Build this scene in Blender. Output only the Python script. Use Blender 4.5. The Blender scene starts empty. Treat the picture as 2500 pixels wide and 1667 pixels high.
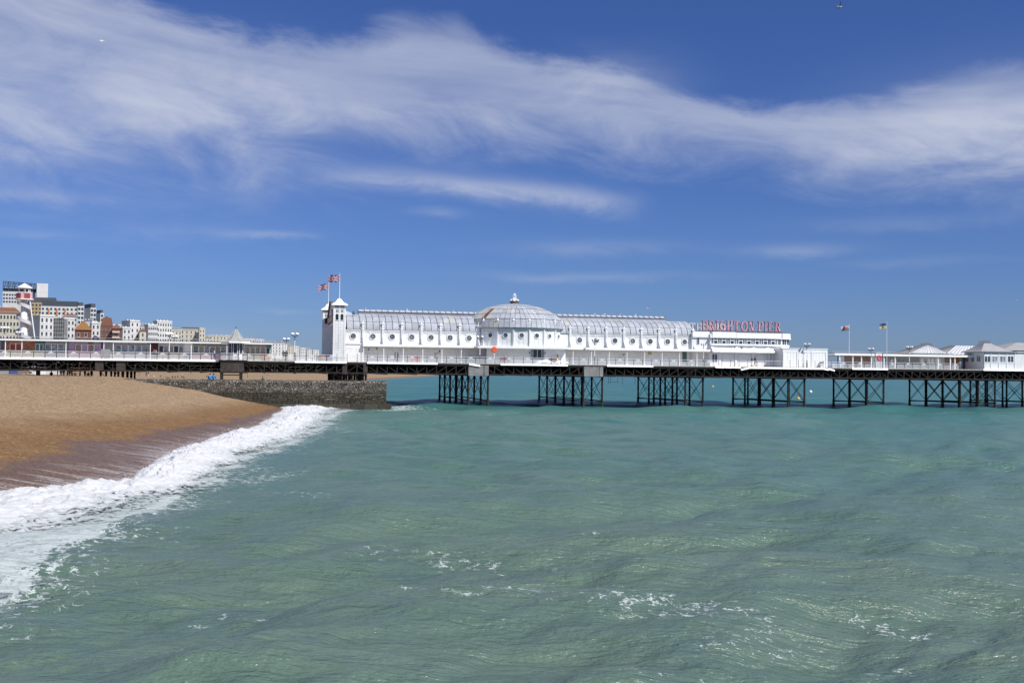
import bpy, math, random
import numpy as np
from mathutils import Matrix, Vector

rng = random.Random(7)
nr = np.random.RandomState(11)
scene = bpy.context.scene
COL = scene.collection
R = math.radians

# ------------------------------------------------------------------ camera
FPX, CX, CY = 2600.0, 1250.0, 833.5          # focal length and centre in photograph pixels (2500 wide)
EYE = 6.35                                   # eye height above the water
PITCH = math.atan((908.0 - CY) / FPX)
ROLL = 0.0108
_f = Vector((0, math.cos(PITCH), math.sin(PITCH)))
_r0 = Vector((1, 0, 0)); _u0 = Vector((0, -math.sin(PITCH), math.cos(PITCH)))
_r = _r0 * math.cos(ROLL) + _u0 * math.sin(ROLL)
_u = _u0 * math.cos(ROLL) - _r0 * math.sin(ROLL)
cam = bpy.data.cameras.new('camera'); cam.lens = FPX / 2500 * 36; cam.sensor_width = 36
cam.clip_start = 0.5; cam.clip_end = 30000
camo = bpy.data.objects.new('camera', cam); COL.objects.link(camo)
camo.matrix_world = Matrix(((_r.x, _u.x, -_f.x, 0), (_r.y, _u.y, -_f.y, 0), (_r.z, _u.z, -_f.z, EYE), (0, 0, 0, 1)))
scene.camera = camo

# ------------------------------------------------------------------ sun, exposure
SUN = Vector((0.797, -0.605, 0)).normalized() * math.cos(R(46)) + Vector((0, 0, math.sin(R(46))))
sl = bpy.data.lights.new('sun', 'SUN'); sl.energy = 4.6; sl.angle = R(0.53); sl.color = (1.0, 0.955, 0.89)
so = bpy.data.objects.new('sun', sl); COL.objects.link(so)
so.rotation_euler = (-SUN).to_track_quat('-Z', 'Y').to_euler(); so.location = (60, -40, 90)
vs = scene.view_settings
vs.view_transform = 'Standard'; vs.look = 'None'; vs.exposure = 0.2; vs.gamma = 1.0; vs.use_curve_mapping = False
scene.cycles.max_bounces = 4; scene.cycles.transparent_max_bounces = 12
scene.cycles.use_adaptive_sampling = True

# ------------------------------------------------------------------ node helper
class NT:
    def __init__(s, tree):
        s.t = tree; s.n = tree.nodes; s.l = tree.links
    def node(s, typ, **kw):
        nd = s.n.new(typ)
        for k, v in kw.items(): setattr(nd, k, v)
        return nd
    def put(s, sock, v):
        if v is None: return
        if isinstance(v, bpy.types.NodeSocket): s.l.new(v, sock)
        elif isinstance(v, bpy.types.Node): s.l.new(v.outputs[0], sock)
        else: sock.default_value = v
    def math(s, op, a, b=None, c=None, clamp=False):
        nd = s.node('ShaderNodeMath', operation=op, use_clamp=clamp)
        for i, v in enumerate((a, b, c)): s.put(nd.inputs[i], v)
        return nd.outputs[0]
    def add(s, a, b): return s.math('ADD', a, b)
    def mul(s, a, b): return s.math('MULTIPLY', a, b)
    def sub(s, a, b): return s.math('SUBTRACT', a, b)
    def smooth(s, v, a, b, lo=0.0, hi=1.0):
        nd = s.node('ShaderNodeMapRange', interpolation_type='SMOOTHSTEP')
        s.put(nd.inputs[0], v); s.put(nd.inputs[1], a); s.put(nd.inputs[2], b)
        nd.inputs[3].default_value = lo; nd.inputs[4].default_value = hi
        return nd.outputs[0]
    def vec(s, x, y, z=0.0):
        nd = s.node('ShaderNodeCombineXYZ')
        for i, v in enumerate((x, y, z)): s.put(nd.inputs[i], v)
        return nd.outputs[0]
    def mapping(s, v, scale=(1, 1, 1), rot=(0, 0, 0), loc=(0, 0, 0)):
        nd = s.node('ShaderNodeMapping'); s.put(nd.inputs[0], v)
        nd.inputs['Scale'].default_value = scale; nd.inputs['Rotation'].default_value = rot; nd.inputs['Location'].default_value = loc
        return nd.outputs[0]
    def noise(s, v, scale=1.0, detail=4.0, rough=0.5, dist=0.0, out=0):
        nd = s.node('ShaderNodeTexNoise'); s.put(nd.inputs['Vector'], v)
        nd.inputs['Scale'].default_value = scale; nd.inputs['Detail'].default_value = detail
        nd.inputs['Roughness'].default_value = rough; nd.inputs['Distortion'].default_value = dist
        return nd.outputs[out]
    def voronoi(s, v, scale=1.0, feature='F1', out=0, rand=1.0):
        nd = s.node('ShaderNodeTexVoronoi', feature=feature); s.put(nd.inputs['Vector'], v)
        nd.inputs['Scale'].default_value = scale; nd.inputs['Randomness'].default_value = rand
        return nd.outputs[out]
    def mix(s, fac, a, b):
        nd = s.node('ShaderNodeMix', data_type='RGBA'); nd.clamp_factor = True
        s.put(nd.inputs[0], fac); s.put(nd.inputs[6], c4(a)); s.put(nd.inputs[7], c4(b))
        return nd.outputs[2]
    def ramp(s, v, pts):
        nd = s.node('ShaderNodeValToRGB'); s.put(nd.inputs[0], v)
        e = nd.color_ramp.elements
        while len(e) < len(pts): e.new(0.5)
        for el, (p, c) in zip(e, pts): el.position = p; el.color = c4(c)
        return nd.outputs[0]
    def curve(s, v, pts):      # pts in any range -> float curve normalised to 0..1 both ways
        x0 = pts[0][0]; x1 = pts[-1][0]
        ys = [p[1] for p in pts]; y0 = min(ys); y1 = max(ys)
        m = s.node('ShaderNodeMapRange'); s.put(m.inputs[0], v); m.inputs[1].default_value = x0; m.inputs[2].default_value = x1
        fc = s.node('ShaderNodeFloatCurve'); s.put(fc.inputs['Value'], m.outputs[0])
        c = fc.mapping.curves[0]
        for i, (x, y) in enumerate(pts):
            X = (x - x0) / (x1 - x0); Y = (y - y0) / max(1e-9, y1 - y0)
            if i == 0: c.points[0].location = (X, Y)
            elif i == len(pts) - 1: c.points[-1].location = (X, Y)
            else: c.points.new(X, Y)
        fc.mapping.update()
        m2 = s.node('ShaderNodeMapRange'); s.put(m2.inputs[0], fc.outputs[0]); m2.inputs[3].default_value = y0; m2.inputs[4].default_value = y1
        return m2.outputs[0]
def c4(c):
    if isinstance(c, (tuple, list)) and len(c) == 3: return (*c, 1.0)
    return c
def srgb(r, g, b):
    f = lambda v: (v / 255 / 12.92) if v / 255 <= 0.04045 else ((v / 255 + 0.055) / 1.055) ** 2.4
    return (f(r), f(g), f(b))

# ------------------------------------------------------------------ world: clear sky with high streaky cloud
world = bpy.data.worlds.new('World'); scene.world = world; world.use_nodes = True
W = NT(world.node_tree); W.n.clear()
sky = W.node('ShaderNodeTexSky', sky_type='NISHITA'); sky.sun_disc = False
sky.sun_elevation = R(46); sky.sun_rotation = math.atan2(SUN.x, SUN.y)
sky.altitude = 0; sky.air_density = 1.0; sky.dust_density = 0.25; sky.ozone_density = 3.0
tc = W.node('ShaderNodeTexCoord')
sx = W.node('ShaderNodeSeparateXYZ'); W.l.new(tc.outputs['Generated'], sx.inputs[0])
az = W.math('ARCTAN2', sx.outputs[0], sx.outputs[1])
el = W.math('ARCSINE', sx.outputs[2])
def azx(x): return math.atan((x - CX) / FPX)
def ely(x, y):                                   # elevation of a photograph pixel
    d = _f + _r * ((x - CX) / FPX) - _u * ((y - CY) / FPX); d.normalize(); return math.asin(d.z)
def edge(pts): return [(azx(x), ely(x, y)) for x, y in pts]
top = W.curve(az, edge([(-250, -260), (0, -160), (280, -30), (520, 45), (700, 85), (840, 70), (960, 25), (1080, 25), (1180, 80), (1320, 125), (1500, 145), (1640, 185), (1850, 236), (2050, 238), (2250, 200), (2500, 145), (2800, 110)]))
bot = W.curve(az, edge([(-250, 470), (0, 455), (300, 440), (650, 415), (1000, 388), (1400, 398), (1750, 440), (2050, 478), (2300, 495), (2500, 515), (2800, 540)]))
core = W.curve(az, edge([(-250, -40), (0, -60), (250, 20), (500, 110), (800, 210), (1200, 270), (1600, 320), (2000, 370), (2300, 350), (2500, 320), (2800, 300)]))
# long streak texture following the band, and a fluffier one
pv = W.vec(az, W.add(el, W.mul(az, 0.10)), 0.0)
n1 = W.noise(W.mapping(pv, scale=(2.4, 17.0, 1), loc=(3.3, 1.2, 0)), 1.0, 6.0, 0.55, 0.5)
n2 = W.noise(W.mapping(pv, scale=(8.5, 22.0, 1), loc=(1.7, 4.1, 2)), 1.0, 8.0, 0.62, 0.5)
wob = W.mul(W.sub(n2, 0.5), 0.075)
elw = W.add(el, wob)
f_top = W.smooth(W.sub(top, elw), -0.004, 0.026)
f_bot = W.smooth(W.sub(elw, bot), -0.014, 0.058)
band = W.mul(f_top, f_bot)
f_core = W.math('POWER', 2.718, W.mul(W.math('POWER', W.math('DIVIDE', W.sub(elw, core), 0.052), 2.0), -1.0))
tex = W.smooth(n1, 0.28, 0.74)
fine = W.smooth(n2, 0.28, 0.76)
dens = W.mul(band, W.add(W.add(0.09, W.mul(tex, 0.32)), W.add(W.mul(f_core, 0.22), W.mul(fine, 0.17))))
# lower bright tail
tail_c = W.curve(az, edge([(600, 425), (900, 440), (1200, 462), (1450, 488), (1640, 505)]))
tail_e = W.mul(W.smooth(az, azx(640), azx(980)), W.smooth(az, azx(1630), azx(1380)))
tail = W.mul(tail_e, W.math('POWER', 2.718, W.mul(W.math('POWER', W.math('DIVIDE', W.sub(W.add(el, W.mul(wob, 0.40)), tail_c), 0.0105), 2.0), -1.0)))
tail = W.mul(tail, W.add(0.24, W.mul(fine, 0.50)))
# puff above the band near the top of the frame
elt = W.add(el, W.mul(wob, 0.30))
def blob(x, y, wx, wy, amp):
    a = W.math('POWER', W.math('DIVIDE', W.sub(az, azx(x)), wx / FPX), 2.0)
    b = W.math('POWER', W.math('DIVIDE', W.sub(elw if wy > 40 else elt, ely(x, y)), wy / FPX), 2.0)
    return W.mul(W.mul(W.math('POWER', 2.718, W.mul(W.add(a, b), -1.0)), amp), W.add(0.3, W.mul(fine, 0.9)))
extra = W.add(tail, blob(300, 330, 520, 170, 0.16))
for (x, y, wx, wy, amp) in [(660, 575, 95, 9, 0.42), (60, 478, 150, 16, 0.30), (430, 565, 130, 17, 0.15), (1060, 520, 60, 10, 0.32), (1450, 605, 200, 19, 0.22), (1420, 675, 260, 11, 0.20),
                            (1940, 610, 120, 15, 0.26), (2250, 640, 160, 10, 0.12), (2200, 545, 260, 18, 0.13), (60, 570, 130, 10, 0.15), (1480, 185, 140, 45, 0.34), (2420, 300, 300, 110, 0.30),
                            (520, 815, 60, 18, 0.16), (690, 760, 60, 5, 0.14), (200, 300, 520, 150, 0.22)]:
    extra = W.add(extra, blob(x, y, wx, wy, amp))
# the same cloud type carries on over the unseen dome, its cover raised for fill light
n4 = W.noise(W.mapping(tc.outputs['Generated'], scale=(3.0, 3.0, 6.0)), 1.0, 6.0, 0.6, 0.8)
high = W.mul(W.smooth(el, R(24), R(40)), W.mul(W.smooth(n4, 0.36, 0.64), 0.72))
side = W.mul(W.smooth(W.math('ABSOLUTE', az), 0.62, 0.9), W.mul(W.smooth(el, R(4), R(16)), W.mul(W.smooth(n4, 0.36, 0.64), 0.72)))
inside = W.mul(W.smooth(W.math('ABSOLUTE', az), 0.9, 0.6), W.smooth(el, R(34), R(24)))
alpha = W.add(W.mul(inside, W.add(W.mul(dens, 1.0), extra)), W.math('MAXIMUM', high, side))
alpha = W.math('MINIMUM', W.math('MAXIMUM', alpha, 0.0), 0.86)
gm = W.node('ShaderNodeMix', data_type='RGBA', blend_type='MULTIPLY'); gm.inputs[0].default_value = 1.0; W.l.new(sky.outputs[0], gm.inputs[6]); gm.inputs[7].default_value = (0.33, 0.46, 0.83, 1)
skyc = W.mix(alpha, gm.outputs[2], (5.6, 6.0, 7.2))
bg = W.node('ShaderNodeBackground'); W.l.new(skyc, bg.inputs[0]); bg.inputs[1].default_value = 0.09
world.cycles.sampling_method = 'NONE'
wo = W.node('ShaderNodeOutputWorld'); W.l.new(bg.outputs[0], wo.inputs[0])

# ------------------------------------------------------------------ pixel helpers (real places at real depths)
def ray(x, y):
    return _f + _r * ((x - CX) / FPX) - _u * ((y - CY) / FPX)
def at(x, y, Y):                                  # the point that far along the view axis
    d = ray(x, y); k = Y / d.y
    return Vector((d.x * k, Y, EYE + d.z * k))
def ground(x, y, z=0.0):
    d = ray(x, y); k = (z - EYE) / d.z
    return Vector((d.x * k, d.y * k, z))
PHI = math.atan(8.755e-5 * FPX)
PC, PS = math.cos(PHI), math.sin(PHI)
PY0 = 190.2
def pier_w(u, v, z=0.0):
    return Vector((u * PC - v * PS, PY0 + u * PS + v * PC, z))
def on(x, y, v=0.0):                              # (u, z) where a pixel ray meets the pier's upright plane at v
    d = ray(x, y)
    # point = (dx k, dy k); v = -X*PS + (Y-PY0)*PC
    k = (v + PY0 * PC) / (-d.x * PS + d.y * PC)
    X, Y = d.x * k, d.y * k
    return X * PC + (Y - PY0) * PS, EYE + d.z * k
def ux(x, v=0.0, y=880): return on(x, y, v)[0]
def zy(x, y, v=0.0): return on(x, y, v)[1]

# ------------------------------------------------------------------ mesh builder
class MB:
    def __init__(s): s.v = []; s.f = []; s.m = []
    def quad(s, a, b, c, d, m=0):
        i = len(s.v); s.v += [a, b, c, d]; s.f.append((i, i + 1, i + 2, i + 3)); s.m.append(m); return s
    def poly(s, pts, m=0):
        i = len(s.v); s.v += list(pts); s.f.append(tuple(range(i, i + len(pts)))); s.m.append(m); return s
    def box(s, x0, x1, y0, y1, z0, z1, m=0):
        i = len(s.v)
        s.v += [(x0, y0, z0), (x1, y0, z0), (x1, y1, z0), (x0, y1, z0), (x0, y0, z1), (x1, y0, z1), (x1, y1, z1), (x0, y1, z1)]
        for q in ((0, 3, 2, 1), (4, 5, 6, 7), (0, 1, 5, 4), (1, 2, 6, 5), (2, 3, 7, 6), (3, 0, 4, 7)):
            s.f.append(tuple(i + k for k in q)); s.m.append(m)
        return s
    def cbox(s, c, sz, m=0):
        return s.box(c[0] - sz[0] / 2, c[0] + sz[0] / 2, c[1] - sz[1] / 2, c[1] + sz[1] / 2, c[2] - sz[2] / 2, c[2] + sz[2] / 2, m)
    def hexa(s, b, t, m=0):                         # four bottom and four top corners, same winding
        i = len(s.v); s.v += list(b) + list(t)
        for q in ((0, 3, 2, 1), (4, 5, 6, 7), (0, 1, 5, 4), (1, 2, 6, 5), (2, 3, 7, 6), (3, 0, 4, 7)):
            s.f.append(tuple(i + k for k in q)); s.m.append(m)
        return s
    def bar(s, a, b, w, h=None, m=0, upv=(0, 0, 1)):   # square bar from a to b
        a = Vector(a); b = Vector(b); h = w if h is None else h
        d = (b - a).normalized(); up = Vector(upv)
        if abs(d.dot(up)) > 0.98: up = Vector((0, 1, 0))
        r = d.cross(up).normalized() * (w / 2); t = r.cross(d).normalized() * (h / 2)
        p = [a - r - t, a + r - t, a + r + t, a - r + t]; q = [b - r - t, b + r - t, b + r + t, b - r + t]
        return s.hexa([tuple(k) for k in p], [tuple(k) for k in q], m)
    def tube(s, pts, rad, n=8, m=0, cap=True):
        pts = [Vector(p) for p in pts]
        rad = [rad] * len(pts) if not isinstance(rad, (list, tuple)) else rad
        i0 = len(s.v); prev = None
        for k, p in enumerate(pts):
            d = (pts[min(k + 1, len(pts) - 1)] - pts[max(k - 1, 0)]).normalized()
            up = Vector((0, 0, 1)) if abs(d.z) < 0.9 else Vector((0, 1, 0))
            if prev is not None: up = prev
            r = d.cross(up)
            if r.length < 1e-6: r = d.cross(Vector((1, 0, 0)))
            r.normalize(); t = r.cross(d).normalized(); prev = t
            for j in range(n):
                a = 2 * math.pi * j / n
                s.v.append(tuple(p + (r * math.cos(a) + t * math.sin(a)) * rad[k]))
        for k in range(len(pts) - 1):
            for j in range(n):
                a = i0 + k * n + j; b = i0 + k * n + (j + 1) % n
                s.f.append((a, b, b + n, a + n)); s.m.append(m)
        if cap:
            s.f.append(tuple(i0 + j for j in reversed(range(n)))); s.m.append(m)
            e = i0 + (len(pts) - 1) * n
            s.f.append(tuple(e + j for j in range(n))); s.m.append(m)
        return s
    def lathe(s, prof, c=(0, 0, 0), n=12, m=0, a0=0.0, cap=True):   # prof [(r, z)]
        i0 = len(s.v)
        for r, z in prof:
            for j in range(n):
                a = a0 + 2 * math.pi * j / n
                s.v.append((c[0] + r * math.cos(a), c[1] + r * math.sin(a), c[2] + z))
        for k in range(len(prof) - 1):
            for j in range(n):
                a = i0 + k * n + j; b = i0 + k * n + (j + 1) % n
                s.f.append((a, b, b + n, a + n)); s.m.append(m)
        if cap:
            s.f.append(tuple(i0 + j for j in reversed(range(n)))); s.m.append(m)
            e = i0 + (len(prof) - 1) * n
            s.f.append(tuple(e + j for j in range(n))); s.m.append(m)
        return s
    def sphere(s, c, r, n=10, k=6, m=0, sc=(1, 1, 1)):
        i0 = len(s.v)
        for a in range(k + 1):
            th = math.pi * a / k
            for j in range(n):
                ph = 2 * math.pi * j / n
                s.v.append((c[0] + r * sc[0] * math.sin(th) * math.cos(ph), c[1] + r * sc[1] * math.sin(th) * math.sin(ph), c[2] - r * sc[2] * math.cos(th)))
        for a in range(k):
            for j in range(n):
                p = i0 + a * n + j; q = i0 + a * n + (j + 1) % n
                s.f.append((p, q, q + n, p + n)); s.m.append(m)
        return s
    def prism(s, pts, y0, y1, m=0):                  # outline in (x, z), extruded in y (front face y0 visible from -y)
        n = len(pts); i = len(s.v)
        s.v += [(p[0], y0, p[1]) for p in pts] + [(p[0], y1, p[1]) for p in pts]
        s.f.append(tuple(i + k for k in range(n))); s.m.append(m)
        s.f.append(tuple(i + n + k for k in reversed(range(n)))); s.m.append(m)
        for k in range(n):
            s.f.append((i + (k + 1) % n, i + k, i + n + k, i + n + (k + 1) % n)); s.m.append(m)
        return s
    def mesh(s, name, mats, smooth=False, off=(0, 0, 0)):
        me = bpy.data.meshes.new(name)
        vv = s.v if off == (0, 0, 0) else [(a - off[0], b - off[1], c - off[2]) for a, b, c in s.v]
        me.from_pydata(vv, [], s.f)
        for mt in (mats if isinstance(mats, (list, tuple)) else [mats]): me.materials.append(M[mt] if isinstance(mt, str) else mt)
        if any(s.m): me.polygons.foreach_set('material_index', s.m)
        if smooth: me.polygons.foreach_set('use_smooth', [True] * len(me.polygons))
        me.validate(); me.update()
        return me
    def build(s, name, mats, parent=None, smooth=False, off=None, **kw):
        if off is None: off = tuple(parent.get('_o', (0, 0, 0))) if parent is not None else (0, 0, 0)
        return link(name, s.mesh(name, mats, smooth, off), parent, **kw)
def link(name, data, parent=None, loc=(0, 0, 0), rot=0.0, scale=None, **kw):
    o = bpy.data.objects.new(name, data); COL.objects.link(o); o.location = loc
    if isinstance(rot, (int, float)): o.rotation_euler = (0, 0, rot)
    else: o.rotation_euler = rot
    if scale is not None: o.scale = scale
    if parent is not None: o.parent = parent
    for k, v in kw.items(): o[k] = v
    return o
def tag(o, label=None, cat=None, group=None, kind=None):
    if label: o['label'] = label
    if cat: o['category'] = cat
    if group: o['group'] = group
    if kind: o['kind'] = kind
    return o
def pthing(name, label, cat, u=0.0, v=0.0, z=0.0, group=None):    # Empty standing on the pier; children are given in pier coordinates
    o = link(name, None, None, pier_w(u, v, z), PHI); tag(o, label, cat, group); o['_o'] = (u, v, z); return o
def wthing(name, label, cat, loc, rot=0.0, group=None):
    o = link(name, None, None, loc, rot); tag(o, label, cat, group); o['_o'] = (0, 0, 0); return o
def pin(name, mesh, parent, u, v, z, rot=0.0, scale=None, **kw):  # shared mesh placed in pier coordinates under a pier thing
    o = parent['_o']
    return link(name, mesh, parent, (u - o[0], v - o[1], z - o[2]), rot, scale, **kw)
def copy_tree(o, parent=None):
    c = o.copy(); COL.objects.link(c); c.parent = parent
    for ch in list(o.children): copy_tree(ch, c)
    return c

# ------------------------------------------------------------------ numpy gradient noise
_perm = np.concatenate([nr.permutation(512)] * 3)
_ga = np.linspace(0, 2 * np.pi, 512, endpoint=False)[nr.permutation(512)]
_gx = np.cos(_ga).astype(np.float32); _gy = np.sin(_ga).astype(np.float32); _perm = _perm.astype(np.int32)
def pnoise(x, y):
    xi = np.floor(x); yi = np.floor(y)
    xf = (x - xi).astype(np.float32); yf = (y - yi).astype(np.float32)
    xi = xi.astype(np.int32) & 511; yi = yi.astype(np.int32) & 511
    pa = _perm[xi]; pb = _perm[xi + 1]
    u = xf * xf * xf * (xf * (xf * 6 - 15) + 10); v = yf * yf * yf * (yf * (yf * 6 - 15) + 10)
    def g(p, b, dx, dy):
        q = _perm[p + b]; return _gx[q] * dx + _gy[q] * dy
    n00 = g(pa, yi, xf, yf); n10 = g(pb, yi, xf - 1, yf); n01 = g(pa, yi + 1, xf, yf - 1); n11 = g(pb, yi + 1, xf - 1, yf - 1)
    return (n00 * (1 - u) + n10 * u) * (1 - v) + (n01 * (1 - u) + n11 * u) * v
def fbm(x, y, o=4, lac=2.0, gain=0.5, billow=False):
    t = np.zeros(np.shape(x), np.float32); a = 1.0
    for k in range(o):
        n = pnoise(x + 17.3 * k, y - 9.1 * k)
        t += a * (np.abs(n) * 2 - 0.4 if billow else n); x = x * lac; y = y * lac; a *= gain
    return t
def grid_mesh(name, P, attrs=None, smooth=True):   # P (rows, cols, 3)
    r, c = P.shape[:2]
    me = bpy.data.meshes.new(name)
    me.vertices.add(r * c); me.vertices.foreach_set('co', P.reshape(-1).astype(np.float32))
    idx = np.arange(r * c).reshape(r, c)
    q = np.stack([idx[:-1, :-1], idx[:-1, 1:], idx[1:, 1:], idx[1:, :-1]], -1).reshape(-1, 4)
    me.loops.add(q.size); me.loops.foreach_set('vertex_index', q.reshape(-1).astype(np.int32))
    me.polygons.add(len(q)); me.polygons.foreach_set('loop_start', np.arange(0, q.size, 4, dtype=np.int32))
    me.polygons.foreach_set('loop_total', np.full(len(q), 4, dtype=np.int32))
    me.update(calc_edges=True)
    if smooth: me.polygons.foreach_set('use_smooth', np.ones(len(q), dtype=bool))
    for k, a in (attrs or {}).items():
        at_ = me.attributes.new(k, 'FLOAT', 'POINT'); at_.data.foreach_set('value', a.reshape(-1).astype(np.float32))
    me.validate(); return me

# ------------------------------------------------------------------ materials
M = {}
def mat(name, col, rough=0.6, metal=0.0, var=0.0, nscale=1.5, ndetail=4, dirt=None, dirtcol=(0.2, 0.17, 0.14), dscale=0.6, bump=0.0, bscale=20.0, rand=0.0, spec=0.5, streak=False):
    """painted / weathered surface: base colour, grain, dirt patches and per-piece variation"""
    m = bpy.data.materials.new(name); m.use_nodes = True
    T = NT(m.node_tree); b = T.n['Principled BSDF']
    tcn = T.node('ShaderNodeTexCoord'); oi = T.node('ShaderNodeObjectInfo')
    geo = T.node('ShaderNodeNewGeometry')
    pos = geo.outputs['Position']
    c = c4(col)
    if var:
        n = T.noise(pos, nscale, ndetail, 0.6)
        c = T.mix(T.smooth(n, 0.3, 0.7), tuple(k * (1 - var) for k in col), tuple(min(1, k * (1 + var)) for k in col))
    if rand:
        v = T.add(1 - rand, T.mul(oi.outputs['Random'], 2 * rand))
        mm = T.node('ShaderNodeMix', data_type='RGBA', blend_type='MULTIPLY'); mm.inputs[0].default_value = 1.0
        T.put(mm.inputs[6], c); cv = T.node('ShaderNodeCombineColor')
        for i in range(3): T.put(cv.inputs[i], v)
        T.l.new(cv.outputs[0], mm.inputs[7]); c = mm.outputs[2]
    if dirt:
        sc = (1, 1, 0.18) if streak else (1, 1, 1)
        n = T.noise(T.mapping(pos, scale=sc), dscale, 6, 0.65, 0.3)
        c = T.mix(T.mul(T.smooth(n, 0.48, 0.78), dirt), c, dirtcol)
    T.put(b.inputs['Base Color'], c)
    b.inputs['Roughness'].default_value = rough; b.inputs['Metallic'].default_value = metal
    b.inputs['Specular IOR Level'].default_value = spec
    if bump:
        bn = T.node('ShaderNodeBump'); bn.inputs['Strength'].default_value = bump; bn.inputs['Distance'].default_value = 0.05
        T.put(bn.inputs['Height'], T.noise(pos, bscale, 4, 0.6)); T.l.new(bn.outputs[0], b.inputs['Normal'])
    M[name] = m
    return m
WHITE = (0.74, 0.75, 0.755)
mat('white_paint', WHITE, 0.55, var=0.05, nscale=0.7, dirt=0.5, dirtcol=(0.46, 0.44, 0.41), dscale=0.9, streak=True)
mat('white_trim', (0.80, 0.81, 0.82), 0.5, var=0.04, dirt=0.2, dirtcol=(0.55, 0.53, 0.5), dscale=1.5)
mat('white_bright', (0.84, 0.845, 0.85), 0.5, var=0.03, dirt=0.15, dirtcol=(0.6, 0.58, 0.55), dscale=2.0)
mat('white_render', (0.60, 0.60, 0.60), 0.7, var=0.06, nscale=0.4, dirt=0.4, dirtcol=(0.5, 0.48, 0.45), dscale=0.5, streak=True)
mat('cream_render', (0.56, 0.53, 0.45), 0.7, var=0.06, nscale=0.4, dirt=0.35, dirtcol=(0.48, 0.44, 0.38), dscale=0.5, streak=True)
mat('pale_grey_render', (0.52, 0.53, 0.55), 0.7, var=0.06, dirt=0.3, dirtcol=(0.36, 0.36, 0.36), streak=True)
mat('lower_wall', (0.84, 0.84, 0.83), 0.6, var=0.05, dirt=0.3, dirtcol=(0.45, 0.43, 0.4), streak=True)
mat('zinc', (0.36, 0.385, 0.43), 0.62, 0.0, var=0.13, nscale=1.2, rand=0.12, dirt=0.35, dirtcol=(0.42, 0.44, 0.48), dscale=1.0, spec=0.3)
mat('zinc_patch', (0.42, 0.425, 0.415), 0.65, 0.0, var=0.15, rand=0.12)
mat('zinc_seam', (0.12, 0.125, 0.14), 0.6)
mat('rust_panel', (0.16, 0.07, 0.035), 0.85, var=0.25, rand=0.15)
mat('lead_light', (0.44, 0.455, 0.48), 0.6, 0.0, var=0.1, rand=0.06)
mat('roof_felt', (0.25, 0.26, 0.27), 0.75, var=0.12, nscale=1.0, rand=0.05)
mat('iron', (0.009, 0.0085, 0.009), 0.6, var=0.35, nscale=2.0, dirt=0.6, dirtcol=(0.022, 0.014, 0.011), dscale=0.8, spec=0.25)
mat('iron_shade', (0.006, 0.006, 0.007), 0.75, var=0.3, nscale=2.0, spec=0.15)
mat('iron_rust', (0.018, 0.0125, 0.011), 0.8, var=0.35, nscale=2.0, dirt=0.6, dirtcol=(0.015, 0.013, 0.013), dscale=1.2)
mat('pile_iron', (0.009, 0.008, 0.009), 0.6, var=0.3, nscale=3.0, dirt=0.5, dirtcol=(0.028, 0.017, 0.014), dscale=0.7, spec=0.25)
mat('weed', (0.020, 0.026, 0.014), 0.7, var=0.4, nscale=6.0)
mat('deck_timber', (0.46, 0.43, 0.38), 0.85, var=0.25, nscale=3.0)
mat('concrete_plate', (0.22, 0.22, 0.215), 0.85, var=0.2, nscale=1.2, dirt=0.7, dirtcol=(0.09, 0.075, 0.06), dscale=0.9, streak=True)
mat('rust_plate', (0.045, 0.036, 0.032), 0.85, var=0.35, dirt=0.5, dirtcol=(0.11, 0.08, 0.055), dscale=0.8, streak=True)
mat('black_paint', (0.012, 0.013, 0.02), 0.4)
mat('navy_post', (0.022, 0.022, 0.040), 0.45)
mat('globe', (0.86, 0.88, 0.9), 0.25)
mat('orange_plastic', (0.80, 0.105, 0.035), 0.45, var=0.06)
mat('red_plastic', (0.72, 0.035, 0.035), 0.45, var=0.06)
mat('sign_pink', (0.54, 0.28, 0.32), 0.6, var=0.30, nscale=2.5, rand=0.16, dirt=0.5, dirtcol=(0.40, 0.20, 0.16), dscale=1.2)
mat('sign_salmon', (0.52, 0.20, 0.18), 0.5, var=0.15, nscale=2.0, rand=0.15)
mat('sign_edge', (0.11, 0.06, 0.13), 0.5, var=0.2)
mat('sign_face', (0.60, 0.30, 0.30), 0.5, var=0.25, nscale=3.0, rand=0.2)
mat('brown_lattice', (0.14, 0.11, 0.09), 0.8, var=0.2)
mat('flag_blue', (0.035, 0.04, 0.15), 0.8); mat('flag_red', (0.28, 0.05, 0.075), 0.8); mat('flag_white', (0.46, 0.44, 0.48), 0.8)
mat('flag_ukr_blue', (0.04, 0.06, 0.20), 0.8); mat('flag_ukr_yellow', (0.40, 0.36, 0.13), 0.8); mat('flag_green', (0.06, 0.14, 0.13), 0.8)
mat('brick_red', (0.16, 0.07, 0.05), 0.85, var=0.2, nscale=2.0); mat('tile_orange', (0.24, 0.115, 0.035), 0.8, var=0.15); mat('tile_red', (0.17, 0.075, 0.045), 0.8, var=0.15)
mat('slate', (0.055, 0.065, 0.085), 0.6, var=0.15); mat('slate_grey', (0.15, 0.155, 0.165), 0.7, var=0.15)
mat('tan_brick', (0.40, 0.30, 0.17), 0.8, var=0.12); mat('scaffold_net', (0.22, 0.23, 0.235), 0.85, var=0.25, nscale=0.8); mat('steel_frame', (0.045, 0.055, 0.075), 0.6)
mat('orange_panel', (0.42, 0.20, 0.10), 0.7)
def glass(name, col, rough=0.08, var=0.5, scale=2.0):
    m = mat(name, col, rough, 0.0, var=var, nscale=scale, spec=0.7, rand=0.25); return m
glass('window_glass', (0.045, 0.055, 0.075)); glass('porthole_glass', (0.10, 0.115, 0.115), 0.2, 0.75, 3.5); glass('dark_glass', (0.02, 0.022, 0.03)); glass('pale_glass', (0.22, 0.25, 0.29), 0.15)
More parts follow.
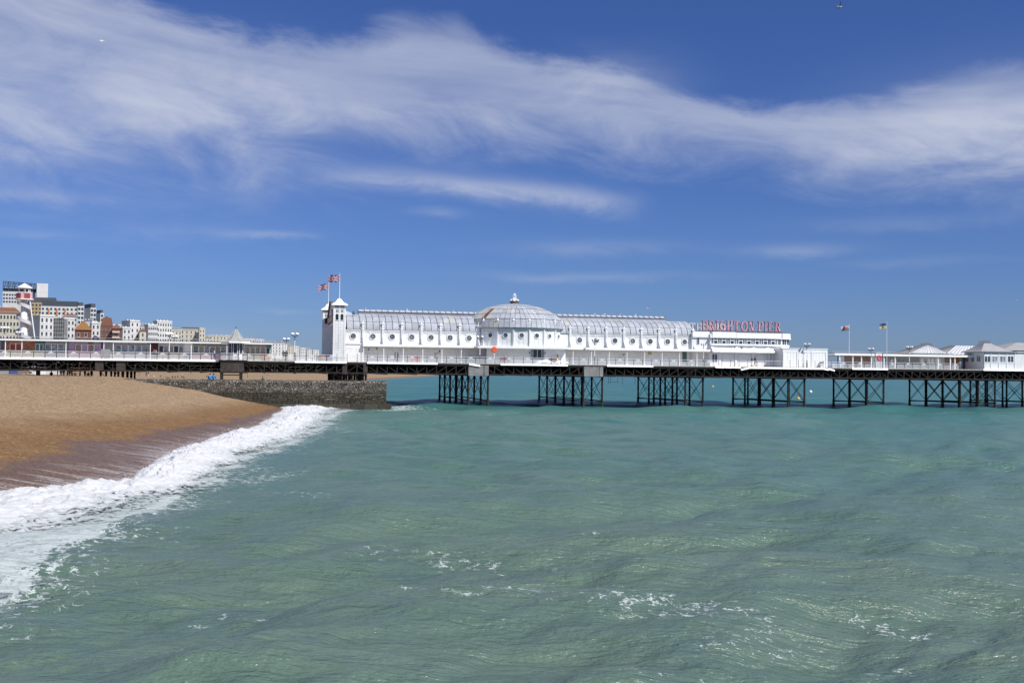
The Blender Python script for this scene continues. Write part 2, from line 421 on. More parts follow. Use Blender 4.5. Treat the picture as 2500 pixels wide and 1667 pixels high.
for nm, cc in dict(stall_red=(0.26, 0.045, 0.04), stall_orange=(0.50, 0.17, 0.05), stall_purple=(0.14, 0.07, 0.19), stall_lilac=(0.42, 0.27, 0.46), stall_pink=(0.62, 0.38, 0.42), stall_cream=(0.62, 0.55, 0.38), stall_yellow=(0.55, 0.45, 0.16),
                   stall_green=(0.16, 0.26, 0.20), stall_teal=(0.06, 0.15, 0.16), stall_grey=(0.30, 0.31, 0.33), stall_blue=(0.06, 0.10, 0.28), stall_darkred=(0.10, 0.02, 0.035)).items():
    mat(nm, cc, 0.6, var=0.12, nscale=3.0)
def mural(name, cols, scale=2.2):
    m = bpy.data.materials.new(name); m.use_nodes = True; T = NT(m.node_tree); b = T.n['Principled BSDF']
    pos = T.node('ShaderNodeNewGeometry').outputs['Position']
    n = T.noise(T.mapping(pos, scale=(1, 1, 1.3)), scale, 3, 0.55, 1.6)
    rp = T.node('ShaderNodeValToRGB'); T.put(rp.inputs[0], n); e = rp.color_ramp.elements; rp.color_ramp.interpolation = 'CONSTANT'
    while len(e) < len(cols): e.new(0.5)
    for k, (el_, c) in enumerate(zip(e, cols)): el_.position = 0.30 + 0.42 * k / len(cols) if k else 0.0; el_.color = c4(c)
    T.put(b.inputs['Base Color'], rp.outputs[0]); b.inputs['Roughness'].default_value = 0.5; M[name] = m
mural('mural_red', [(0.22, 0.03, 0.03), (0.30, 0.06, 0.04), (0.45, 0.28, 0.12), (0.22, 0.04, 0.035), (0.10, 0.11, 0.18), (0.40, 0.36, 0.34)])
mural('mural_goods', [(0.12, 0.06, 0.16), (0.40, 0.22, 0.10), (0.10, 0.08, 0.14), (0.45, 0.40, 0.30), (0.30, 0.05, 0.06), (0.12, 0.16, 0.25)], 4.0)
mural('mural_pink', [(0.55, 0.38, 0.45), (0.62, 0.50, 0.46), (0.50, 0.28, 0.38), (0.60, 0.52, 0.40)], 3.0)
mural('mural_cream', [(0.60, 0.54, 0.38), (0.50, 0.46, 0.30), (0.62, 0.58, 0.46), (0.40, 0.34, 0.22), (0.56, 0.44, 0.28)], 3.0)
mural('mural_food', [(0.10, 0.11, 0.12), (0.30, 0.32, 0.33), (0.42, 0.38, 0.30), (0.16, 0.15, 0.15), (0.30, 0.20, 0.12)], 4.0)
mural('mural_grey', [(0.26, 0.27, 0.29), (0.33, 0.34, 0.36), (0.22, 0.22, 0.24), (0.42, 0.43, 0.45)], 2.5)
for nm, cc in dict(skin=(0.42, 0.24, 0.17), hair_dark=(0.02, 0.015, 0.012), hair_brown=(0.08, 0.045, 0.025), cloth_black=(0.012, 0.012, 0.016), cloth_navy=(0.02, 0.025, 0.06), cloth_yellow=(0.50, 0.42, 0.06), cloth_blue=(0.03, 0.22, 0.52),
                   cloth_white=(0.68, 0.69, 0.72), cloth_jeans=(0.14, 0.19, 0.32), cloth_red=(0.36, 0.04, 0.05), cloth_maroon=(0.09, 0.03, 0.045), cloth_grey=(0.17, 0.17, 0.19), cloth_brown=(0.13, 0.08, 0.05), cloth_purple=(0.14, 0.10, 0.26), cloth_green=(0.07, 0.13, 0.08)).items():
    mat(nm, cc, 0.85, var=0.15, nscale=8.0)
mat('gull_white', (0.75, 0.76, 0.78), 0.7); mat('gull_grey', (0.30, 0.32, 0.35), 0.7); mat('gull_tip', (0.02, 0.02, 0.02), 0.7); mat('beak_yellow', (0.55, 0.35, 0.04), 0.5)
mat('buoy_yellow', (0.62, 0.42, 0.12), 0.5)

# shingle beach: pebble cells, damp bands below the last tide line, swash film with foam streaks
def beach_material():
    m = bpy.data.materials.new('shingle'); m.use_nodes = True; T = NT(m.node_tree); b = T.n['Principled BSDF']
    pos = T.node('ShaderNodeNewGeometry').outputs['Position']
    damp = T.node('ShaderNodeAttribute', attribute_name='damp').outputs['Fac']
    film = T.node('ShaderNodeAttribute', attribute_name='film').outputs['Fac']
    flat = T.mapping(pos, scale=(1, 1, 0.3))
    vc = T.node('ShaderNodeTexVoronoi'); T.put(vc.inputs['Vector'], flat); vc.inputs['Scale'].default_value = 9.0
    sp = T.node('ShaderNodeSeparateColor'); T.l.new(vc.outputs['Color'], sp.inputs[0])
    vc2 = T.node('ShaderNodeTexVoronoi'); T.put(vc2.inputs['Vector'], flat); vc2.inputs['Scale'].default_value = 3.4
    sp2 = T.node('ShaderNodeSeparateColor'); T.l.new(vc2.outputs['Color'], sp2.inputs[0])
    n = T.noise(flat, 0.22, 5, 0.6)
    dry = T.ramp(T.add(T.mul(sp.outputs[0], 0.55), T.mul(sp2.outputs[0], 0.45)), [(0.0, (0.115, 0.072, 0.034)), (0.3, (0.22, 0.145, 0.076)), (0.65, (0.305, 0.210, 0.118)), (0.93, (0.41, 0.30, 0.185)), (1.0, (0.60, 0.52, 0.40))])
    wet = T.ramp(T.add(T.mul(sp.outputs[1], 0.55), T.mul(sp2.outputs[1], 0.45)), [(0.0, (0.08, 0.038, 0.010)), (0.35, (0.152, 0.078, 0.024)), (0.75, (0.215, 0.117, 0.040)), (1.0, (0.32, 0.205, 0.10))])
    soak = T.ramp(sp.outputs[2], [(0.0, (0.080, 0.046, 0.028)), (0.6, (0.122, 0.073, 0.048)), (1.0, (0.18, 0.115, 0.082))])
    dpn = T.smooth(T.add(damp, T.mul(T.sub(n, 0.5), 0.55)), 0.25, 0.85)
    c = T.mix(dpn, dry, wet)
    sk = T.smooth(T.add(film, T.mul(T.sub(T.noise(flat, 0.5, 5, 0.6), 0.5), 0.25)), 0.30, 0.45)
    c = T.mix(sk, c, soak)
    # foam drawn out along the run-up
    st = T.noise(T.mapping(pos, scale=(0.22, 1.5, 0.2), rot=(0, 0, R(-14))), 1.0, 8, 0.68, 0.5)
    ft = T.smooth(T.add(T.mul(film, 0.42), T.mul(st, 0.80)), 0.64, 0.84)
    fine_ = T.smooth(T.noise(flat, 5.0, 4, 0.6), 0.35, 0.6)
    foam = T.mul(T.mul(ft, sk), T.add(0.25, T.mul(fine_, 0.75)))
    c = T.mix(T.mul(foam, 0.6), c, (0.55, 0.55, 0.57))
    T.put(b.inputs['Base Color'], c)
    rg = T.node('ShaderNodeMix', data_type='FLOAT'); T.put(rg.inputs[0], sk); rg.inputs[2].default_value = 0.9; rg.inputs[3].default_value = 0.6
    T.put(b.inputs['Roughness'], rg.outputs[0])
    bn = T.node('ShaderNodeBump'); bn.inputs['Distance'].default_value = 0.05
    bs = T.node('ShaderNodeMix', data_type='FLOAT'); T.put(bs.inputs[0], sk); bs.inputs[2].default_value = 0.75; bs.inputs[3].default_value = 0.15
    T.put(bn.inputs['Strength'], bs.outputs[0])
    T.put(bn.inputs['Height'], T.add(vc.outputs['Distance'], T.mul(T.noise(flat, 1.2, 4, 0.6), 2.0))); T.l.new(bn.outputs[0], b.inputs['Normal'])
    M['shingle'] = m
beach_material()

# silty sea water with lacy foam where the 'foam' mask allows it
def sea_material():
    m = bpy.data.materials.new('sea_water'); m.use_nodes = True; T = NT(m.node_tree); b = T.n['Principled BSDF']
    pos = T.node('ShaderNodeNewGeometry').outputs['Position']
    foam = T.node('ShaderNodeAttribute', attribute_name='foam').outputs['Fac']
    shoal = T.node('ShaderNodeAttribute', attribute_name='shoal').outputs['Fac']
    xy = T.mapping(pos, scale=(1, 1, 0.0))
    big = T.noise(T.mapping(xy, scale=(0.022, 0.03, 1)), 1.0, 4, 0.55, 0.5)
    deep = T.mix(T.smooth(big, 0.35, 0.68), (0.034, 0.140, 0.138), (0.058, 0.160, 0.138))
    silt = T.mix(T.smooth(T.noise(T.mapping(xy, scale=(0.10, 0.16, 1)), 1.0, 4, 0.55), 0.3, 0.7), (0.084, 0.138, 0.110), (0.104, 0.158, 0.120))
    c = T.mix(shoal, deep, silt)
    # foam lace
    wv = T.noise(T.mapping(xy, scale=(0.9, 0.9, 1)), 1.0, 5, 0.6, 0.0, out=1)
    dv = T.node('ShaderNodeVectorMath', operation='MULTIPLY_ADD'); T.l.new(wv, dv.inputs[0]); dv.inputs[1].default_value = (1.5, 1.5, 0); T.l.new(xy, dv.inputs[2])
    e1 = T.voronoi(T.mapping(dv.outputs[0], scale=(1.0, 1.5, 1)), 1.3, 'DISTANCE_TO_EDGE')
    e2 = T.voronoi(T.mapping(dv.outputs[0], scale=(1.0, 1.3, 1)), 3.6, 'DISTANCE_TO_EDGE')
    lace = T.math('MAXIMUM', T.smooth(e1, 0.085, 0.0), T.mul(T.smooth(e2, 0.11, 0.0), 0.85))
    brk = T.noise(T.mapping(xy, scale=(0.7, 1.1, 1)), 1.0, 6, 0.65, 0.4)
    cut = T.smooth(T.noise(T.mapping(xy, scale=(2.4, 2.0, 1)), 1.0, 3, 0.6), 0.40, 0.58)
    lace = T.mul(lace, T.add(T.mul(T.smooth(foam, 0.42, 0.75), 0.6), T.mul(cut, 0.95)))
    th = T.sub(1.02, foam)
    f = T.smooth(T.add(T.mul(lace, 0.62), T.mul(brk, 0.62)), T.add(th, -0.08), T.add(th, 0.14))
    f = T.mul(T.mul(f, T.smooth(foam, 0.02, 0.10)), 0.85)
    c = T.mix(f, c, (0.50, 0.55, 0.56))
    T.put(b.inputs['Base Color'], c)
    rg = T.node('ShaderNodeMix', data_type='FLOAT'); T.put(rg.inputs[0], f); rg.inputs[2].default_value = 0.28; rg.inputs[3].default_value = 0.9
    T.put(b.inputs['Roughness'], rg.outputs[0])
    b.inputs['IOR'].default_value = 1.333
    r1 = T.noise(T.mapping(xy, scale=(0.50, 1.15, 1), rot=(0, 0, R(-9))), 1.0, 5, 0.63, 0.2)
    r2 = T.noise(T.mapping(xy, scale=(1.8, 4.0, 1), rot=(0, 0, R(14))), 1.0, 3, 0.5, 0.2)
    bn = T.node('ShaderNodeBump'); bn.inputs['Strength'].default_value = 1.0; bn.inputs['Distance'].default_value = 1.0
    T.put(bn.inputs['Height'], T.add(T.mul(r1, 0.40), T.mul(T.math('ABSOLUTE', T.sub(r2, 0.5)), -0.13))); T.l.new(bn.outputs[0], b.inputs['Normal'])
    M['sea_water'] = m
sea_material()

def foam_material():
    m = bpy.data.materials.new('surf_foam'); m.use_nodes = True; T = NT(m.node_tree); b = T.n['Principled BSDF']
    pos = T.node('ShaderNodeNewGeometry').outputs['Position']
    thin = T.node('ShaderNodeAttribute', attribute_name='thin').outputs['Fac']
    n = T.noise(T.mapping(pos, scale=(1.6, 1.6, 2.5)), 1.0, 8, 0.68, 0.6)
    k = T.smooth(T.add(n, T.mul(thin, 0.32)), 0.58, 0.90)
    c = T.mix(T.mul(k, 0.9), (0.60, 0.615, 0.63), (0.31, 0.39, 0.375))
    T.put(b.inputs['Base Color'], c); b.inputs['Roughness'].default_value = 0.75
    b.inputs['Subsurface Weight'].default_value = 0.0
    bn = T.node('ShaderNodeBump'); bn.inputs['Strength'].default_value = 0.9; bn.inputs['Distance'].default_value = 0.14
    T.put(bn.inputs['Height'], T.noise(T.mapping(pos, scale=(0.6, 1.5, 1.0)), 4.0, 6, 0.68)); T.l.new(bn.outputs[0], b.inputs['Normal'])
    # holes where the froth thins out to water
    hole = T.smooth(T.add(T.mul(T.noise(T.mapping(pos, scale=(1.3, 1.3, 0.2)), 1.7, 8, 0.66, 1.0), 1.0), T.mul(thin, 0.46)), 0.78, 0.92)
    tr = T.node('ShaderNodeBsdfTransparent'); mx = T.node('ShaderNodeMixShader')
    T.put(mx.inputs[0], hole); T.l.new(b.outputs[0], mx.inputs[1]); T.l.new(tr.outputs[0], mx.inputs[2])
    T.l.new(mx.outputs[0], T.n['Material Output'].inputs[0])
    M['surf_foam'] = m
foam_material()

def flint_material():
    m = bpy.data.materials.new('groyne_flint'); m.use_nodes = True; T = NT(m.node_tree); b = T.n['Principled BSDF']
    pos = T.node('ShaderNodeNewGeometry').outputs['Position']; oi = T.node('ShaderNodeObjectInfo')
    vc = T.node('ShaderNodeTexVoronoi'); T.put(vc.inputs['Vector'], pos); vc.inputs['Scale'].default_value = 9.0
    sp = T.node('ShaderNodeSeparateColor'); T.l.new(vc.outputs['Color'], sp.inputs[0])
    c = T.ramp(sp.outputs[0], [(0.0, (0.03, 0.027, 0.022)), (0.5, (0.07, 0.062, 0.05)), (0.8, (0.13, 0.115, 0.095)), (0.93, (0.30, 0.275, 0.235)), (1.0, (0.48, 0.45, 0.40))])
    T.put(b.inputs['Base Color'], c); b.inputs['Roughness'].default_value = 0.85
    bn = T.node('ShaderNodeBump'); bn.inputs['Strength'].default_value = 0.9; bn.inputs['Distance'].default_value = 0.08
    T.put(bn.inputs['Height'], T.smooth(vc.outputs['Distance'], 0.6, 0.0)); T.l.new(bn.outputs[0], b.inputs['Normal'])
    M['groyne_flint'] = m
flint_material()
mat('groyne_block', (0.046, 0.041, 0.029), 0.9, var=0.3, nscale=2.5, rand=0.28, dirt=0.7, dirtcol=(0.045, 0.048, 0.025), dscale=0.7, bump=0.5, bscale=9.0)
mat('groyne_mortar', (0.085, 0.077, 0.057), 0.95, var=0.25, nscale=3.0)
mat('groyne_mortar_pale', (0.27, 0.24, 0.17), 0.95, var=0.2, nscale=3.0)
mat('hill_grass', (0.09, 0.10, 0.05), 0.95, var=0.2, nscale=0.05)

# ================================================================== THE SETTING
_y0 = np.array([8, 30, 50, 54, 62, 78, 92, 113, 140, 160, 176, 200, 250, 400, 635, 1376, 2600, 4000.])
_x0 = np.array([-24, -27, -24.5, -21.5, -19.4, -22.8, -23.6, -25.2, -29.6, -33, -36.5, -46, -60, -80, -92, -101, -130, -150.])
def shore_x(Y): return np.interp(Y, _y0, _x0)
def beach_z(X, Y, relief=True):
    d = shore_x(Y) - X
    sl_ = np.interp(Y, [20, 100, 160, 175, 200, 300], [0.125, 0.135, 0.19, 0.19, 0.09, 0.06])
    cap = np.interp(Y, [20, 120, 175, 230, 400, 3000], [4.9, 4.95, 4.95, 4.9, 4.6, 4.6])
    z1 = sl_ * d
    k = 2.2
    z = -np.log(np.exp(-k * np.clip(z1, -9, 9)) + np.exp(-k * cap)) / k
    if relief:
        w = np.clip(d / 6.0, 0, 1)
        z = z + w * (0.22 * fbm(X * 0.07, Y * 0.045, 3) + 0.05 * fbm(X * 0.5, Y * 0.4, 3)) + 0.03 * fbm(X * 0.4, Y * 0.4, 2)
        # little bank left by the last high water
        z = z + 0.16 * np.exp(-((d - 15 - 2.5 * pnoise(Y * 0.06, Y * 0 + 3.3)) / 1.6) ** 2) * (Y < 170)
    return z
def hill_z(X, Y):
    d = shore_x(Y) - X
    s = lambda a, b: np.clip((d - a) / (b - a), 0, 1) ** 2 * (3 - 2 * np.clip((d - a) / (b - a), 0, 1))
    return 4.2 + 13.0 * s(118, 142) * np.clip((Y - 300) / 150, 0, 1) + 42 * s(190, 620)

# beach
rows = np.concatenate([np.geomspace(9, 230, 620), np.geomspace(232, 3000, 150)])
dd = np.concatenate([np.linspace(-16, -2, 24), np.linspace(-1.8, 30, 190), np.linspace(30.5, 160, 110)])
Yg = np.repeat(rows[:, None], len(dd), 1); Dg = np.repeat(dd[None, :], len(rows), 0)
Xg = shore_x(Yg) - Dg
Zg = beach_z(Xg, Yg)
L = np.interp(Yg, [20, 50, 59, 71, 89, 110, 140, 165, 200, 600], [5.5, 6.4, 7.2, 8.2, 6.8, 5.4, 3.6, 2.2, 2.5, 5])
Lw = L * (1 + 0.28 * fbm(Yg * 0.16, Xg * 0.05, 3))
film = np.clip(1 - 0.62 * Dg / Lw, 0, 1.3)
damp = np.clip(1.05 - (Dg - L) / np.interp(Yg, [50, 170], [17, 9]), 0, 1)
me = grid_mesh('beach', np.stack([Xg, Yg, Zg], -1)[:, ::-1], {'film': film[:, ::-1], 'damp': damp[:, ::-1]})
me.materials.append(M['shingle'])
tag(link('beach', me), kind='structure')

# land behind the sea front
rows = np.linspace(228, 3200, 120); dd = np.linspace(105, 1400, 110)
Yg = np.repeat(rows[:, None], len(dd), 1); Xg = shore_x(Yg) - np.repeat(dd[None, :], len(rows), 0)
Zg = hill_z(Xg, Yg) + 0.5 * fbm(Xg * 0.02, Yg * 0.02, 3)
me = grid_mesh('hillside', np.stack([Xg, Yg, Zg], -1)[:, ::-1]); me.materials.append(M['hill_grass'])
tag(link('hillside', me), kind='structure')

# sea
WV = []
for k in range(46):
    lam = 0.9 * (15 / 0.9) ** (k / 45.0)
    ang = math.atan2(0.80, -0.60) + rng.gauss(0, 0.48)
    amp = 0.0068 * lam * rng.uniform(0.6, 1.3)
    WV.append((lam, ang, amp, rng.uniform(0, 6.28)))
WV += [(21, math.atan2(0.75, -0.66), 0.15, 1.2), (27, math.atan2(0.9, -0.4), 0.12, 4.0), (17, math.atan2(0.55, -0.83), 0.10, 2.2)]
def sea_z(X, Y, res):
    z = np.zeros_like(X)
    wx = X + 1.6 * fbm(X * 0.05, Y * 0.05, 2); wy = Y + 1.6 * fbm(X * 0.05 + 40, Y * 0.05, 2)
    for lam, ang, amp, ph in WV:
        k = 2 * math.pi / lam
        f = np.clip(lam / (2.6 * res) - 0.6, 0, 1)
        a = k * (wx * math.cos(ang) + wy * math.sin(ang)) + ph
        z += amp * f * (np.sin(a) + 0.22 * np.cos(2 * a))
    z *= 0.75 + 0.9 * np.clip(fbm(X * 0.03, Y * 0.02, 2) + 0.3, 0, 1)
    return z
_yf = np.array([8, 22, 30, 40, 50, 59, 69, 80, 96, 118, 140, 160, 176, 3000.])
_xf = np.array([-13, -14, -14.6, -15.6, -16.2, -16.9, -18.1, -19, -18.9, -20.6, -23.8, -26, -25, -60.])
def surf_out(Y): return np.interp(Y, _yf, _xf)
nrow, ncol = 900, 500
rr = np.geomspace(11.0, 9500.0, nrow); aa = np.linspace(R(-37), R(37), ncol)
Rg = np.repeat(rr[:, None], ncol, 1); Ag = np.repeat(aa[None, :], nrow, 0)
Xg = Rg * np.sin(Ag); Yg = Rg * np.cos(Ag)
res = Rg * (math.log(9500 / 11.0) / nrow)
near = np.clip((Xg - shore_x(Yg)) / 14.0, 0.12, 1)
Zg = sea_z(Xg, Yg, res) * near
# small rollers following each other in towards the shore
for off, h in ((9.5, 0.16), (19, 0.20), (31, 0.18)):
    q = Xg - surf_out(Yg) - off - 2.5 * fbm(Yg * 0.03 + off, Xg * 0.02, 2)
    Zg += h * np.exp(-(q / np.where(q > 0, 3.2, 1.7)) ** 2) * np.clip(1.2 - Yg / 260, 0, 1) * np.clip((Yg - 22) / 30, 0, 1)
# one steeper wave just in front of the pier
vv = -Xg * PS + (Yg - PY0) * PC
uu = Xg * PC + (Yg - PY0) * PS
q = vv + 6.5 + 2.2 * fbm(uu * 0.035, uu * 0 + 2.0, 2) * 2
Zg += (0.42 + 0.25 * fbm(uu * 0.05, uu * 0 + 7.0, 2)) * np.exp(-(q / np.where(q > 0, 2.0, 4.5)) ** 2) * np.clip((uu + 24) / 15, 0, 1)
foam = np.zeros_like(Xg)
dq = Xg - surf_out(Yg) + 1.3 * fbm(Yg * 0.22, Xg * 0.1, 3)
fm = np.where(dq > 0, 0.60 * np.exp(-np.clip(dq, 0, 60) / 1.9), 0.78)
foam = np.maximum(foam, fm * (Yg < 185))
wob_ = 0.55 * fbm(Xg * 0.25, Yg * 0.16, 3)
for (x, y, lx, ly, tilt, a) in [(1640, 1495, 300, 26, 0.09, 0.44), (1480, 1480, 120, 16, 0.25, 0.34), (2190, 1490, 210, 13, 0.13, 0.40), (2190, 1612, 120, 22, 0.06, 0.42), (1130, 1360, 170, 20, 0.12, 0.34), (1300, 1400, 140, 14, 0.2, 0.33),
                                (1820, 1560, 160, 26, -0.1, 0.30), (1560, 1640, 160, 26, 0.05, 0.33), (400, 1625, 150, 18, 0.05, 0.36), (1250, 1470, 200, 16, 0.1, 0.30), (560, 1490, 140, 18, 0.0, 0.28), (980, 1450, 240, 22, 0.15, 0.22),
                                (700, 1200, 130, 12, 0.1, 0.30), (620, 1150, 90, 9, -0.1, 0.42), (900, 1055, 70, 5, 0.08, 0.62), (980, 1000, 80, 5, 0.0, 0.62), (1080, 1003, 70, 3.5, 0.05, 0.55), (1220, 1014, 60, 3, 0.08, 0.42), (920, 1345, 90, 14, 0.0, 0.33),
                                (640, 1165, 120, 10, -0.12, 0.45), (2140, 1010, 60, 3, 0.0, 0.33), (2330, 1006, 60, 3, 0, 0.33), (1440, 1320, 30, 8, 0, 0.34)]:
    # a drifting patch on the water, stored as a ground ellipse
    c0 = ground(x, y); cx_ = ground(x + lx, y + lx * tilt); cy_ = ground(x, y - ly)
    ax = Vector((cx_.x - c0.x, cx_.y - c0.y)); ay = Vector((cy_.x - c0.x, cy_.y - c0.y))
    det = ax.x * ay.y - ax.y * ay.x
    px = Xg - c0.x; py = Yg - c0.y
    s_ = (px * ay.y - py * ay.x) / det; t_ = (ax.x * py - ax.y * px) / det
    foam = np.maximum(foam, (a + 0.02) * np.exp(-(s_ ** 2 + (t_ + wob_) ** 2)))
foam = np.maximum(foam, 0.13 * np.clip(fbm(Xg * 0.06, Yg * 0.03, 3) * 1.6, 0, 1) * (Yg < 150))
shoal = np.clip(1.15 - (Yg + 0.35 * np.abs(Xg + 15)) / 185 + 0.22 * fbm(Xg * 0.012, Yg * 0.012, 3), 0, 1)
me = grid_mesh('sea', np.stack([Xg, Yg, Zg], -1)[:, :], {'foam': foam, 'shoal': shoal}); me.materials.append(M['sea_water'])
me.flip_normals()
tag(link('sea', me), kind='structure')

# breaking wave along the shore
_ys = np.array([20, 30, 45, 51, 54, 57, 65, 78, 87, 95, 115, 140, 155, 176.]); _xs = np.array([-31, -30, -27.5, -25, -22.6, -20.6, -21.4, -24.6, -25.6, -25.0, -27.0, -31.2, -33.6, -37.])
ys = np.geomspace(21, 176, 1150); tt = np.linspace(0, 1, 150)
Yg = np.repeat(ys[:, None], len(tt), 1); Tg = np.repeat(tt[None, :], len(ys), 0)
xin = np.interp(Yg, _ys, _xs) + 1.1 * fbm(Yg * 0.13, Yg * 0 + 1.5, 3) + 0.35 * fbm(Yg * 0.9, Yg * 0 + 5.0, 2)
xout = surf_out(Yg) + 0.9 + 1.8 * fbm(Yg * 0.12, Yg * 0 + 8.8, 3)
Xg = xin + (xout - xin) * Tg
H = 0.68 * (1 + 0.6 * fbm(Yg * 0.07, Yg * 0 + 3.1, 2)) * np.interp(Yg, [21, 45, 60, 100, 150, 172, 176], [0.35, 0.55, 0.95, 1.15, 1.0, 0.9, 0.6])
pk = 0.30 + 0.10 * fbm(Yg * 0.1, Yg * 0 + 6.6, 2)
rid = np.where(Tg < pk, np.sin(np.clip(Tg / pk, 0, 1) * math.pi / 2) ** 0.8, np.exp(-((Tg - pk) / 0.36) ** 2))
base = np.maximum(beach_z(Xg, Yg, False) + 0.05, 0.06)
env = np.sin(np.clip(Tg, 0, 1) * math.pi) ** 0.5
lump = fbm(Xg * 0.55, Yg * 0.40, 5, gain=0.58, billow=True)
Zg = base + H * rid + env * (0.16 + 0.44 * rid) * lump * 0.50 + 0.035 * fbm(Xg * 2.6, Yg * 1.6, 3) * env
Zg -= 0.20 * np.clip((Tg - 0.86) / 0.14, 0, 1) + 0.06 * np.clip((0.06 - Tg) / 0.06, 0, 1)
Xg = Xg - 0.35 * H * rid * np.clip(lump + 0.3, 0, 1)
thin = np.clip((Tg - 0.36) / 0.50, 0, 1) ** 0.9 * 0.92 + 0.18 * fbm(Xg * 0.28, Yg * 0.22, 3) + np.clip((0.10 - Tg) / 0.10, 0, 1) * 0.5
thin = np.clip(thin - 0.35 * rid * (Tg < 0.6), 0, 1)
me = grid_mesh('breaking_surf', np.stack([Xg, Yg, Zg], -1), {'thin': thin}); me.flip_normals(); me.materials.append(M['surf_foam'])
tag(link('breaking_surf', me), 'white breaking wave rolling onto the shingle along the shore', 'wave', kind='stuff')
# flying drops over the crest
n = 2600
iy = nr.randint(250, 1140, n); it = np.clip((nr.normal(0.22, 0.13, n) * 150), 0, 149).astype(int)
P0 = np.stack([Xg[iy, it], Yg[iy, it], Zg[iy, it]], 1)
up = nr.exponential(0.20, n) * np.interp(P0[:, 1], [40, 60, 176], [0.5, 1.0, 1.1])
P0 += np.stack([nr.normal(-0.05, 0.22, n), nr.normal(0, 0.3, n), up], 1)
sz = np.clip(nr.exponential(0.006, n) + 0.003, 0, 0.02) * np.interp(P0[:, 1], [45, 70, 170], [0.6, 1.0, 1.6]) * (1 - np.clip(up, 0, 1) * 0.5)
tet = np.array([(1, 1, 1), (-1, -1, 1), (-1, 1, -1), (1, -1, -1)], float)
V = (P0[:, None, :] + tet[None] * sz[:, None, None]).reshape(-1, 3)
F = (np.arange(n)[:, None, None] * 4 + np.array([(0, 1, 2), (0, 3, 1), (0, 2, 3), (1, 3, 2)])[None]).reshape(-1, 3)
me = bpy.data.meshes.new('spray'); me.from_pydata(V.tolist(), [], F.tolist()); me.materials.append(M['white_bright'])
tag(link('spray', me), 'fine white spray thrown up above the breaking wave', 'spray', kind='stuff')

# stone groyne, parallel to the pier
GV = -11.2
gu0, gu1 = ux(300, GV, 925), ux(944, GV, 960)
gtop = zy(944, 931, GV); gmid = zy(944, 958, GV); gfoot = zy(944, 985, GV)
gr_ = pthing('stone_groyne', 'weathered stone and flint groyne running out from the shingle', 'groyne', (gu0 + gu1) / 2, GV, 0)
mb = MB(); mb.box(gu0 - 10, gu1 - 0.12, GV + 0.14, GV + 4.2, -2.0, gmid - 0.02, 0)
mb.build('core_wall', ['groyne_mortar'], gr_)
# flint concrete cap with a rounded shoulder
mb = MB(); n = 120
prof = [(0.0, gmid - 0.05), (-0.03, gmid + 0.5), (0.02, gtop - 0.35), (0.16, gtop - 0.10), (0.45, gtop), (4.0, gtop - 0.05), (4.2, gmid)]
us = np.linspace(gu0 - 10, gu1, n)
for k in range(n - 1):
    for j in range(len(prof) - 1):
        p = lambda u_, q_, kk: (u_, GV + q_[0] + 0.05 * math.sin(u_ * 2.3 + q_[1] * 5), q_[1] + 0.05 * math.sin(u_ * 0.9 + q_[0]))
        mb.quad(p(us[k], prof[j], k), p(us[k + 1], prof[j], k), p(us[k + 1], prof[j + 1], k), p(us[k], prof[j + 1], k))
mb.poly([(gu1, GV + q_[0] + 0.05 * math.sin(gu1 * 2.3 + q_[1] * 5), q_[1] + 0.05 * math.sin(gu1 * 0.9 + q_[0])) for q_ in prof])
mb.build('flint_cap', ['groyne_flint'], gr_)
ico = [(0, 0, 1), (0.894, 0, 0.447), (0.276, 0.851, 0.447), (-0.724, 0.526, 0.447), (-0.724, -0.526, 0.447), (0.276, -0.851, 0.447), (0.724, 0.526, -0.447), (-0.276, 0.851, -0.447), (-0.894, 0, -0.447), (-0.276, -0.851, -0.447), (0.724, -0.526, -0.447), (0, 0, -1)]
icf = [(0, 1, 2), (0, 2, 3), (0, 3, 4), (0, 4, 5), (0, 5, 1), (1, 6, 2), (2, 7, 3), (3, 8, 4), (4, 9, 5), (5, 10, 1), (6, 7, 2), (7, 8, 3), (8, 9, 4), (9, 10, 5), (10, 6, 1), (11, 7, 6), (11, 8, 7), (11, 9, 8), (11, 10, 9), (11, 6, 10)]
V = []; F = []
for k in range(5200):
    u_ = rng.uniform(gu0 - 8, gu1 - 0.05); z_ = rng.uniform(gmid + 0.02, gtop + 0.06); v_ = GV - 0.01
    if z_ > gtop - 0.3: v_ = GV + 0.1 + (z_ - gtop + 0.3) * 0.9
    if rng.random() < 0.18: z_ = gtop + 0.02; v_ = GV + rng.uniform(0.4, 3.9)
    s_ = rng.uniform(0.035, 0.095)
    b_ = len(V); sc_ = (rng.uniform(0.7, 1.5), rng.uniform(0.5, 0.9), rng.uniform(0.6, 1.1))
    for q_ in ico:
        V.append((u_ + q_[0] * s_ * sc_[0] - (gu0 + gu1) / 2, v_ + q_[1] * s_ * sc_[1] - GV, z_ + q_[2] * s_ * sc_[2]))
    F += [tuple(b_ + i for i in f) for f in icf]
me = bpy.data.meshes.new('flints'); me.from_pydata(V, [], F); me.materials.append(M['groyne_flint'])
link('flints', me, gr_, kind='stuff')
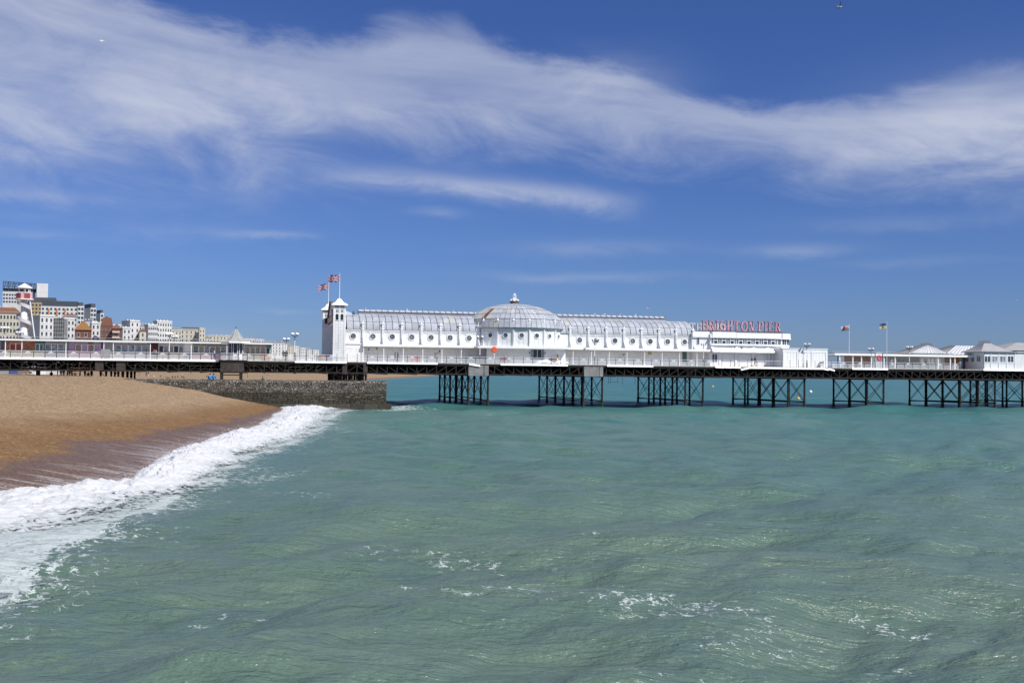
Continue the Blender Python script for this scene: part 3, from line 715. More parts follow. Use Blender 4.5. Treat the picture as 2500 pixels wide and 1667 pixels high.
# courses of squared blocks
bms = []
for k in range(5):
    r_ = random.Random(k); mb = MB()
    j = lambda a: a + r_.uniform(-0.04, 0.04)
    b = [(j(0), -0.05 + r_.uniform(-.03, .03), j(0)), (j(1), -0.05 + r_.uniform(-.03, .03), j(0)), (j(1), -0.05 + r_.uniform(-.03, .03), j(1)), (j(0), -0.05 + r_.uniform(-.03, .03), j(1))]
    c_ = [(p[0] * 0.9 + 0.05, p[1] - 0.06, p[2] * 0.86 + 0.07) for p in b]
    mb.hexa([(0, 0.2, 0), (1, 0.2, 0), (1, 0.2, 1), (0, 0.2, 1)], b); mb.hexa(b, c_)
    bms.append(mb.mesh('stone', ['groyne_block']))
nrow_ = 5; hrow = (gmid - gfoot) / nrow_; cnt = 0
for r_ in range(nrow_):
    u_ = gu1 - 0.02 - (0.35 if r_ % 2 else 0.0)
    zb = gfoot + r_ * hrow
    first = True
    while u_ > gu0 and cnt < 296:
        w_ = rng.uniform(0.5, 1.0)
        if first and r_ % 2: w_ = 0.33; u_ = gu1 - 0.02
        first = False
        wpt = pier_w(u_ - w_ / 2, GV)
        if float(beach_z(np.array([wpt.x]), np.array([wpt.y]), False)[0]) > zb + hrow: break
        pin('stone', bms[rng.randrange(5)], gr_, u_ - w_ + 0.025, GV + 0.02, zb + 0.02, 0, (w_ - 0.05, 1, hrow - 0.045)); cnt += 1
        u_ -= w_
# footing
for k in range(18):
    u1_ = gu1 + 0.75 - k * 2.2; u0_ = u1_ - 2.16
    if u0_ < gu0 + 8: break
    mb = MB(); q_ = rng.uniform(-0.06, 0.06); zt = gfoot - 0.03 + rng.uniform(-0.05, 0.03)
    mb.hexa([(u0_, GV - 0.62 + q_, -1.2), (u1_, GV - 0.62 + q_, -1.2), (u1_, GV + 0.3, -1.2), (u0_, GV + 0.3, -1.2)],
            [(u0_, GV - 0.45 + q_, zt), (u1_, GV - 0.45 + q_, zt), (u1_, GV + 0.3, zt + 0.05), (u0_, GV + 0.3, zt + 0.05)])
    mb.build('footing_slab', ['groyne_block'], gr_)
# pale lime courses near the seaward end
mb = MB()
for k in range(26):
    u_ = gu1 - 0.4 - rng.uniform(0, 12); z_ = gfoot + hrow * rng.choice([1, 2, 3, 3, 4, 4, 4, 5]) ; w_ = rng.uniform(0.4, 1.6)
    mb.box(u_ - w_, u_, GV - 0.045, GV + 0.1, z_ - 0.055, z_ + 0.035)
    if rng.random() < 0.6: mb.box(u_ - 0.05, u_ + 0.03, GV - 0.042, GV + 0.1, z_ - rng.uniform(0.2, 0.42), z_ - 0.06)
mb.build('lime_joint', ['groyne_mortar_pale'], gr_, kind='stuff')

# loose larger stones and bits of weed on the shingle
def scatter(name, n, smin, smax, matn, label, cat, flat=0.6, dmin=9.0, dmax=48.0):
    V = []; F = []
    for k in range(n):
        Y = 58 * (172 / 58.0) ** rng.random(); d = rng.uniform(dmin, dmax); X = float(shore_x(Y)) - d
        z = float(beach_z(np.array([X]), np.array([Y]))[0]); s_ = rng.uniform(smin, smax) * (0.6 + Y / 140); b_ = len(V); sc_ = (rng.uniform(0.7, 1.6), rng.uniform(0.7, 1.6), flat)
        V += [(X + q_[0] * s_ * sc_[0], Y + q_[1] * s_ * sc_[1], z + q_[2] * s_ * sc_[2]) for q_ in ico]; F += [tuple(b_ + i for i in f) for f in icf]
    me = bpy.data.meshes.new(name); me.from_pydata(V, [], F); me.materials.append(M[matn]); tag(link(name, me), label, cat, kind='stuff')
mat('pale_stone', (0.38, 0.32, 0.24), 0.9, var=0.3, nscale=0.9); mat('dark_stone', (0.13, 0.085, 0.05), 0.9, var=0.4, nscale=0.9)
scatter('pale_pebbles', 1300, 0.016, 0.040, 'pale_stone', 'scattered pale pebbles over the brown shingle', 'pebbles')
scatter('dark_pebbles', 1600, 0.02, 0.05, 'dark_stone', 'scattered dark pebbles over the brown shingle', 'pebbles')

# ================================================================== THE PIER (deck, girders, columns, railings)
DECK = 7.85; TB = 5.88; TT = 7.28
U0, U1 = -112.0, 132.0
pier = pthing('pier', 'long seaside pier with black iron girders, columns and white filigree railings', 'pier', 0, 0, 0)
SEGS = [(U0, -33.5, 18.5), (-33.5, 63.0, 35.0), (63.0, U1, 27.0)]     # wider under the pavilions
for a, b, w in SEGS:
    mb = MB(); mb.box(a, b - 0.01, 0.02, w, DECK - 0.16, DECK); mb.build('deck', ['deck_timber'], pier)
    mb = MB(); mb.box(a, b - 0.01, 0.10, 0.34, TT + 0.14, DECK - 0.165); mb.build('edge_beam', ['iron'], pier)
POST0 = ux(896.8); POSTD = (ux(1114.1) - POST0) / 9.0
posts = [POST0 + k * POSTD for k in range(-60, 80) if U0 < POST0 + k * POSTD < U1]
# front truss: members one by one
mv = MB().box(-0.07, 0.07, -0.06, 0.06, TB + 0.1, TT).mesh('truss_vertical', ['iron_rust'])
dl = math.hypot(POSTD, TT - TB - 0.2)
md_ = MB().box(0, 1, -0.04, 0.04, -0.05, 0.05).mesh('truss_diagonal', ['iron_rust'])
bents = []
mb = MB(); 
for (a, b, w) in SEGS:
    MB().box(a, b - 0.01, 0.10, 0.36, TB - 0.12, TB + 0.12).build('bottom_chord', ['iron_rust'], pier)
    MB().box(a, b - 0.01, 0.12, 0.34, TT - 0.02, TT + 0.13).build('top_chord', ['iron'], pier)
SPAN = [ux(x) for x in (-300, -60, 240, 290, 565, 850, 1168, 1448, 1694, 1944, 2137, 2400, 2700)]
for i, u in enumerate(posts[:-1]):
    pin('truss_vertical', mv, pier, u, 0.18, 0)
    # diagonals fall towards mid span
    k = max([j for j in range(len(SPAN)) if SPAN[j] <= u] or [0]); mid = (SPAN[k] + SPAN[min(k + 1, len(SPAN) - 1)]) / 2
    a = math.atan2(TT - TB - 0.2, POSTD)
    if u + POSTD / 2 < mid: pin('truss_diagonal', md_, pier, u, 0.18, TT - 0.05, (0, a, 0), (dl, 1, 1))
    else: pin('truss_diagonal', md_, pier, u, 0.18, TB + 0.12, (0, -a, 0), (dl, 1, 1))
# girders behind, seen through the front one
for (a, b, w) in SEGS:
    n = int((w - 1.5) // 3.0)
    for j in range(1, n + 1):
        v = 0.3 + j * (w - 0.8) / n
        mb = MB()
        mb.box(a, b - 0.02, v - 0.10, v + 0.10, TB - 0.10, TB + 0.10); mb.box(a, b - 0.02, v - 0.10, v + 0.10, TT - 0.05, TT + 0.25)
        if j % 2: mb.box(a, b - 0.02, v - 0.04, v + 0.04, (TB + TT) / 2 - 0.06, (TB + TT) / 2 + 0.06)
        u = a + 0.3 * j
        st = POSTD * 0.5
        while u < b - st:
            mb.bar((u, v, TB), (u + st, v, TT), 0.09, 0.05); mb.bar((u + st, v, TB), (u, v, TT), 0.09, 0.05)
            u += st
        if j % 2 == 0 or j == 1:            # dark plates added behind the lattice web so only chinks of light get through
            x = a; 
            while x < b - 1.2:
                for zz in range(4):
                    if rng.random() < (0.86 if a < -60 else 0.88): mb.box(x + rng.uniform(0, 0.12), min(b - 0.1, x + rng.uniform(0.75, 1.1)), v + 0.06, v + 0.09, TB + 0.12 + zz * 0.30, TB + 0.12 + zz * 0.30 + rng.uniform(0.20, 0.29))
                x += 0.95
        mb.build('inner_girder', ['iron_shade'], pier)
mb = MB()
for u in posts:
    w = [s[2] for s in SEGS if s[0] <= u < s[1]][0]
    mb.box(u + 0.35, u + 0.55, 0.4, w - 0.1, TT + 0.26, DECK - 0.17); mb.box(u + 1.15, u + 1.35, 0.4, w - 0.1, TT + 0.26, DECK - 0.17)
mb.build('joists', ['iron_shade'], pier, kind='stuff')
for u in posts[::3]:
    w = [s[2] for s in SEGS if s[0] <= u < s[1]][0]
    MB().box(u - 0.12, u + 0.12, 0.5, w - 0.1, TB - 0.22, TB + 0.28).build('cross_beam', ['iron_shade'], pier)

# columns in bents
def col_mesh(h, rust=False):
    mb = MB(); r = 0.185
    mb.lathe([(r + 0.07, -1.8), (r + 0.08, 0.30), (r + 0.05, 0.42), (r + 0.06, 0.8), (r + 0.03, 1.1)], n=10, m=1)
    mb.lathe([(r + 0.02, 1.1), (r + 0.02, 1.15), (r + 0.11, 1.16), (r + 0.11, 1.30), (r, 1.34), (r, h * 0.55), (r + 0.06, h * 0.55 + 0.02), (r + 0.06, h * 0.55 + 0.14), (r, h * 0.55 + 0.18), (r, h - 0.45), (r + 0.05, h - 0.40), (r + 0.05, h - 0.2), (r + 0.13, h - 0.18), (r + 0.13, h)], n=10)
    return mb.mesh('column', ['iron_rust' if rust else 'pile_iron', 'weed'], smooth=False)
CM = col_mesh(TB - 0.12); CMR = col_mesh(TB - 0.12, True)
rod = MB().box(0, 1, -0.036, 0.036, -0.036, 0.036).mesh('tie_rod', ['pile_iron'])
def rodpin(a, b, name='tie_rod', w=1.0):
    a = Vector(a); b = Vector(b); d = b - a
    o = pin(name, rod, pier, a.x, a.y, a.z, (0, -math.atan2(d.z, math.hypot(d.x, d.y)), math.atan2(d.y, d.x)), (d.length, w, w)); return o
def group(us, vs, zlo=0.9):
    zl, zh = 1.25, TB - 0.45
    for i, u in enumerate(us):
        for j, v in enumerate(vs):
            pin('column', CMR if j == 0 else CM, pier, u, v, 0)
        MB().box(u - 0.07, u + 0.07, vs[0] - 0.1, vs[-1] + 0.1, zl - 0.12, zl + 0.08).build('brace', ['pile_iron'], pier)
        MB().box(u - 0.07, u + 0.07, vs[0] - 0.1, vs[-1] + 0.1, zh + 0.12, zh + 0.26).build('brace', ['pile_iron'], pier)
        for j in range(len(vs) - 1):
            rodpin((u + 0.16, vs[j], zl), (u + 0.16, vs[j + 1], zh)); rodpin((u - 0.16, vs[j + 1], zl), (u - 0.16, vs[j], zh))
    for i in range(len(us) - 1):
        for j, v in enumerate(vs):
            if j % 2 and j != len(vs) - 1: continue
            rodpin((us[i], v - 0.17, zl), (us[i + 1], v - 0.17, zh)); rodpin((us[i], v + 0.17, zh), (us[i + 1], v + 0.17, zl))
        for v in (vs[0], vs[-1]):
            MB().box(us[i] - 0.1, us[i + 1] + 0.1, v - 0.07, v + 0.07, zl - 0.24, zl - 0.10).build('brace', ['pile_iron'], pier)
    return us
wide = [0.9, 7.4, 13.9, 20.4, 26.9, 33.4]
mid5 = [0.9, 7.2, 13.5, 19.8, 25.6]
group([ux(1143, 0.9, 960), ux(1191, 0.9, 960)], wide)
group([ux(1424, 0.9, 960), ux(1470, 0.9, 960)], wide)
group([ux(1673, 0.9, 960), ux(1716, 0.9, 960)], wide[:5])
group([ux(1924, 0.9, 960), ux(1964, 0.9, 960)], mid5)
group([ux(2117, 0.9, 960), ux(2157, 0.9, 960)], mid5[:3])
group([ux(2344, 0.9, 960), ux(2388, 0.9, 960), ux(2429, 0.9, 960)], [0.9, 6.6, 12.3, 18.0])
group([ux(2560, 0.9, 960), ux(2600, 0.9, 960)], mid5)
# short bents over the beach
def short_bent(u, vs, rust=True):
    for v in vs:
        p = pier_w(u, v); zb = float(beach_z(np.array([p.x]), np.array([p.y]), False)[0]) - 0.6
        mb = MB(); h = TB - 0.1 - zb
        mb.lathe([(0.17, 0), (0.17, h - 0.45), (0.24, h - 0.42), (0.24, h - 0.30), (0.17, h - 0.28), (0.17, h - 0.1), (0.30, h - 0.06), (0.30, h)], n=10)
        pin('column', mb.mesh('column', ['iron_rust' if rust else 'pile_iron']), pier, u, v, zb)
    return u
for x in (246, 289, 299): short_bent(ux(x, 1.0, 910), [1.0, 7.0, 13.0, 17.5])
for x in (815, 829, 843, 857, 871, 884, 893): short_bent(ux(x, 0.9, 920), [0.9, 6.5, 12, 17.4])
for x in (819, 834, 848, 862, 877, 890):          # little cast arches between the short columns
    u = ux(x, 0.9, 915); mb = MB()
    mb.tube([(u - 0.42 + 0.84 * k / 6, 0.9, TB - 0.62 + 0.34 * math.sin(math.pi * k / 6)) for k in range(7)], 0.045, 6)
    mb.build('arch', ['iron_rust'], pier)
for x in (-70,): short_bent(ux(x, 1.0, 905), [1.0, 9.0, 17.0])
# raking struts
for x, dx in ((246, 14), (286, -12)):
    u = ux(x, 0.7, 912); u2 = ux(x + dx, 0.7, 920)
    MB().bar((u, 0.7, TB - 0.3), (u2, 0.7, 4.6), 0.10).build('strut', ['iron_rust'], pier)
# plate clad piers
def plate(x0, x1, y0, y1, m, vf, dep=1.2):
    u0, u1 = ux(x0, vf, (y0 + y1) / 2), ux(x1, vf, (y0 + y1) / 2); z1, z0 = zy(x0, y0, vf), zy(x0, y1, vf)
    MB().box(u0, u1, vf, vf + dep, z0, z1).build('cladding_plate', [m], pier)
plate(1144, 1181, 891, 917, 'concrete_plate', -0.12); plate(1182.5, 1193, 892, 917.5, 'concrete_plate', -0.16)
plate(1426, 1463, 895, 919, 'concrete_plate', -0.12); plate(1464, 1472.5, 895.5, 919.3, 'concrete_plate', -0.16)
# dark plated bays over the beach
plate(232, 252, 880, 905, 'rust_plate', -0.02); plate(284, 306, 881, 906, 'rust_plate', -0.02)
plate(836, 847, 886, 913, 'rust_plate', 0.02, 0.4); plate(887, 897, 886, 914, 'rust_plate', 0.02, 0.4)
# kiosk platform standing out from the side of the pier
kv = -2.2
ku0, ku1 = ux(537, kv, 890), ux(603, kv, 890)
MB().box(ku0, ku1, kv, 0.08, DECK - 0.42, DECK - 0.02).build('platform', ['iron'], pier)
MB().box(ku0 + 0.1, ku1 - 0.5, kv + 0.05, -0.02, TB + 0.02, DECK - 0.44).build('cladding_plate', ['rust_plate'], pier)
MB().box(ku0 - 0.1, ku1 + 0.1, kv, 0.0, TB - 0.22, TB).build('platform_beam', ['iron_rust'], pier)
for x in (541, 588):
    u = ux(x, kv, 915); p = pier_w(u, kv + 0.3); zb = float(beach_z(np.array([p.x]), np.array([p.y]), False)[0]) - 0.5
    MB().box(u - 0.26, u + 0.26, kv + 0.1, kv + 0.6, zb, TB - 0.2).build('column', ['iron_rust'], pier)
    s = 1 if x < 560 else -1
    MB().bar((u, kv + 0.3, TB - 0.9), (u + s * 0.95, kv + 0.3, zb + 0.5), 0.08).build('strut', ['iron_rust'], pier)
MB().box(ux(541, kv, 915), ux(588, kv, 915), kv + 0.25, kv + 0.4, TB - 0.62, TB - 0.45).build('brace', ['iron_rust'], pier)

# white fascia boards along the deck edge (pixels as read from the photograph)
for x0, x1, drop0, drop1 in [(-260, -130, 0, 0), (-129, 0, 0, 0), (0.6, 180, 0, 0), (180.6, 360, 0, 0), (360.6, 534, 0, 0), (720, 846, 0, 0), (896.5, 1068, 0, 0), (1145, 1172, 0.02, 0.30), (1222, 1386, 0, 0.02), (1482, 1594, 0, 0), (1746, 1767, 0, 0.03), (1768, 1787, 0, 0.03), (1788, 1808, 0, 0.04),
                            (1808.6, 1829, 0.42, 0.08), (1829.4, 2008, 0.06, 0.06), (2008.4, 2022, 0.06, 0.25), (2022.6, 2037, 0.1, 0.38), (2080, 2167, 0, 0), (2400, 2700, -0.1, -0.1)]:
    u0, u1 = ux(x0, -0.1), ux(x1, -0.1); h = 0.30; zt = DECK - 0.02
    mb = MB(); mb.hexa([(u0, -0.34, zt - drop0 - h), (u1, -0.34, zt - drop1 - h), (u1, 0.0, zt - drop1 - h), (u0, 0.0, zt - drop0 - h)],
                       [(u0, -0.16, zt - drop0), (u1, -0.16, zt - drop1), (u1, 0.0, zt - drop1), (u0, 0.0, zt - drop0)])
    mb.build('fascia_board', ['white_bright'], pier)

# railings: slim dark posts, white rail and pierced panels with a peaked crest
RP = MB(); RP.lathe([(0.06, 0), (0.06, 0.12), (0.035, 0.16), (0.035, 0.62), (0.05, 0.64), (0.05, 0.70), (0.035, 0.72), (0.035, 1.18), (0.055, 1.20), (0.055, 1.27), (0.02, 1.34)], n=6)
RPm = RP.mesh('railing_post', ['navy_post'])
def panel_mesh(L, crest=True):
    mb = MB(); a = 0.06; h0, h1 = 0.08, 0.74; t = 0.012
    mb.box(a, L - a, -0.015, 0.015, h0 - 0.02, h0 + 0.02); mb.box(a, L - a, -0.015, 0.015, h1 - 0.015, h1 + 0.02)
    n = 9; d = (L - 2 * a) / n; hh = (h1 - h0) / 2
    for r in range(2):
        for k in range(n):
            x = a + k * d; z = h0 + r * hh; w = 0.034
            for (p, q) in (((x, z), (x + d, z + hh)), ((x + d, z), (x, z + hh))):
                dx, dz = q[0] - p[0], q[1] - p[1]; l = math.hypot(dx, dz); nx, nz = -dz / l * w / 2, dx / l * w / 2
                mb.quad((p[0] - nx, 0, p[1] - nz), (q[0] - nx, 0, q[1] - nz), (q[0] + nx, 0, q[1] + nz), (p[0] + nx, 0, p[1] + nz))
    if crest:
        c = L / 2
        for k in range(7):
            x = c + (k - 3) * 0.10; hgt = 0.30 - abs(k - 3) * 0.075
            mb.box(x - 0.026, x + 0.026, -0.012, 0.012, h1 + 0.02, h1 + 0.02 + hgt)
        for s in (-1, 1): mb.bar((c + s * 0.42, 0, h1 + 0.02), (c, 0, h1 + 0.33), 0.03, 0.045)
    return mb.mesh('railing_panel', ['white_trim'])
PANC = panel_mesh(POSTD, True); PANP = panel_mesh(POSTD, False)
RAIL = MB().box(0, POSTD, -0.028, 0.028, 1.06, 1.12).mesh('handrail', ['white_trim'])
gaps = [(ux(812), ux(846)), (ux(2342), ux(2520))]
kslot = (ku0, ku1)
plain = (ux(1744), ux(2020))
cp = 0
for i, u in enumerate(posts):
    if any(a < u < b for a, b in gaps[1:]): continue
    pin('railing_post', RPm, pier, u, 0.06, DECK)
    if any(a < u + POSTD / 2 < b for a, b in gaps[1:]): continue
    pin('handrail', RAIL, pier, u, 0.06, DECK)
    if plain[0] < u < plain[1]: 
        continue
    pin('railing_panel', PANC if i % 2 else PANP, pier, u, 0.06, DECK)
thin_rail = MB()
for u in [p for p in posts if plain[0] < p < plain[1]]:
    for z in (0.30, 0.55, 0.80): thin_rail.box(u, u + POSTD, 0.045, 0.065, DECK + z, DECK + z + 0.025)
thin_rail.build('lower_rail', ['white_trim'], pier)
# railing round the kiosk platform and along the far side
def rail_run(ua, va, ub, vb, n):
    for k in range(n + 1):
        t = k / n; u, v = ua + (ub - ua) * t, va + (vb - va) * t
        pin('railing_post', RPm, pier, u, v, DECK)
        if k < n:
            L_ = math.hypot(ub - ua, vb - va) / n; a = math.atan2(vb - va, ub - ua)
            pin('handrail', RAIL, pier, u, v, DECK, a, (L_ / POSTD, 1, 1)); pin('railing_panel', PANP, pier, u, v, DECK, a, (L_ / POSTD, 1, 1))
rail_run(ku0, -2.1, ku1, -2.1, 3); rail_run(ku0, -2.1, ku0, 0.0, 1); rail_run(ku1, -2.1, ku1, 0.0, 1)
far = MB()
for a, b, w in (SEGS[0], SEGS[2]):
    far.box(a, b, w - 0.16, w - 0.11, DECK + 1.05, DECK + 1.11); far.box(a, b, w - 0.16, w - 0.11, DECK + 0.7, DECK + 0.74)
    u = a
    while u < b: far.box(u - 0.03, u + 0.03, w - 0.17, w - 0.10, DECK, DECK + 1.2); u += POSTD
far.build('far_railing', ['white_trim'], pier)
# loose chains and hooks under the girder, and a maintenance ladder
for k, (x, y1) in enumerate([(1485, 939), (1490, 935), (1508, 934), (1519, 939), (1550, 938)]):
    u = ux(x, 0.5, 930); z1 = zy(x, y1, 0.5)
    MB().tube([(u, 0.5, TB - 0.1), (u + 0.04, 0.5, (TB + z1) / 2), (u - 0.02, 0.5, z1), (u + 0.06, 0.5, z1 + 0.08)], 0.03, 5).build('hanging_chain', ['pile_iron'], pier)
MB().tube([(ux(1486, 0.5, 932), 0.5, zy(1486, 932.5, 0.5)), (ux(1509, 0.5, 932), 0.5, zy(1509, 932.5, 0.5))], 0.025, 5).build('hanging_bar', ['pile_iron'], pier)
lu = ux(1684, -0.02, 905); mb = MB()
for du in (-0.4, 0.4): mb.box(lu + du - 0.03, lu + du + 0.03, -0.06, 0.0, TB - 0.1, DECK - 0.2)
for k in range(7): mb.box(lu - 0.4, lu + 0.4, -0.05, -0.01, TB + 0.1 + k * 0.24, TB + 0.14 + k * 0.24)
mb.build('ladder', ['iron_rust'], pier)

# ================================================================== DOMED PAVILION WITH TWO ENTRANCE TOWERS
WV_ = 5.5; VC = 10.8
zE = zy(1000, 807.5, WV_)            # eaves of the wings
zB = zy(1000, 841.5, WV_)            # foot of the upper wall
zC = zy(1000, 846.5, 4.2)            # canopy underside
uA = ux(842, WV_, 830); uD0 = ux(1170, WV_, 830); uD1 = ux(1386, WV_, 830); uZ = ux(1692, WV_, 836)
pav = pthing('domed_pavilion', 'long white domed pavilion with round windows and twin entrance towers on the pier', 'pavilion', (uA + uZ) / 2, 8, DECK)
# upper walls, bay by bay
porthole_ring = MB()
def ring(mb, R0, R1, y0, y1, n=28):
    for k in range(n):
        a = 2 * math.pi * k / n; b = 2 * math.pi * (k + 1) / n
        p = lambda r, t, y: (r * math.cos(t), y, r * math.sin(t))
        mb.quad(p(R0, a, y0), p(R0, b, y0), p(R1, b, y0), p(R1, a, y0))
        mb.quad(p(R1, a, y0), p(R1, b, y0), p(R1, b, y1), p(R1, a, y1))
        mb.quad(p(R0, b, y0), p(R0, a, y0), p(R0, a, y1), p(R0, b, y1))
ring(porthole_ring, 0.49, 0.60, -0.085, 0.02)
PR = porthole_ring.mesh('window_frame', ['white_trim'])
pg = MB(); pg.poly([(0.50 * math.cos(-2 * math.pi * k / 28), 0, 0.50 * math.sin(-2 * math.pi * k / 28)) for k in range(28)][::-1])
PG = pg.mesh('window', ['porthole_glass'])
glz = MB(); glz.box(-0.47, 0.47, -0.03, 0.0, -0.02, 0.02); glz.box(-0.02, 0.02, -0.03, 0.0, -0.47, 0.47); GZ = glz.mesh('glazing_bar', ['lead_light'])
def wall_bay(w, zb, ze, rel=True):      # local bay centred at x=0, outer face y=0; raised arched mouldings each side of the window
    mb = MB(); mb.box(-w / 2, w / 2, 0, 0.25, zb, ze); H = ze - zb
    mb.box(-w / 2, w / 2, -0.10, 0.0, ze - 0.16, ze + 0.02); mb.box(-w / 2, w / 2, -0.05, 0.0, ze - 0.42, ze - 0.34)
    mb.box(-w / 2, w / 2, -0.07, 0.0, zb, zb + 0.14)
    q = w * 0.185
    for cx in (-w * 0.32, w * 0.32):
        zt = zb + H * 0.66
        for s in (-1, 1): mb.box(cx + s * q - 0.035, cx + s * q + 0.035, -0.05, 0.0, zb + 0.14, zt)
        for k in range(6):
            a0, a1 = math.pi * k / 6, math.pi * (k + 1) / 6
            mb.bar((cx + q * math.cos(a0), -0.025, zt + q * math.sin(a0)), (cx + q * math.cos(a1), -0.025, zt + q * math.sin(a1)), 0.05, 0.07, upv=(0, 1, 0))
    return mb.mesh('wall_bay', ['white_paint'])
pil = MB()                               # pilaster with capped pinnacle and swept buttress foot
pil.box(-0.20, 0.20, -0.24, 0.02, 0, 3.05); pil.box(-0.24, 0.24, -0.28, 0.02, 2.55, 2.65); pil.box(-0.22, 0.22, -0.26, 0.3, 3.05, 3.12)
pil.box(-0.11, -0.07, -0.27, -0.24, 0.5, 2.5); pil.box(0.07, 0.11, -0.27, -0.24, 0.5, 2.5)
PIL = pil.mesh('pilaster', ['white_paint'])
pn = MB(); pn.box(-0.20, 0.20, -0.24, 0.16, 3.12, 3.55); pn.box(-0.28, 0.28, -0.32, 0.24, 3.55, 3.63)
pn.lathe([(0.36, 3.63), (0.24, 3.74), (0.12, 3.86), (0.06, 3.98), (0.085, 4.04), (0.05, 4.10), (0.012, 4.36)], (0, -0.04, 0), 8, a0=math.pi / 8)
PIN = pn.mesh('pinnacle', ['white_trim'])
bt = MB(); pts = [(0, 0.0)] + [(-1.15 * (1 - k / 8.0) ** 2.2 - 0.02, 2.0 * k / 8.0) for k in range(9)]
pts2 = [(0.0, 0.0)] + [(-1.1 * (1 - k / 8.0) ** 2.0 - 0.24, 1.75 * k / 8.0) for k in range(9)] + [(0.0, 1.75)]
i = len(bt.v); n = len(pts2)
bt.v += [(-0.07, p[0], p[1]) for p in pts2] + [(0.07, p[0], p[1]) for p in pts2]
bt.f.append(tuple(i + k for k in range(n))); bt.f.append(tuple(i + n + k for k in reversed(range(n)))); bt.m += [0, 0]
for k in range(n): bt.f.append((i + (k + 1) % n, i + k, i + n + k, i + n + (k + 1) % n)); bt.m.append(0)
BUT = bt.mesh('buttress', ['white_paint'])
hood = MB(); hood.box(-0.42, -0.02, -0.1, 0.5, -0.10, 0.05); HOOD = hood.mesh('gutter_box', ['slate_grey'])
def place_bays(xs, xw, v, zb, ze, first_plain=False):
    us = [ux(x, v, 825) for x in xs]
    for k in range(len(us) - 1):
        w = us[k + 1] - us[k]; c = (us[k] + us[k + 1]) / 2
        b = pin('wall_bay', wall_bay(w, zb, ze), pav, c, v, 0)
        uw, zw = on(xw[k], (zwin := 826 + (xw[k] - 1250) * 0.0108), v)
        wz = zb + (ze - zb) * 0.545
        o = link('window', PG, b, (uw - c, -0.055, wz)); link('window_frame', PR, o); 
        if k % 2: link('glazing_bar', GZ, o, (0, -0.01, 0), (0, rng.uniform(0, 1.5), 0))
    for k, u in enumerate(us[1:] if first_plain else us):
        s = (ze - zb) / 2.45
        pin('pilaster', PIL, pav, u, v, zb, 0, (1, 1, s)); pin('pinnacle', PIN, pav, u, v, zb + 3.1 * (s - 1) - 0.06, 0)
        pin('buttress', BUT, pav, u, v, zb + 0.02, 0); pin('gutter_box', HOOD, pav, u - 0.2, v, ze + 0.12)
LW = [842, 886, 934.5, 981.4, 1028.8, 1075.5, 1122, 1168]
place_bays(LW, [862, 910, 957.3, 1005, 1052, 1098.4, 1145], WV_, zB, zE, True)
RW = [1392, 1436.4, 1480, 1523, 1566, 1608.6, 1650.5, 1692]
place_bays(RW, [1414.6, 1455.7, 1501, 1544, 1587, 1629.5, 1671], WV_, zB, zE)
# plain back walls and ends
mb = MB(); 
for a, b in ((uA, uD0), (uD1, uZ)): mb.box(a, b, 16.0, 16.25, DECK, zE); mb.box(a + 0.02, b - 0.02, WV_ + 0.3, 16, zE - 0.3, zE - 0.1)
mb.box(uA, uA + 0.2, WV_ + 0.26, 16, DECK, zE + 2.2); mb.box(uZ - 0.2, uZ, WV_ + 0.26, 16, DECK, zE)
mb.build('rear_wall', ['white_paint'], pav)
# barrel roofs
def vault(t, grow=0.0, b=2.95): return (VC - (VC - WV_ + 0.1 + grow) * math.cos(t), zE + 0.05 + (b + grow) * math.sin(t))
TS = [0.0, R(29), R(54), R(77)]
def vault_panel(t0, t1, w, m):
    mb = MB(); n = 3; g = 0.055
    P = [vault(t0 + (t1 - t0) * k / n, 0.07) for k in range(n + 1)]; Q = [vault(t0 + (t1 - t0) * k / n, 0.0) for k in range(n + 1)]
    for k in range(n):
        mb.quad((g, P[k][0], P[k][1]), (w - g, P[k][0], P[k][1]), (w - g, P[k + 1][0], P[k + 1][1]), (g, P[k + 1][0], P[k + 1][1]))
        for xx in (g, w - g): mb.quad((xx, P[k][0], P[k][1]), (xx, P[k + 1][0], P[k + 1][1]), (xx, Q[k + 1][0], Q[k + 1][1]), (xx, Q[k][0], Q[k][1]))
    mb.quad((g, P[0][0], P[0][1]), (g, Q[0][0], Q[0][1]), (w - g, Q[0][0], Q[0][1]), (w - g, P[0][0], P[0][1]))
    mb.quad((g, P[n][0], P[n][1]), (w - g, P[n][0], P[n][1]), (w - g, Q[n][0], Q[n][1]), (g, Q[n][0], Q[n][1]))
    return mb.mesh('roof_panel', [m])
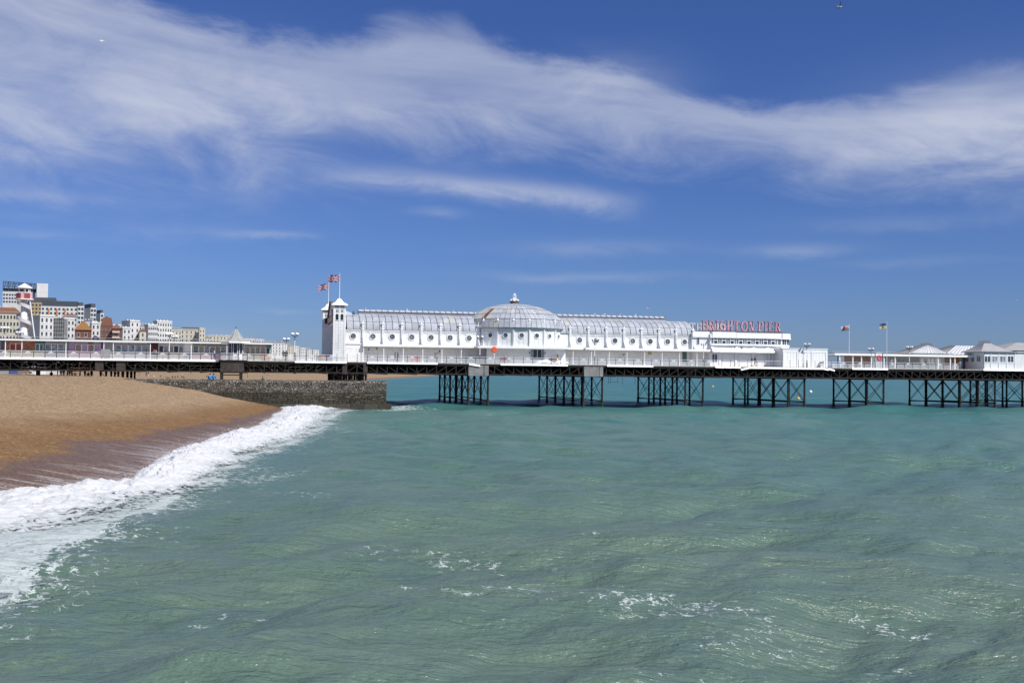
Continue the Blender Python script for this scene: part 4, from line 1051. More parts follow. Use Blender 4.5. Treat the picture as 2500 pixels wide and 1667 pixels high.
def wing_roof(ua, ub, la, lb, patch):
    n = round((ub - ua) / 1.16); w = (ub - ua) / n
    mb = MB(); K = 14
    for k in range(K):
        p, q = vault(math.pi * k / K, -0.02), vault(math.pi * (k + 1) / K, -0.02)
        mb.quad((ua, p[0], p[1]), (ub, p[0], p[1]), (ub, q[0], q[1]), (ua, q[0], q[1]))
    for e in (ua, ub):
        pts = [(e, *vault(math.pi * k / K, -0.02)) for k in range(K + 1)]; mb.poly(pts)
    mb.build('roof_sheet', ['zinc_seam'], pav)
    ts = [(TS[j] + R(0.6), TS[j + 1] - R(0.6)) for j in range(3)]
    ms = {m: [vault_panel(a, b, w, m) for a, b in ts] for m in ('zinc', 'zinc_patch')}
    for k in range(n):
        for j in range(3):
            m = 'zinc_patch' if (k, j) in patch else 'zinc'
            pin('roof_panel', ms[m][j], pav, ua + k * w, 0, 0)
    # back slope sheet
    mb = MB()
    for k in range(8):
        p, q = vault(R(100) + R(80) * k / 8, 0.05), vault(R(100) + R(80) * (k + 1) / 8, 0.05); mb.quad((ua, p[0], p[1]), (ub, p[0], p[1]), (ub, q[0], q[1]), (ua, q[0], q[1]))
    mb.build('rear_roof_sheet', ['zinc'], pav)
    # raised ridge ventilator with ribs
    zr = vault(R(77))[1]; v0 = VC - 1.15
    mb = MB(); mb.box(la, lb, v0, 2 * VC - v0, zr - 0.25, zr + 0.62); mb.build('ridge_vent', ['zinc'], pav)
    mb = MB(); mb.hexa([(la - 0.1, v0 - 0.22, zr + 0.62), (lb + 0.1, v0 - 0.22, zr + 0.62), (lb + 0.1, 2 * VC - v0 + 0.22, zr + 0.62), (la - 0.1, 2 * VC - v0 + 0.22, zr + 0.62)],
                       [(la - 0.1, VC - 0.25, zr + 1.0), (lb + 0.1, VC - 0.25, zr + 1.0), (lb + 0.1, VC + 0.25, zr + 1.0), (la - 0.1, VC + 0.25, zr + 1.0)]); mb.build('vent_cap', ['lead_light'], pav)
    mm = round((lb - la) / 1.1)
    rb = MB().bar((0, v0 - 0.26, zr + 0.66), (0, VC - 0.2, zr + 1.08), 0.07, 0.08).mesh('vent_rib', ['slate_grey'])
    for k in range(mm + 1): pin('vent_rib', rb, pav, la + (lb - la) * k / mm, 0, 0)
uDL = ux(1163, WV_, 800); uDR = ux(1380, WV_, 800)
wing_roof(uA + 0.3, uDL + 1.0, ux(875, VC - 1, 770), uDL + 1.5, {(k, 0) for k in ()} | {(15, 1), (16, 1), (17, 2), (16, 2)})
wing_roof(uDR - 1.0, uZ, uDR - 1.5, ux(1624, VC - 1, 785), {(2, 2), (3, 2), (9, 2), (19, 2), (1, 1)})
# canopy (balcony edge), columns and lower wall
zc1 = zB - 0.02; zc0 = zC
for a, b in ((ux(886, 4.2, 845), ux(1172, 4.2, 847)), (ux(1385, 4.2, 850), ux(1737, 4.2, 856))):
    mb = MB(); mb.box(a, b, 4.15, WV_ + 0.2, zc0 + 0.12, zc1); mb.box(a, b, 4.05, 4.2, zc0 - 0.04, zc1 + 0.03); mb.build('canopy', ['white_trim'], pav)
mb = MB(); a, b = ux(1166, 1.3, 847), ux(1394, 1.3, 851); mb.box(a, b, 1.35, 5.4, zc0 + 0.10, zc1 - 0.04); mb.box(a, b, 1.25, 1.35, zc0 - 0.06, zc1 - 0.02); mb.build('canopy', ['white_trim'], pav)
mb = MB(); mb.box(uD1 - 4.0, ux(1392, WV_, 830), WV_ + 0.02, WV_ + 0.25, zB, zE); mb.build('wall_bay', ['white_paint'], pav)
cm = MB(); H = zc0 + 0.1 - DECK
cm.lathe([(0.17, 0), (0.17, 0.25), (0.085, 0.30), (0.075, H - 0.62), (0.10, H - 0.60), (0.10, H - 0.5), (0.08, H - 0.48), (0.09, H - 0.2), (0.16, H - 0.08), (0.16, H)], n=10)
VCOL = cm.mesh('veranda_column', ['white_trim'])
cap_ = MB(); cap_.box(-0.17, 0.17, -0.15, 0.15, H - 0.14, H - 0.02); VCAP = cap_.mesh('column_bracket', ['black_paint'])
for x in (887.7, 936.8, 984.5, 1032, 1078.8, 1126, 1369.6, 1399, 1443.6, 1487, 1530.7, 1573.7, 1616.4, 1659, 1701.4):
    u = ux(x, 4.4, 860); c = pin('veranda_column', VCOL, pav, u, 4.4, DECK); link('column_bracket', VCAP, c)
LWV = 6.5
mb = MB(); mb.box(ux(886, LWV, 860), uD0 + 2.0, LWV, LWV + 0.2, DECK, zc1 - 0.05); mb.box(uD1 - 3, ux(1737, LWV, 870), LWV, LWV + 0.2, DECK, zc1 - 0.05)
mb.build('lower_wall', ['lower_wall'], pav)
lw2 = MB(); lw2.box(uD0 + 1.0, uD1 - 1.0, 3.4, 3.6, DECK, zc1 - 0.3); lw2.build('lower_wall', ['lower_wall'], pav)
def lpanel(x0, x1, v=LWV):
    mb = MB(); u0, u1 = ux(x0, v, 860), ux(x1, v, 860); mb.box(u0, u0 + 0.06, v - 0.05, v, DECK, zc0); mb.box(u0, u1, v - 0.04, v, DECK + 0.9, DECK + 0.96); mb.build('wall_batten', ['lower_wall'], pav)
for x in (936, 984, 1031, 1078, 1125, 1400, 1443, 1487, 1530, 1573, 1616, 1659): lpanel(x, x + 40)
# solid end bay beside the tower, boarded
mb = MB(); u0, u1 = ux(841, WV_ - 0.6, 860), ux(886, WV_ - 0.6, 860); mb.box(u0, u1, WV_ - 0.6, WV_ + 1.6, DECK, zB - 0.05)
mb.build('end_bay', ['white_paint'], pav)
for k in range(8):
    z = DECK + 0.05 + k * 0.33
    MB().box(u0, u1, WV_ - 0.635, WV_ - 0.602, z, z + 0.30).build('weatherboard', ['white_paint'], pav)
MB().box(u0 - 0.1, u1 + 0.1, WV_ - 0.75, WV_ + 0.1, zB - 0.06, zB + 0.10).build('string_course', ['white_trim'], pav)
# drum and dome
uc = ux(1256, VC, 760); ND = 20; RD = 9.2
zDe = zy(1256, 800.5, 1.6); zDb = zy(1256, 847.5, 1.6)
angs = [-math.pi / 2 + math.pi / ND * 0 + 2 * math.pi * k / ND for k in range(ND)]
rot0 = R(12.8) - R(0.9) ; step = 2 * math.pi / ND
sw = 2 * RD * math.tan(step / 2); ap = RD
DB = wall_bay(sw, zDb, zDe)
PGd = PG
for k in range(ND):
    a = -math.pi / 2 - PHI * 0 + (k + 0.5) * step + R(-13.7)        # bay normal direction in pier axes
    nx, ny = math.cos(a), math.sin(a)
    if ny > 0.75: pass
    b = pin('wall_bay', DB, pav, uc + nx * ap, VC + ny * ap, 0, a + math.pi / 2)
    if ny < 0.2:
        o = link('window', PG, b, (0, -0.055, zDb + (zDe - zDb) * 0.62), 0, (0.85, 1, 0.85)); link('window_frame', PR, o); 
    e = a - step / 2; rp = RD / math.cos(step / 2)
    s = (zDe - zDb) / 2.45
    pin('pilaster', PIL, pav, uc + math.cos(e) * rp, VC + math.sin(e) * rp, zDb, e + math.pi / 2, (0.66, 0.8, s))
    if ny < 0.5: pin('pinnacle', PIN, pav, uc + math.cos(e) * rp, VC + math.sin(e) * rp, zDb + 3.1 * (s - 1) - 0.06, e + math.pi / 2, (0.8, 0.8, 1)); pin('gutter_box', HOOD, pav, uc + math.cos(e) * rp - 0.15, VC + math.sin(e) * rp, zDe + 0.12)
ringsz = [(9.75, zDe + 0.03), (9.28, 15.95), (8.0, 16.96), (6.45, 17.92), (4.6, 18.56), (2.65, 18.97), (0.95, 19.17)]
mb = MB(); mb.lathe([(r - 0.03, z - 0.04) for r, z in ringsz] , (uc, VC, 0), 60); mb.build('dome_shell', ['zinc_seam'], pav)
cols = [60, 60, 60, 40, 30, 20]
for j in range(6):
    (r0, z0), (r1, z1) = ringsz[j], ringsz[j + 1]; nc = cols[j]; da = 2 * math.pi / nc
    ga = 0.035 / max(r1, 0.8); lift = 0.05
    def dpm(m):
        mb = MB(); a0, a1 = -da / 2, da / 2; t0, t1 = 0.03, 0.95
        r_0, z_0 = r0 + (r1 - r0) * t0, z0 + (z1 - z0) * t0; r_1, z_1 = r0 + (r1 - r0) * t1, z0 + (z1 - z0) * t1
        g0 = 0.035 / r_0; g1 = 0.035 / r_1
        P = lambda r, a, z: (r * math.cos(a), r * math.sin(a), z)
        t = [P(r_0 + lift, a0 + g0, z_0 + lift), P(r_0 + lift, a1 - g0, z_0 + lift), P(r_1 + lift * .3, a1 - g1, z_1 + lift), P(r_1 + lift * .3, a0 + g1, z_1 + lift)]
        b = [P(r_0 - 0.03, a0 + g0, z_0 - 0.03), P(r_0 - 0.03, a1 - g0, z_0 - 0.03), P(r_1 - 0.03, a1 - g1, z_1 - 0.05), P(r_1 - 0.03, a0 + g1, z_1 - 0.05)]
        mb.hexa(b, t); return mb.mesh('roof_panel', [m])
    PM = {m: dpm(m) for m in ('zinc', 'zinc_patch', 'rust_panel')}
    back = MB()
    for k in range(nc):
        a = -math.pi / 2 + (k + 0.5) * da; dev = (a + math.pi / 2 + math.pi) % (2 * math.pi) - math.pi
        if abs(dev) > R(84): continue
        view = math.degrees(dev) + 12.8        # degrees from the line of sight, + to seaward
        m = 'zinc'
        if j in (1, 2) and -42 < view < -35: m = 'rust_panel'
        elif view < -20 - 4 * j and rng.random() < 0.75: m = 'zinc_patch'
        elif rng.random() < 0.12: m = 'zinc_patch'
        pin('roof_panel', PM[m], pav, uc, VC, 0, a)
mb = MB(); 
for j in range(6):
    (r0, z0), (r1, z1) = ringsz[j], ringsz[j + 1]
    for k in range(40):
        a, b = R(-6) + R(192) * k / 40, R(-6) + R(192) * (k + 1) / 40
        P = lambda r, t, z: (uc + r * math.cos(t), VC + r * math.sin(t), z)
        mb.quad(P(r0 + 0.04, a, z0 + 0.04), P(r0 + 0.04, b, z0 + 0.04), P(r1 + 0.04, b, z1 + 0.03), P(r1 + 0.04, a, z1 + 0.03))
mb.build('rear_roof_sheet', ['zinc'], pav)
# crowning ornament: mossy drum, scrolls and an open crown
mb = MB(); mb.lathe([(0.98, 0), (0.98, 0.10), (0.86, 0.14), (0.86, 0.50), (0.96, 0.54), (0.96, 0.64)], (uc, VC, 19.1), 16)
orn = mb.build('crowning_ornament', ['brown_lattice'], pav)
oo = MB(); base = 19.74 - DECK
ou, ov = uc - pav['_o'][0], VC - pav['_o'][1]
for k in range(6):
    a = k * math.pi / 3
    oo.tube([(ou + math.cos(a) * r, ov + math.sin(a) * r, base + z) for r, z in ((0.72, 0.0), (0.78, 0.16), (0.60, 0.30), (0.42, 0.34), (0.30, 0.46), (0.26, 0.62))], [0.12, 0.13, 0.11, 0.09, 0.10, 0.05], 6)
    oo.sphere((ou + math.cos(a) * 0.70, ov + math.sin(a) * 0.70, base + 0.12), 0.14, 8, 5)
    oo.tube([(ou + math.cos(a) * r, ov + math.sin(a) * r, base + z) for r, z in ((0.24, 0.55), (0.33, 0.8), (0.30, 1.05), (0.10, 1.28))], 0.04, 5)
oo.lathe([(0.5, 0.0), (0.4, 0.25), (0.22, 0.45), (0.30, 0.55), (0.12, 0.62)], (ou, ov, base), 10)
oo.lathe([(0.12, 1.22), (0.15, 1.32), (0.05, 1.42), (0.02, 1.6)], (ou, ov, base), 8); oo.box(ou - 0.28, ou + 0.28, ov - 0.02, ov + 0.02, base + 1.36, base + 1.41)
sc_ = oo.build('scrolls', ['white_trim'], orn, off=(0, 0, 0))
# ledge below the drum
mb = MB(); mb.lathe([(RD + 0.25, zDb - 0.30), (RD + 0.45, zDb - 0.22), (RD + 0.45, zDb - 0.02), (RD - 0.3, zDb)], (uc, VC, 0), 40); mb.build('drum_ledge', ['white_trim'], pav)
# double doors under the dome and service doors
def door(x0, x1, y0, y1, v, m='dark_glass', fr='white_trim', leaves=2, parent=None):
    parent = parent or pav
    u0, u1 = ux(x0, v, y1), ux(x1, v, y1); z1, z0 = zy(x0, y0, v), zy(x0, y1, v); z0 = max(z0, DECK + 0.01)
    mb = MB(); mb.box(u0 - 0.1, u1 + 0.1, v - 0.06, v - 0.005, z0, z1 + 0.1); d = mb.build('door', [fr], parent)
    for k in range(leaves):
        a = u0 + (u1 - u0) * k / leaves; b = u0 + (u1 - u0) * (k + 1) / leaves
        MB().box(a + 0.06, b - 0.06, v - 0.085, v - 0.062, z0 + 0.1, z1 - 0.03).build('door_pane', [m], d, off=tuple(parent['_o']))
    return d
door(1301, 1322, 853, 877, 3.4, leaves=2); door(1296, 1300, 853, 877, 3.4, 'pale_glass', 'lead_light', 1); door(1323, 1327.5, 853, 877, 3.4, 'pale_glass', 'lead_light', 1)
door(1667, 1675, 860, 886, LWV, 'stall_teal', 'slate_grey', 1)
mb = MB(); u, z = on(1586.5, 862.5, LWV - 0.03); mb.box(u - 0.32, u + 0.32, LWV - 0.05, LWV - 0.01, z - 0.28, z + 0.28); mb.build('warning_notice', ['stall_yellow'], pav)
for x, y in ((1073, 858), (1523, 866), (1292.5, 861), (1331, 862), (920, 851), (900, 853)):
    u, z = on(x, y, LWV - 0.05); 
    if 1200 < x < 1380: u, z = on(x, y, 3.35); MB().box(u - 0.09, u + 0.09, 3.31, 3.39, z - 0.13, z + 0.13).build('wall_lamp', ['slate_grey'], pav)
    else: MB().box(u - 0.1, u + 0.1, LWV - 0.10, LWV - 0.01, z - 0.16, z + 0.16).build('wall_lamp', ['slate_grey'], pav)

# entrance towers
TW = 2.0
def tower(xc, v0, ytop_body, nm):
    uc_ = ux(xc, v0, 800); zt = zy(xc, ytop_body, v0)
    a, b = uc_ - TW / 2, uc_ + TW / 2; c, d = v0, v0 + TW
    mb = MB(); mb.box(a, b, c, d, DECK, zt)
    for (p, q) in ((a, c), (b, c), (a, d), (b, d)): mb.box(p - 0.06 if p == a else p - 0.22, p + 0.22 if p == a else p + 0.06, q - 0.06 if q == c else q - 0.22, q + 0.22 if q == c else q + 0.06, DECK, zt - 0.01)
    mb.box(uc_ - 0.10, uc_ + 0.10, c - 0.06, c, DECK, zt - 0.02); mb.box(a - 0.06, a, (c + d) / 2 - 0.1, (c + d) / 2 + 0.1, DECK, zt - 0.02)
    mb.box(a - 0.10, b + 0.10, c - 0.10, d + 0.10, DECK, DECK + 0.5); mb.box(a - 0.12, b + 0.12, c - 0.12, d + 0.12, zt - 0.42, zt - 0.30)
    t = mb.build('tower', ['white_paint'], pav)
    o = tuple(pav['_o'])
    def arch(cx, cy, face, w, h, z0, m, name, par):
        pts = [(-w / 2, z0), (w / 2, z0)] + [(w / 2 * math.cos(math.pi * k / 8), z0 + h + w / 2 * math.sin(math.pi * k / 8)) for k in range(9)]
        mb = MB()
        if face == 'f': mb.prism([(cx + p[0], p[1]) for p in pts], cy - 0.05, cy + 0.01)
        else:
            i = len(mb.v); n = len(pts)
            mb.v += [(cx - 0.05, cy - p[0], p[1]) for p in pts] + [(cx + 0.01, cy - p[0], p[1]) for p in pts]
            mb.f.append(tuple(i + k for k in range(n))); mb.m.append(0)
            for k in range(n): mb.f.append((i + (k + 1) % n, i + k, i + n + k, i + n + (k + 1) % n)); mb.m.append(0)
        return mb.build(name, [m], par, off=o)
    zw = zt - 2.55
    for s in (-0.42, 0.42):
        arch(uc_ + s, c - 0.01, 'f', 0.44, 0.86, zw, 'dark_glass', 'arched_window', t); arch(a - 0.01, (c + d) / 2 + s, 's', 0.44, 0.86, zw, 'window_glass', 'arched_window', t)
        mb = MB(); 
        for q in (-0.13, 0.13):
            mb.box(uc_ + s + q - 0.065, uc_ + s + q + 0.065, c - 0.03, c, zt - 1.25, zt - 0.72); mb.box(a - 0.03, a, (c + d) / 2 + s + q - 0.065, (c + d) / 2 + s + q + 0.065, zt - 1.25, zt - 0.72)
        mb.build('slot_window', ['dark_glass'], t, off=o)
        # moulded frame round each arch and sill
        mb = MB(); mb.box(uc_ + s - 0.30, uc_ + s + 0.30, c - 0.09, c, zw - 0.10, zw)
        for k in range(8):
            a0, a1 = math.pi * k / 8, math.pi * (k + 1) / 8; r = 0.27
            mb.bar((uc_ + s + r * math.cos(a0), c - 0.05, zw + 0.86 + r * math.sin(a0)), (uc_ + s + r * math.cos(a1), c - 0.05, zw + 0.86 + r * math.sin(a1)), 0.07, 0.08, upv=(0, 1, 0))
        mb.build('window_sill', ['white_trim'], t, off=o)
        # boarded panels, plank by plank
        for k in range(14):
            z0 = DECK + 0.56 + k * (zw - 0.30 - DECK - 0.56) / 14; z1 = DECK + 0.56 + (k + 1) * (zw - 0.30 - DECK - 0.56) / 14
            MB().box(uc_ + s - 0.28, uc_ + s + 0.28, c - 0.035, c - 0.002, z0, z1 - 0.045).build('plank', ['white_paint'], t, off=o)
    mb = MB(); mb.box(a - 0.02, b + 0.02, c - 0.02, d + 0.02, zt - 0.28, zt - 0.04); mb.build('frieze_band', ['slate_grey'], t, off=o)
    e = 0.42; mb = MB()
    prof = [(TW / 2 + e, 0.0), (TW / 2 + e, 0.13), (TW / 2 + 0.18, 0.30), (TW / 2 - 0.25, 0.55), (TW / 2 - 0.46, 0.78), (0.46, 0.92), (0.34, 1.12), (0.16, 1.24)]
    mb.lathe([(r * math.sqrt(2), z) for r, z in prof], (uc_, v0 + TW / 2, zt), 4, a0=math.pi / 4)
    mb.build('cap_roof', ['white_bright'], t, off=o)
    return uc_, v0 + TW / 2, zt + 1.2
TF = tower(828.5, 0.45, 745.5, 'front'); TBk = tower(801.5, 17.0, 757.5, 'back')
# portal wall between the towers with an arched gable board
gu = TF[0] - 0.9; mb = MB(); v0, v1 = 2.6, 17.0; zt = zy(813, 770, 3)
pts = [(v0, DECK), (v0, zt)] + [(v0 + (v1 - v0) * k / 16, zt + 2.6 * math.sin(math.pi * k / 16) ** 0.7) for k in range(1, 16)] + [(v1, zt), (v1, DECK)]
i = len(mb.v); n = len(pts); mb.v += [(gu, p[0], p[1]) for p in pts] + [(gu + 0.3, p[0], p[1]) for p in pts]
mb.f += [tuple(i + k for k in range(n)), tuple(i + n + k for k in reversed(range(n)))]; mb.m += [0, 0]
for k in range(n): mb.f.append((i + (k + 1) % n, i + k, i + n + k, i + n + (k + 1) % n)); mb.m.append(0)
pw = mb.build('portal_wall', ['white_paint'], pav); o = tuple(pav['_o'])
mb = MB()
for k in range(16):
    f = lambda t: (gu - 0.12, v0 + (v1 - v0) * t, zt + 0.15 + 2.6 * math.sin(math.pi * t) ** 0.7 if 0 < t < 1 else zt + 0.15)
    mb.bar(f(k / 16), f((k + 1) / 16), 0.40, 0.34)
mb.build('gable_moulding', ['brown_lattice'], pw, off=o)
mb = MB(); mb.box(gu - 0.20, gu - 0.06, v0 + 0.4, v1 - 0.4, zt - 1.1, zt + 0.25); mb.build('portal_board', ['stall_red'], pw, off=o)
for k in range(9): MB().box(gu - 0.26, gu - 0.20, v0 + 0.9 + k * 1.45, v0 + 1.7 + k * 1.45, zt - 0.85, zt - 0.05).build('portal_panel', ['stall_cream'], pw, off=o)
mb = MB()
for vv_ in (4.2, 5.8, 9.0, 12.5): mb.box(gu - 0.06, gu - 0.01, vv_, vv_ + 0.35, DECK + 1.0, zt - 1.6)
mb.build('portal_slot', ['slate_grey'], pw, off=o)
# sloping lead roof tying the tower to the wing
mb = MB(); a, b = uA - 0.2, ux(872, 8, 780)
mb.hexa([(a, 6.5, zE + 0.9), (b, 6.5, zE + 0.9), (b, 15, zE + 0.9), (a, 15, zE + 0.9)], [(a, 9.2, zE + 3.7), (b, 9.2, zE + 2.9), (b, 12.4, zE + 2.9), (a, 12.4, zE + 3.7)]); mb.build('saddle_roof', ['zinc'], pav)
mb = MB(); u, z = on(867.5, 772, 9.0); mb.hexa([(u - 0.3, 8.8, z - 0.5), (u + 0.35, 8.8, z - 0.5), (u + 0.35, 9.6, z - 0.5), (u - 0.3, 9.6, z - 0.5)], [(u - 0.5, 8.9, z + 0.9), (u - 0.28, 8.9, z + 0.9), (u - 0.28, 9.3, z + 0.9), (u - 0.5, 9.3, z + 0.9)]); mb.build('vent_stack', ['slate'], pav)

# ================================================================== SIGN BUILDING AND ITS ROOF SIGN
SV = 4.4
def uz(x, y, v): return on(x, y, v)
hall = pthing('sign_hall', 'two storey white hall with a strip of casement windows under the big letters', 'building', ux(1815, SV, 850), SV, DECK)
hO = tuple(hall['_o'])
def hbox(name, m, x0, x1, y0, y1, v0, v1, xm=None, parent=hall, ymin=None):
    xm = xm or (x0 + x1) / 2
    u0, u1 = ux(x0, v0, (y0 + y1) / 2), ux(x1, v0, (y0 + y1) / 2); z1, z0 = zy(xm, y0, v0), zy(xm, y1, v0)
    if ymin is not None: z0 = ymin
    return MB().box(u0, u1, v0, v1, z0, z1).build(name, [m], parent, off=tuple(hall['_o']) if parent is hall or parent.parent is hall else None)
zP1 = zy(1815, 812.5, SV); zP0 = zy(1815, 823.5, SV); zWb = zy(1815, 842.5, SV); zG = zy(1815, 859, SV); zW1 = zy(1815, 826.5, SV); zW0 = zy(1815, 840.5, SV)
uh0, uh1, uh2, uh3 = ux(1692, SV, 830), ux(1734, SV, 830), ux(1909, SV, 832), ux(1931, SV + 1.5, 832)
MB().box(uh0, uh1, SV + 0.5, 20, zy(1715, 856, SV), zP1 - 0.2).build('wall', ['white_paint'], hall)
MB().box(uh1, uh2, SV, 20, zG, zP1 - 0.25).build('wall', ['white_paint'], hall)
# rounded seaward end
def bow(z0, z1, grow, m, name):
    mb = MB(); pts = [(uh2 - 0.01, SV - grow)] + [(uh2 + (uh3 - uh2 + grow) * math.sin(t), SV + 3.2 - (3.2 + grow) * math.cos(t)) for t in (R(25), R(45), R(65), R(90))] + [(uh3 + grow, 16), (uh2 - 0.01, 16)]
    n = len(pts); mb.v += [(p[0], p[1], z0) for p in pts] + [(p[0], p[1], z1) for p in pts]
    mb.f += [tuple(range(n))[::-1], tuple(range(n, 2 * n))]; mb.m += [0, 0]
    for k in range(n): mb.f.append((k, (k + 1) % n, n + (k + 1) % n, n + k)); mb.m.append(0)
    return mb.build(name, [m], hall), pts
bow(zy(1920, 850, SV), zP1 - 0.27, 0, 'white_paint', 'bow_wall'); bow(zP0 - 0.05, zP1 - 0.02, 0.30, 'white_bright', 'parapet_panel'); bow(zP0 - 0.22, zP0 - 0.06, 0.42, 'white_trim', 'cornice'); bow(zWb - 0.10, zWb + 0.08, 0.14, 'white_trim', 'sill_course')
_, bp = bow(zW0 - 0.0, zW0 + 0.02, 0.02, 'white_trim', 'window_sill')
for k in range(4):      # tall panes round the bow
    a, b = Vector((*bp[k], 0)), Vector((*bp[k + 1], 0)); d = b - a
    for q in range(2):
        c0 = a + d * (0.12 + 0.44 * q); c1 = a + d * (0.46 + 0.44 * q); nrm = Vector((d.y, -d.x, 0)).normalized() * 0.04
        mb = MB(); mb.hexa([tuple(c0 + Vector((0, 0, zW0 + 0.03))), tuple(c1 + Vector((0, 0, zW0 + 0.03))), tuple(c1 - nrm + Vector((0, 0, zW0 + 0.03))), tuple(c0 - nrm + Vector((0, 0, zW0 + 0.03)))],
                           [tuple(c0 + nrm + Vector((0, 0, zW1))), tuple(c1 + nrm + Vector((0, 0, zW1))), tuple(c1 - nrm + Vector((0, 0, zW1))), tuple(c0 - nrm + Vector((0, 0, zW1)))])
        mb.build('window', ['window_glass'], hall)
# parapet panels, cornice and sill courses
for x0, x1 in ((1693, 1734), (1739, 1796.5), (1797.5, 1838), (1838.4, 1890), (1890.4, 1908)):
    u0, u1 = ux(x0, SV, 816), ux(x1, SV, 816); vv_ = SV + 0.5 if x1 < 1735 else SV
    MB().box(u0, u1, vv_ - 0.14, vv_ + 0.1, zP0 + (0.05 if x1 < 1735 else 0), zP1 + (0.1 if x0 < 1796 else 0.0)).build('parapet_panel', ['white_bright'], hall)
MB().box(uh1 - 0.05, uh2, SV - 0.35, SV + 0.1, zP0 - 0.20, zP0 - 0.04).build('cornice', ['white_trim'], hall)
MB().box(uh0 + 0.05, uh1 - 0.06, SV + 0.2, SV + 0.55, zP0 - 0.16, zP0 - 0.02).build('cornice', ['white_trim'], hall)
MB().box(uh1, uh2 - 0.05, SV - 0.30, SV - 0.005, zWb - 0.12, zWb + 0.16).build('sill_course', ['white_trim'], hall)
MB().box(uh0 + 0.02, uh2 - 0.02, 8.5, 20, zP1 - 0.24, zP1 - 0.1).build('roof', ['roof_felt'], hall)
# casement windows: centre light flanked by narrow ones
cw = MB(); CWW = 1.62; CWH = zW1 - zW0
cw.box(-CWW / 2, CWW / 2, -0.10, 0.0, 0, CWH); CW = cw.mesh('window', ['white_trim'])
def pane_set(par, w, h, v=-0.101):
    for (a, b, c, d) in ((-0.47, -0.30, 0.06, 0.94), (0.30, 0.47, 0.06, 0.94), (-0.21, 0.21, 0.06, 0.56), (-0.19, 0.19, 0.70, 0.94)):
        for q in range(1 if b - a < 0.3 else 1):
            MB().box(a * w, b * w, v - 0.012, v, c * h, d * h).build('pane', ['window_glass'], par, off=(0, 0, 0))
    mb = MB()
    for f in (0.35, 0.65): mb.box(-0.48 * w, -0.29 * w, v - 0.03, v - 0.014, f * h - 0.012, f * h + 0.012); mb.box(0.29 * w, 0.48 * w, v - 0.03, v - 0.014, f * h - 0.012, f * h + 0.012)
    mb.build('glazing_bar', ['white_trim'], par, off=(0, 0, 0))
for x in (1747, 1767, 1787, 1808, 1828, 1848, 1868.6, 1887):
    o = pin('window', CW, hall, ux(x, SV, 833), SV, zW0); pane_set(o, CWW, CWH)
def swin(x0, x1, y0, y1, v, parent=hall, m='window_glass', rows=3):
    u0, u1 = ux(x0, v, y1), ux(x1, v, y1); z1, z0 = zy(x0, y0, v), zy(x0, y1, v)
    po = tuple(parent['_o'])
    f = MB().box(u0 - 0.08, u1 + 0.08, v - 0.07, v + 0.01, z0 - 0.10, z1 + 0.06).build('window', ['white_trim'], parent)
    for k in range(rows):
        a, b = z0 + (z1 - z0) * k / rows, z0 + (z1 - z0) * (k + 1) / rows
        MB().box(u0, u1, v - 0.085, v - 0.071, a + 0.03, b - 0.03).build('pane', [m], f, off=po)
swin(1701.5, 1707, 825.5, 840.5, SV + 0.5); swin(1899, 1906, 828, 841, SV)
# ground floor: gabled blinds over panelled doors
GV2 = SV - 0.1
for k, (x0, x1) in enumerate(((1735, 1797), (1797, 1838), (1838, 1873), (1873, 1909))):
    u0, u1 = ux(x0, SV, 850), ux(x1, SV, 850); um = (u0 + u1) / 2
    mb = MB(); zt = zG + 0.02
    # hipped blind: peak at joints, valley between
    mb.v += [(u0, SV - 0.02, zWb - 0.25), (u0, SV - 1.0, zt), (um, SV - 1.0, zt - 0.06), (um, SV - 0.02, zt + 0.05), (u1, SV - 0.02, zWb - 0.25), (u1, SV - 1.0, zt), (um - 0.05, SV - 0.02, zt - 0.25), (u0, SV - 0.02, zt - 0.2), (u1, SV - 0.02, zt - 0.2)]
    mb.f += [(0, 1, 2, 3), (3, 2, 5, 4)]; mb.m += [0, 0]
    mb.box(u0 + 0.002, u1 - 0.002, SV - 1.03, SV - 0.97, zt - 0.20, zt - 0.02)
    mb.build('gabled_blind', ['white_paint'], hall)
MB().box(uh1, uh2, SV + 0.35, 18, DECK, zG - 0.02).build('lower_wall', ['white_paint'], hall)
MB().box(ux(1735, SV, 870), ux(1757, SV, 870), SV + 0.2, SV + 0.36, DECK, zG - 0.2).build('side_wall', ['lower_wall'], hall)
for x0, x1 in ((1759, 1793), (1800, 1833), (1849, 1873), (1881, 1905)):
    u0, u1 = ux(x0, SV + 0.3, 875), ux(x1, SV + 0.3, 875); zt = zG - 0.45
    d = MB().box(u0, u1, SV + 0.27, SV + 0.345, DECK + 0.02, zt).build('folding_door', ['white_bright'], hall)
    n = 4
    for k in range(n):
        for (a, b) in ((0.05, 0.55), (0.60, 0.95)):
            w = (u1 - u0) / n
            MB().box(u0 + k * w + 0.05, u0 + (k + 1) * w - 0.05, SV + 0.245, SV + 0.268, DECK + a * (zt - DECK), DECK + b * (zt - DECK)).build('door_panel', ['white_paint'], d, off=hO)
for x in (1757, 1796.5, 1838, 1877, 1908):
    u = ux(x, SV + 0.2, 875); MB().box(u - 0.17, u + 0.17, SV + 0.05, SV + 0.34, DECK, zG - 0.25).build('pier_strip', ['white_trim'], hall)
door(1738, 1751, 864, 884, SV + 0.18, 'window_glass', 'white_trim', 2, hall)
for x, y in ((1794, 848.5), (1811.5, 849)):
    u, z = on(x, y, SV - 0.1); MB().box(u - 0.12, u + 0.12, SV - 0.22, SV - 0.02, z - 0.12, z + 0.12).build('wall_lamp', ['slate_grey'], hall)

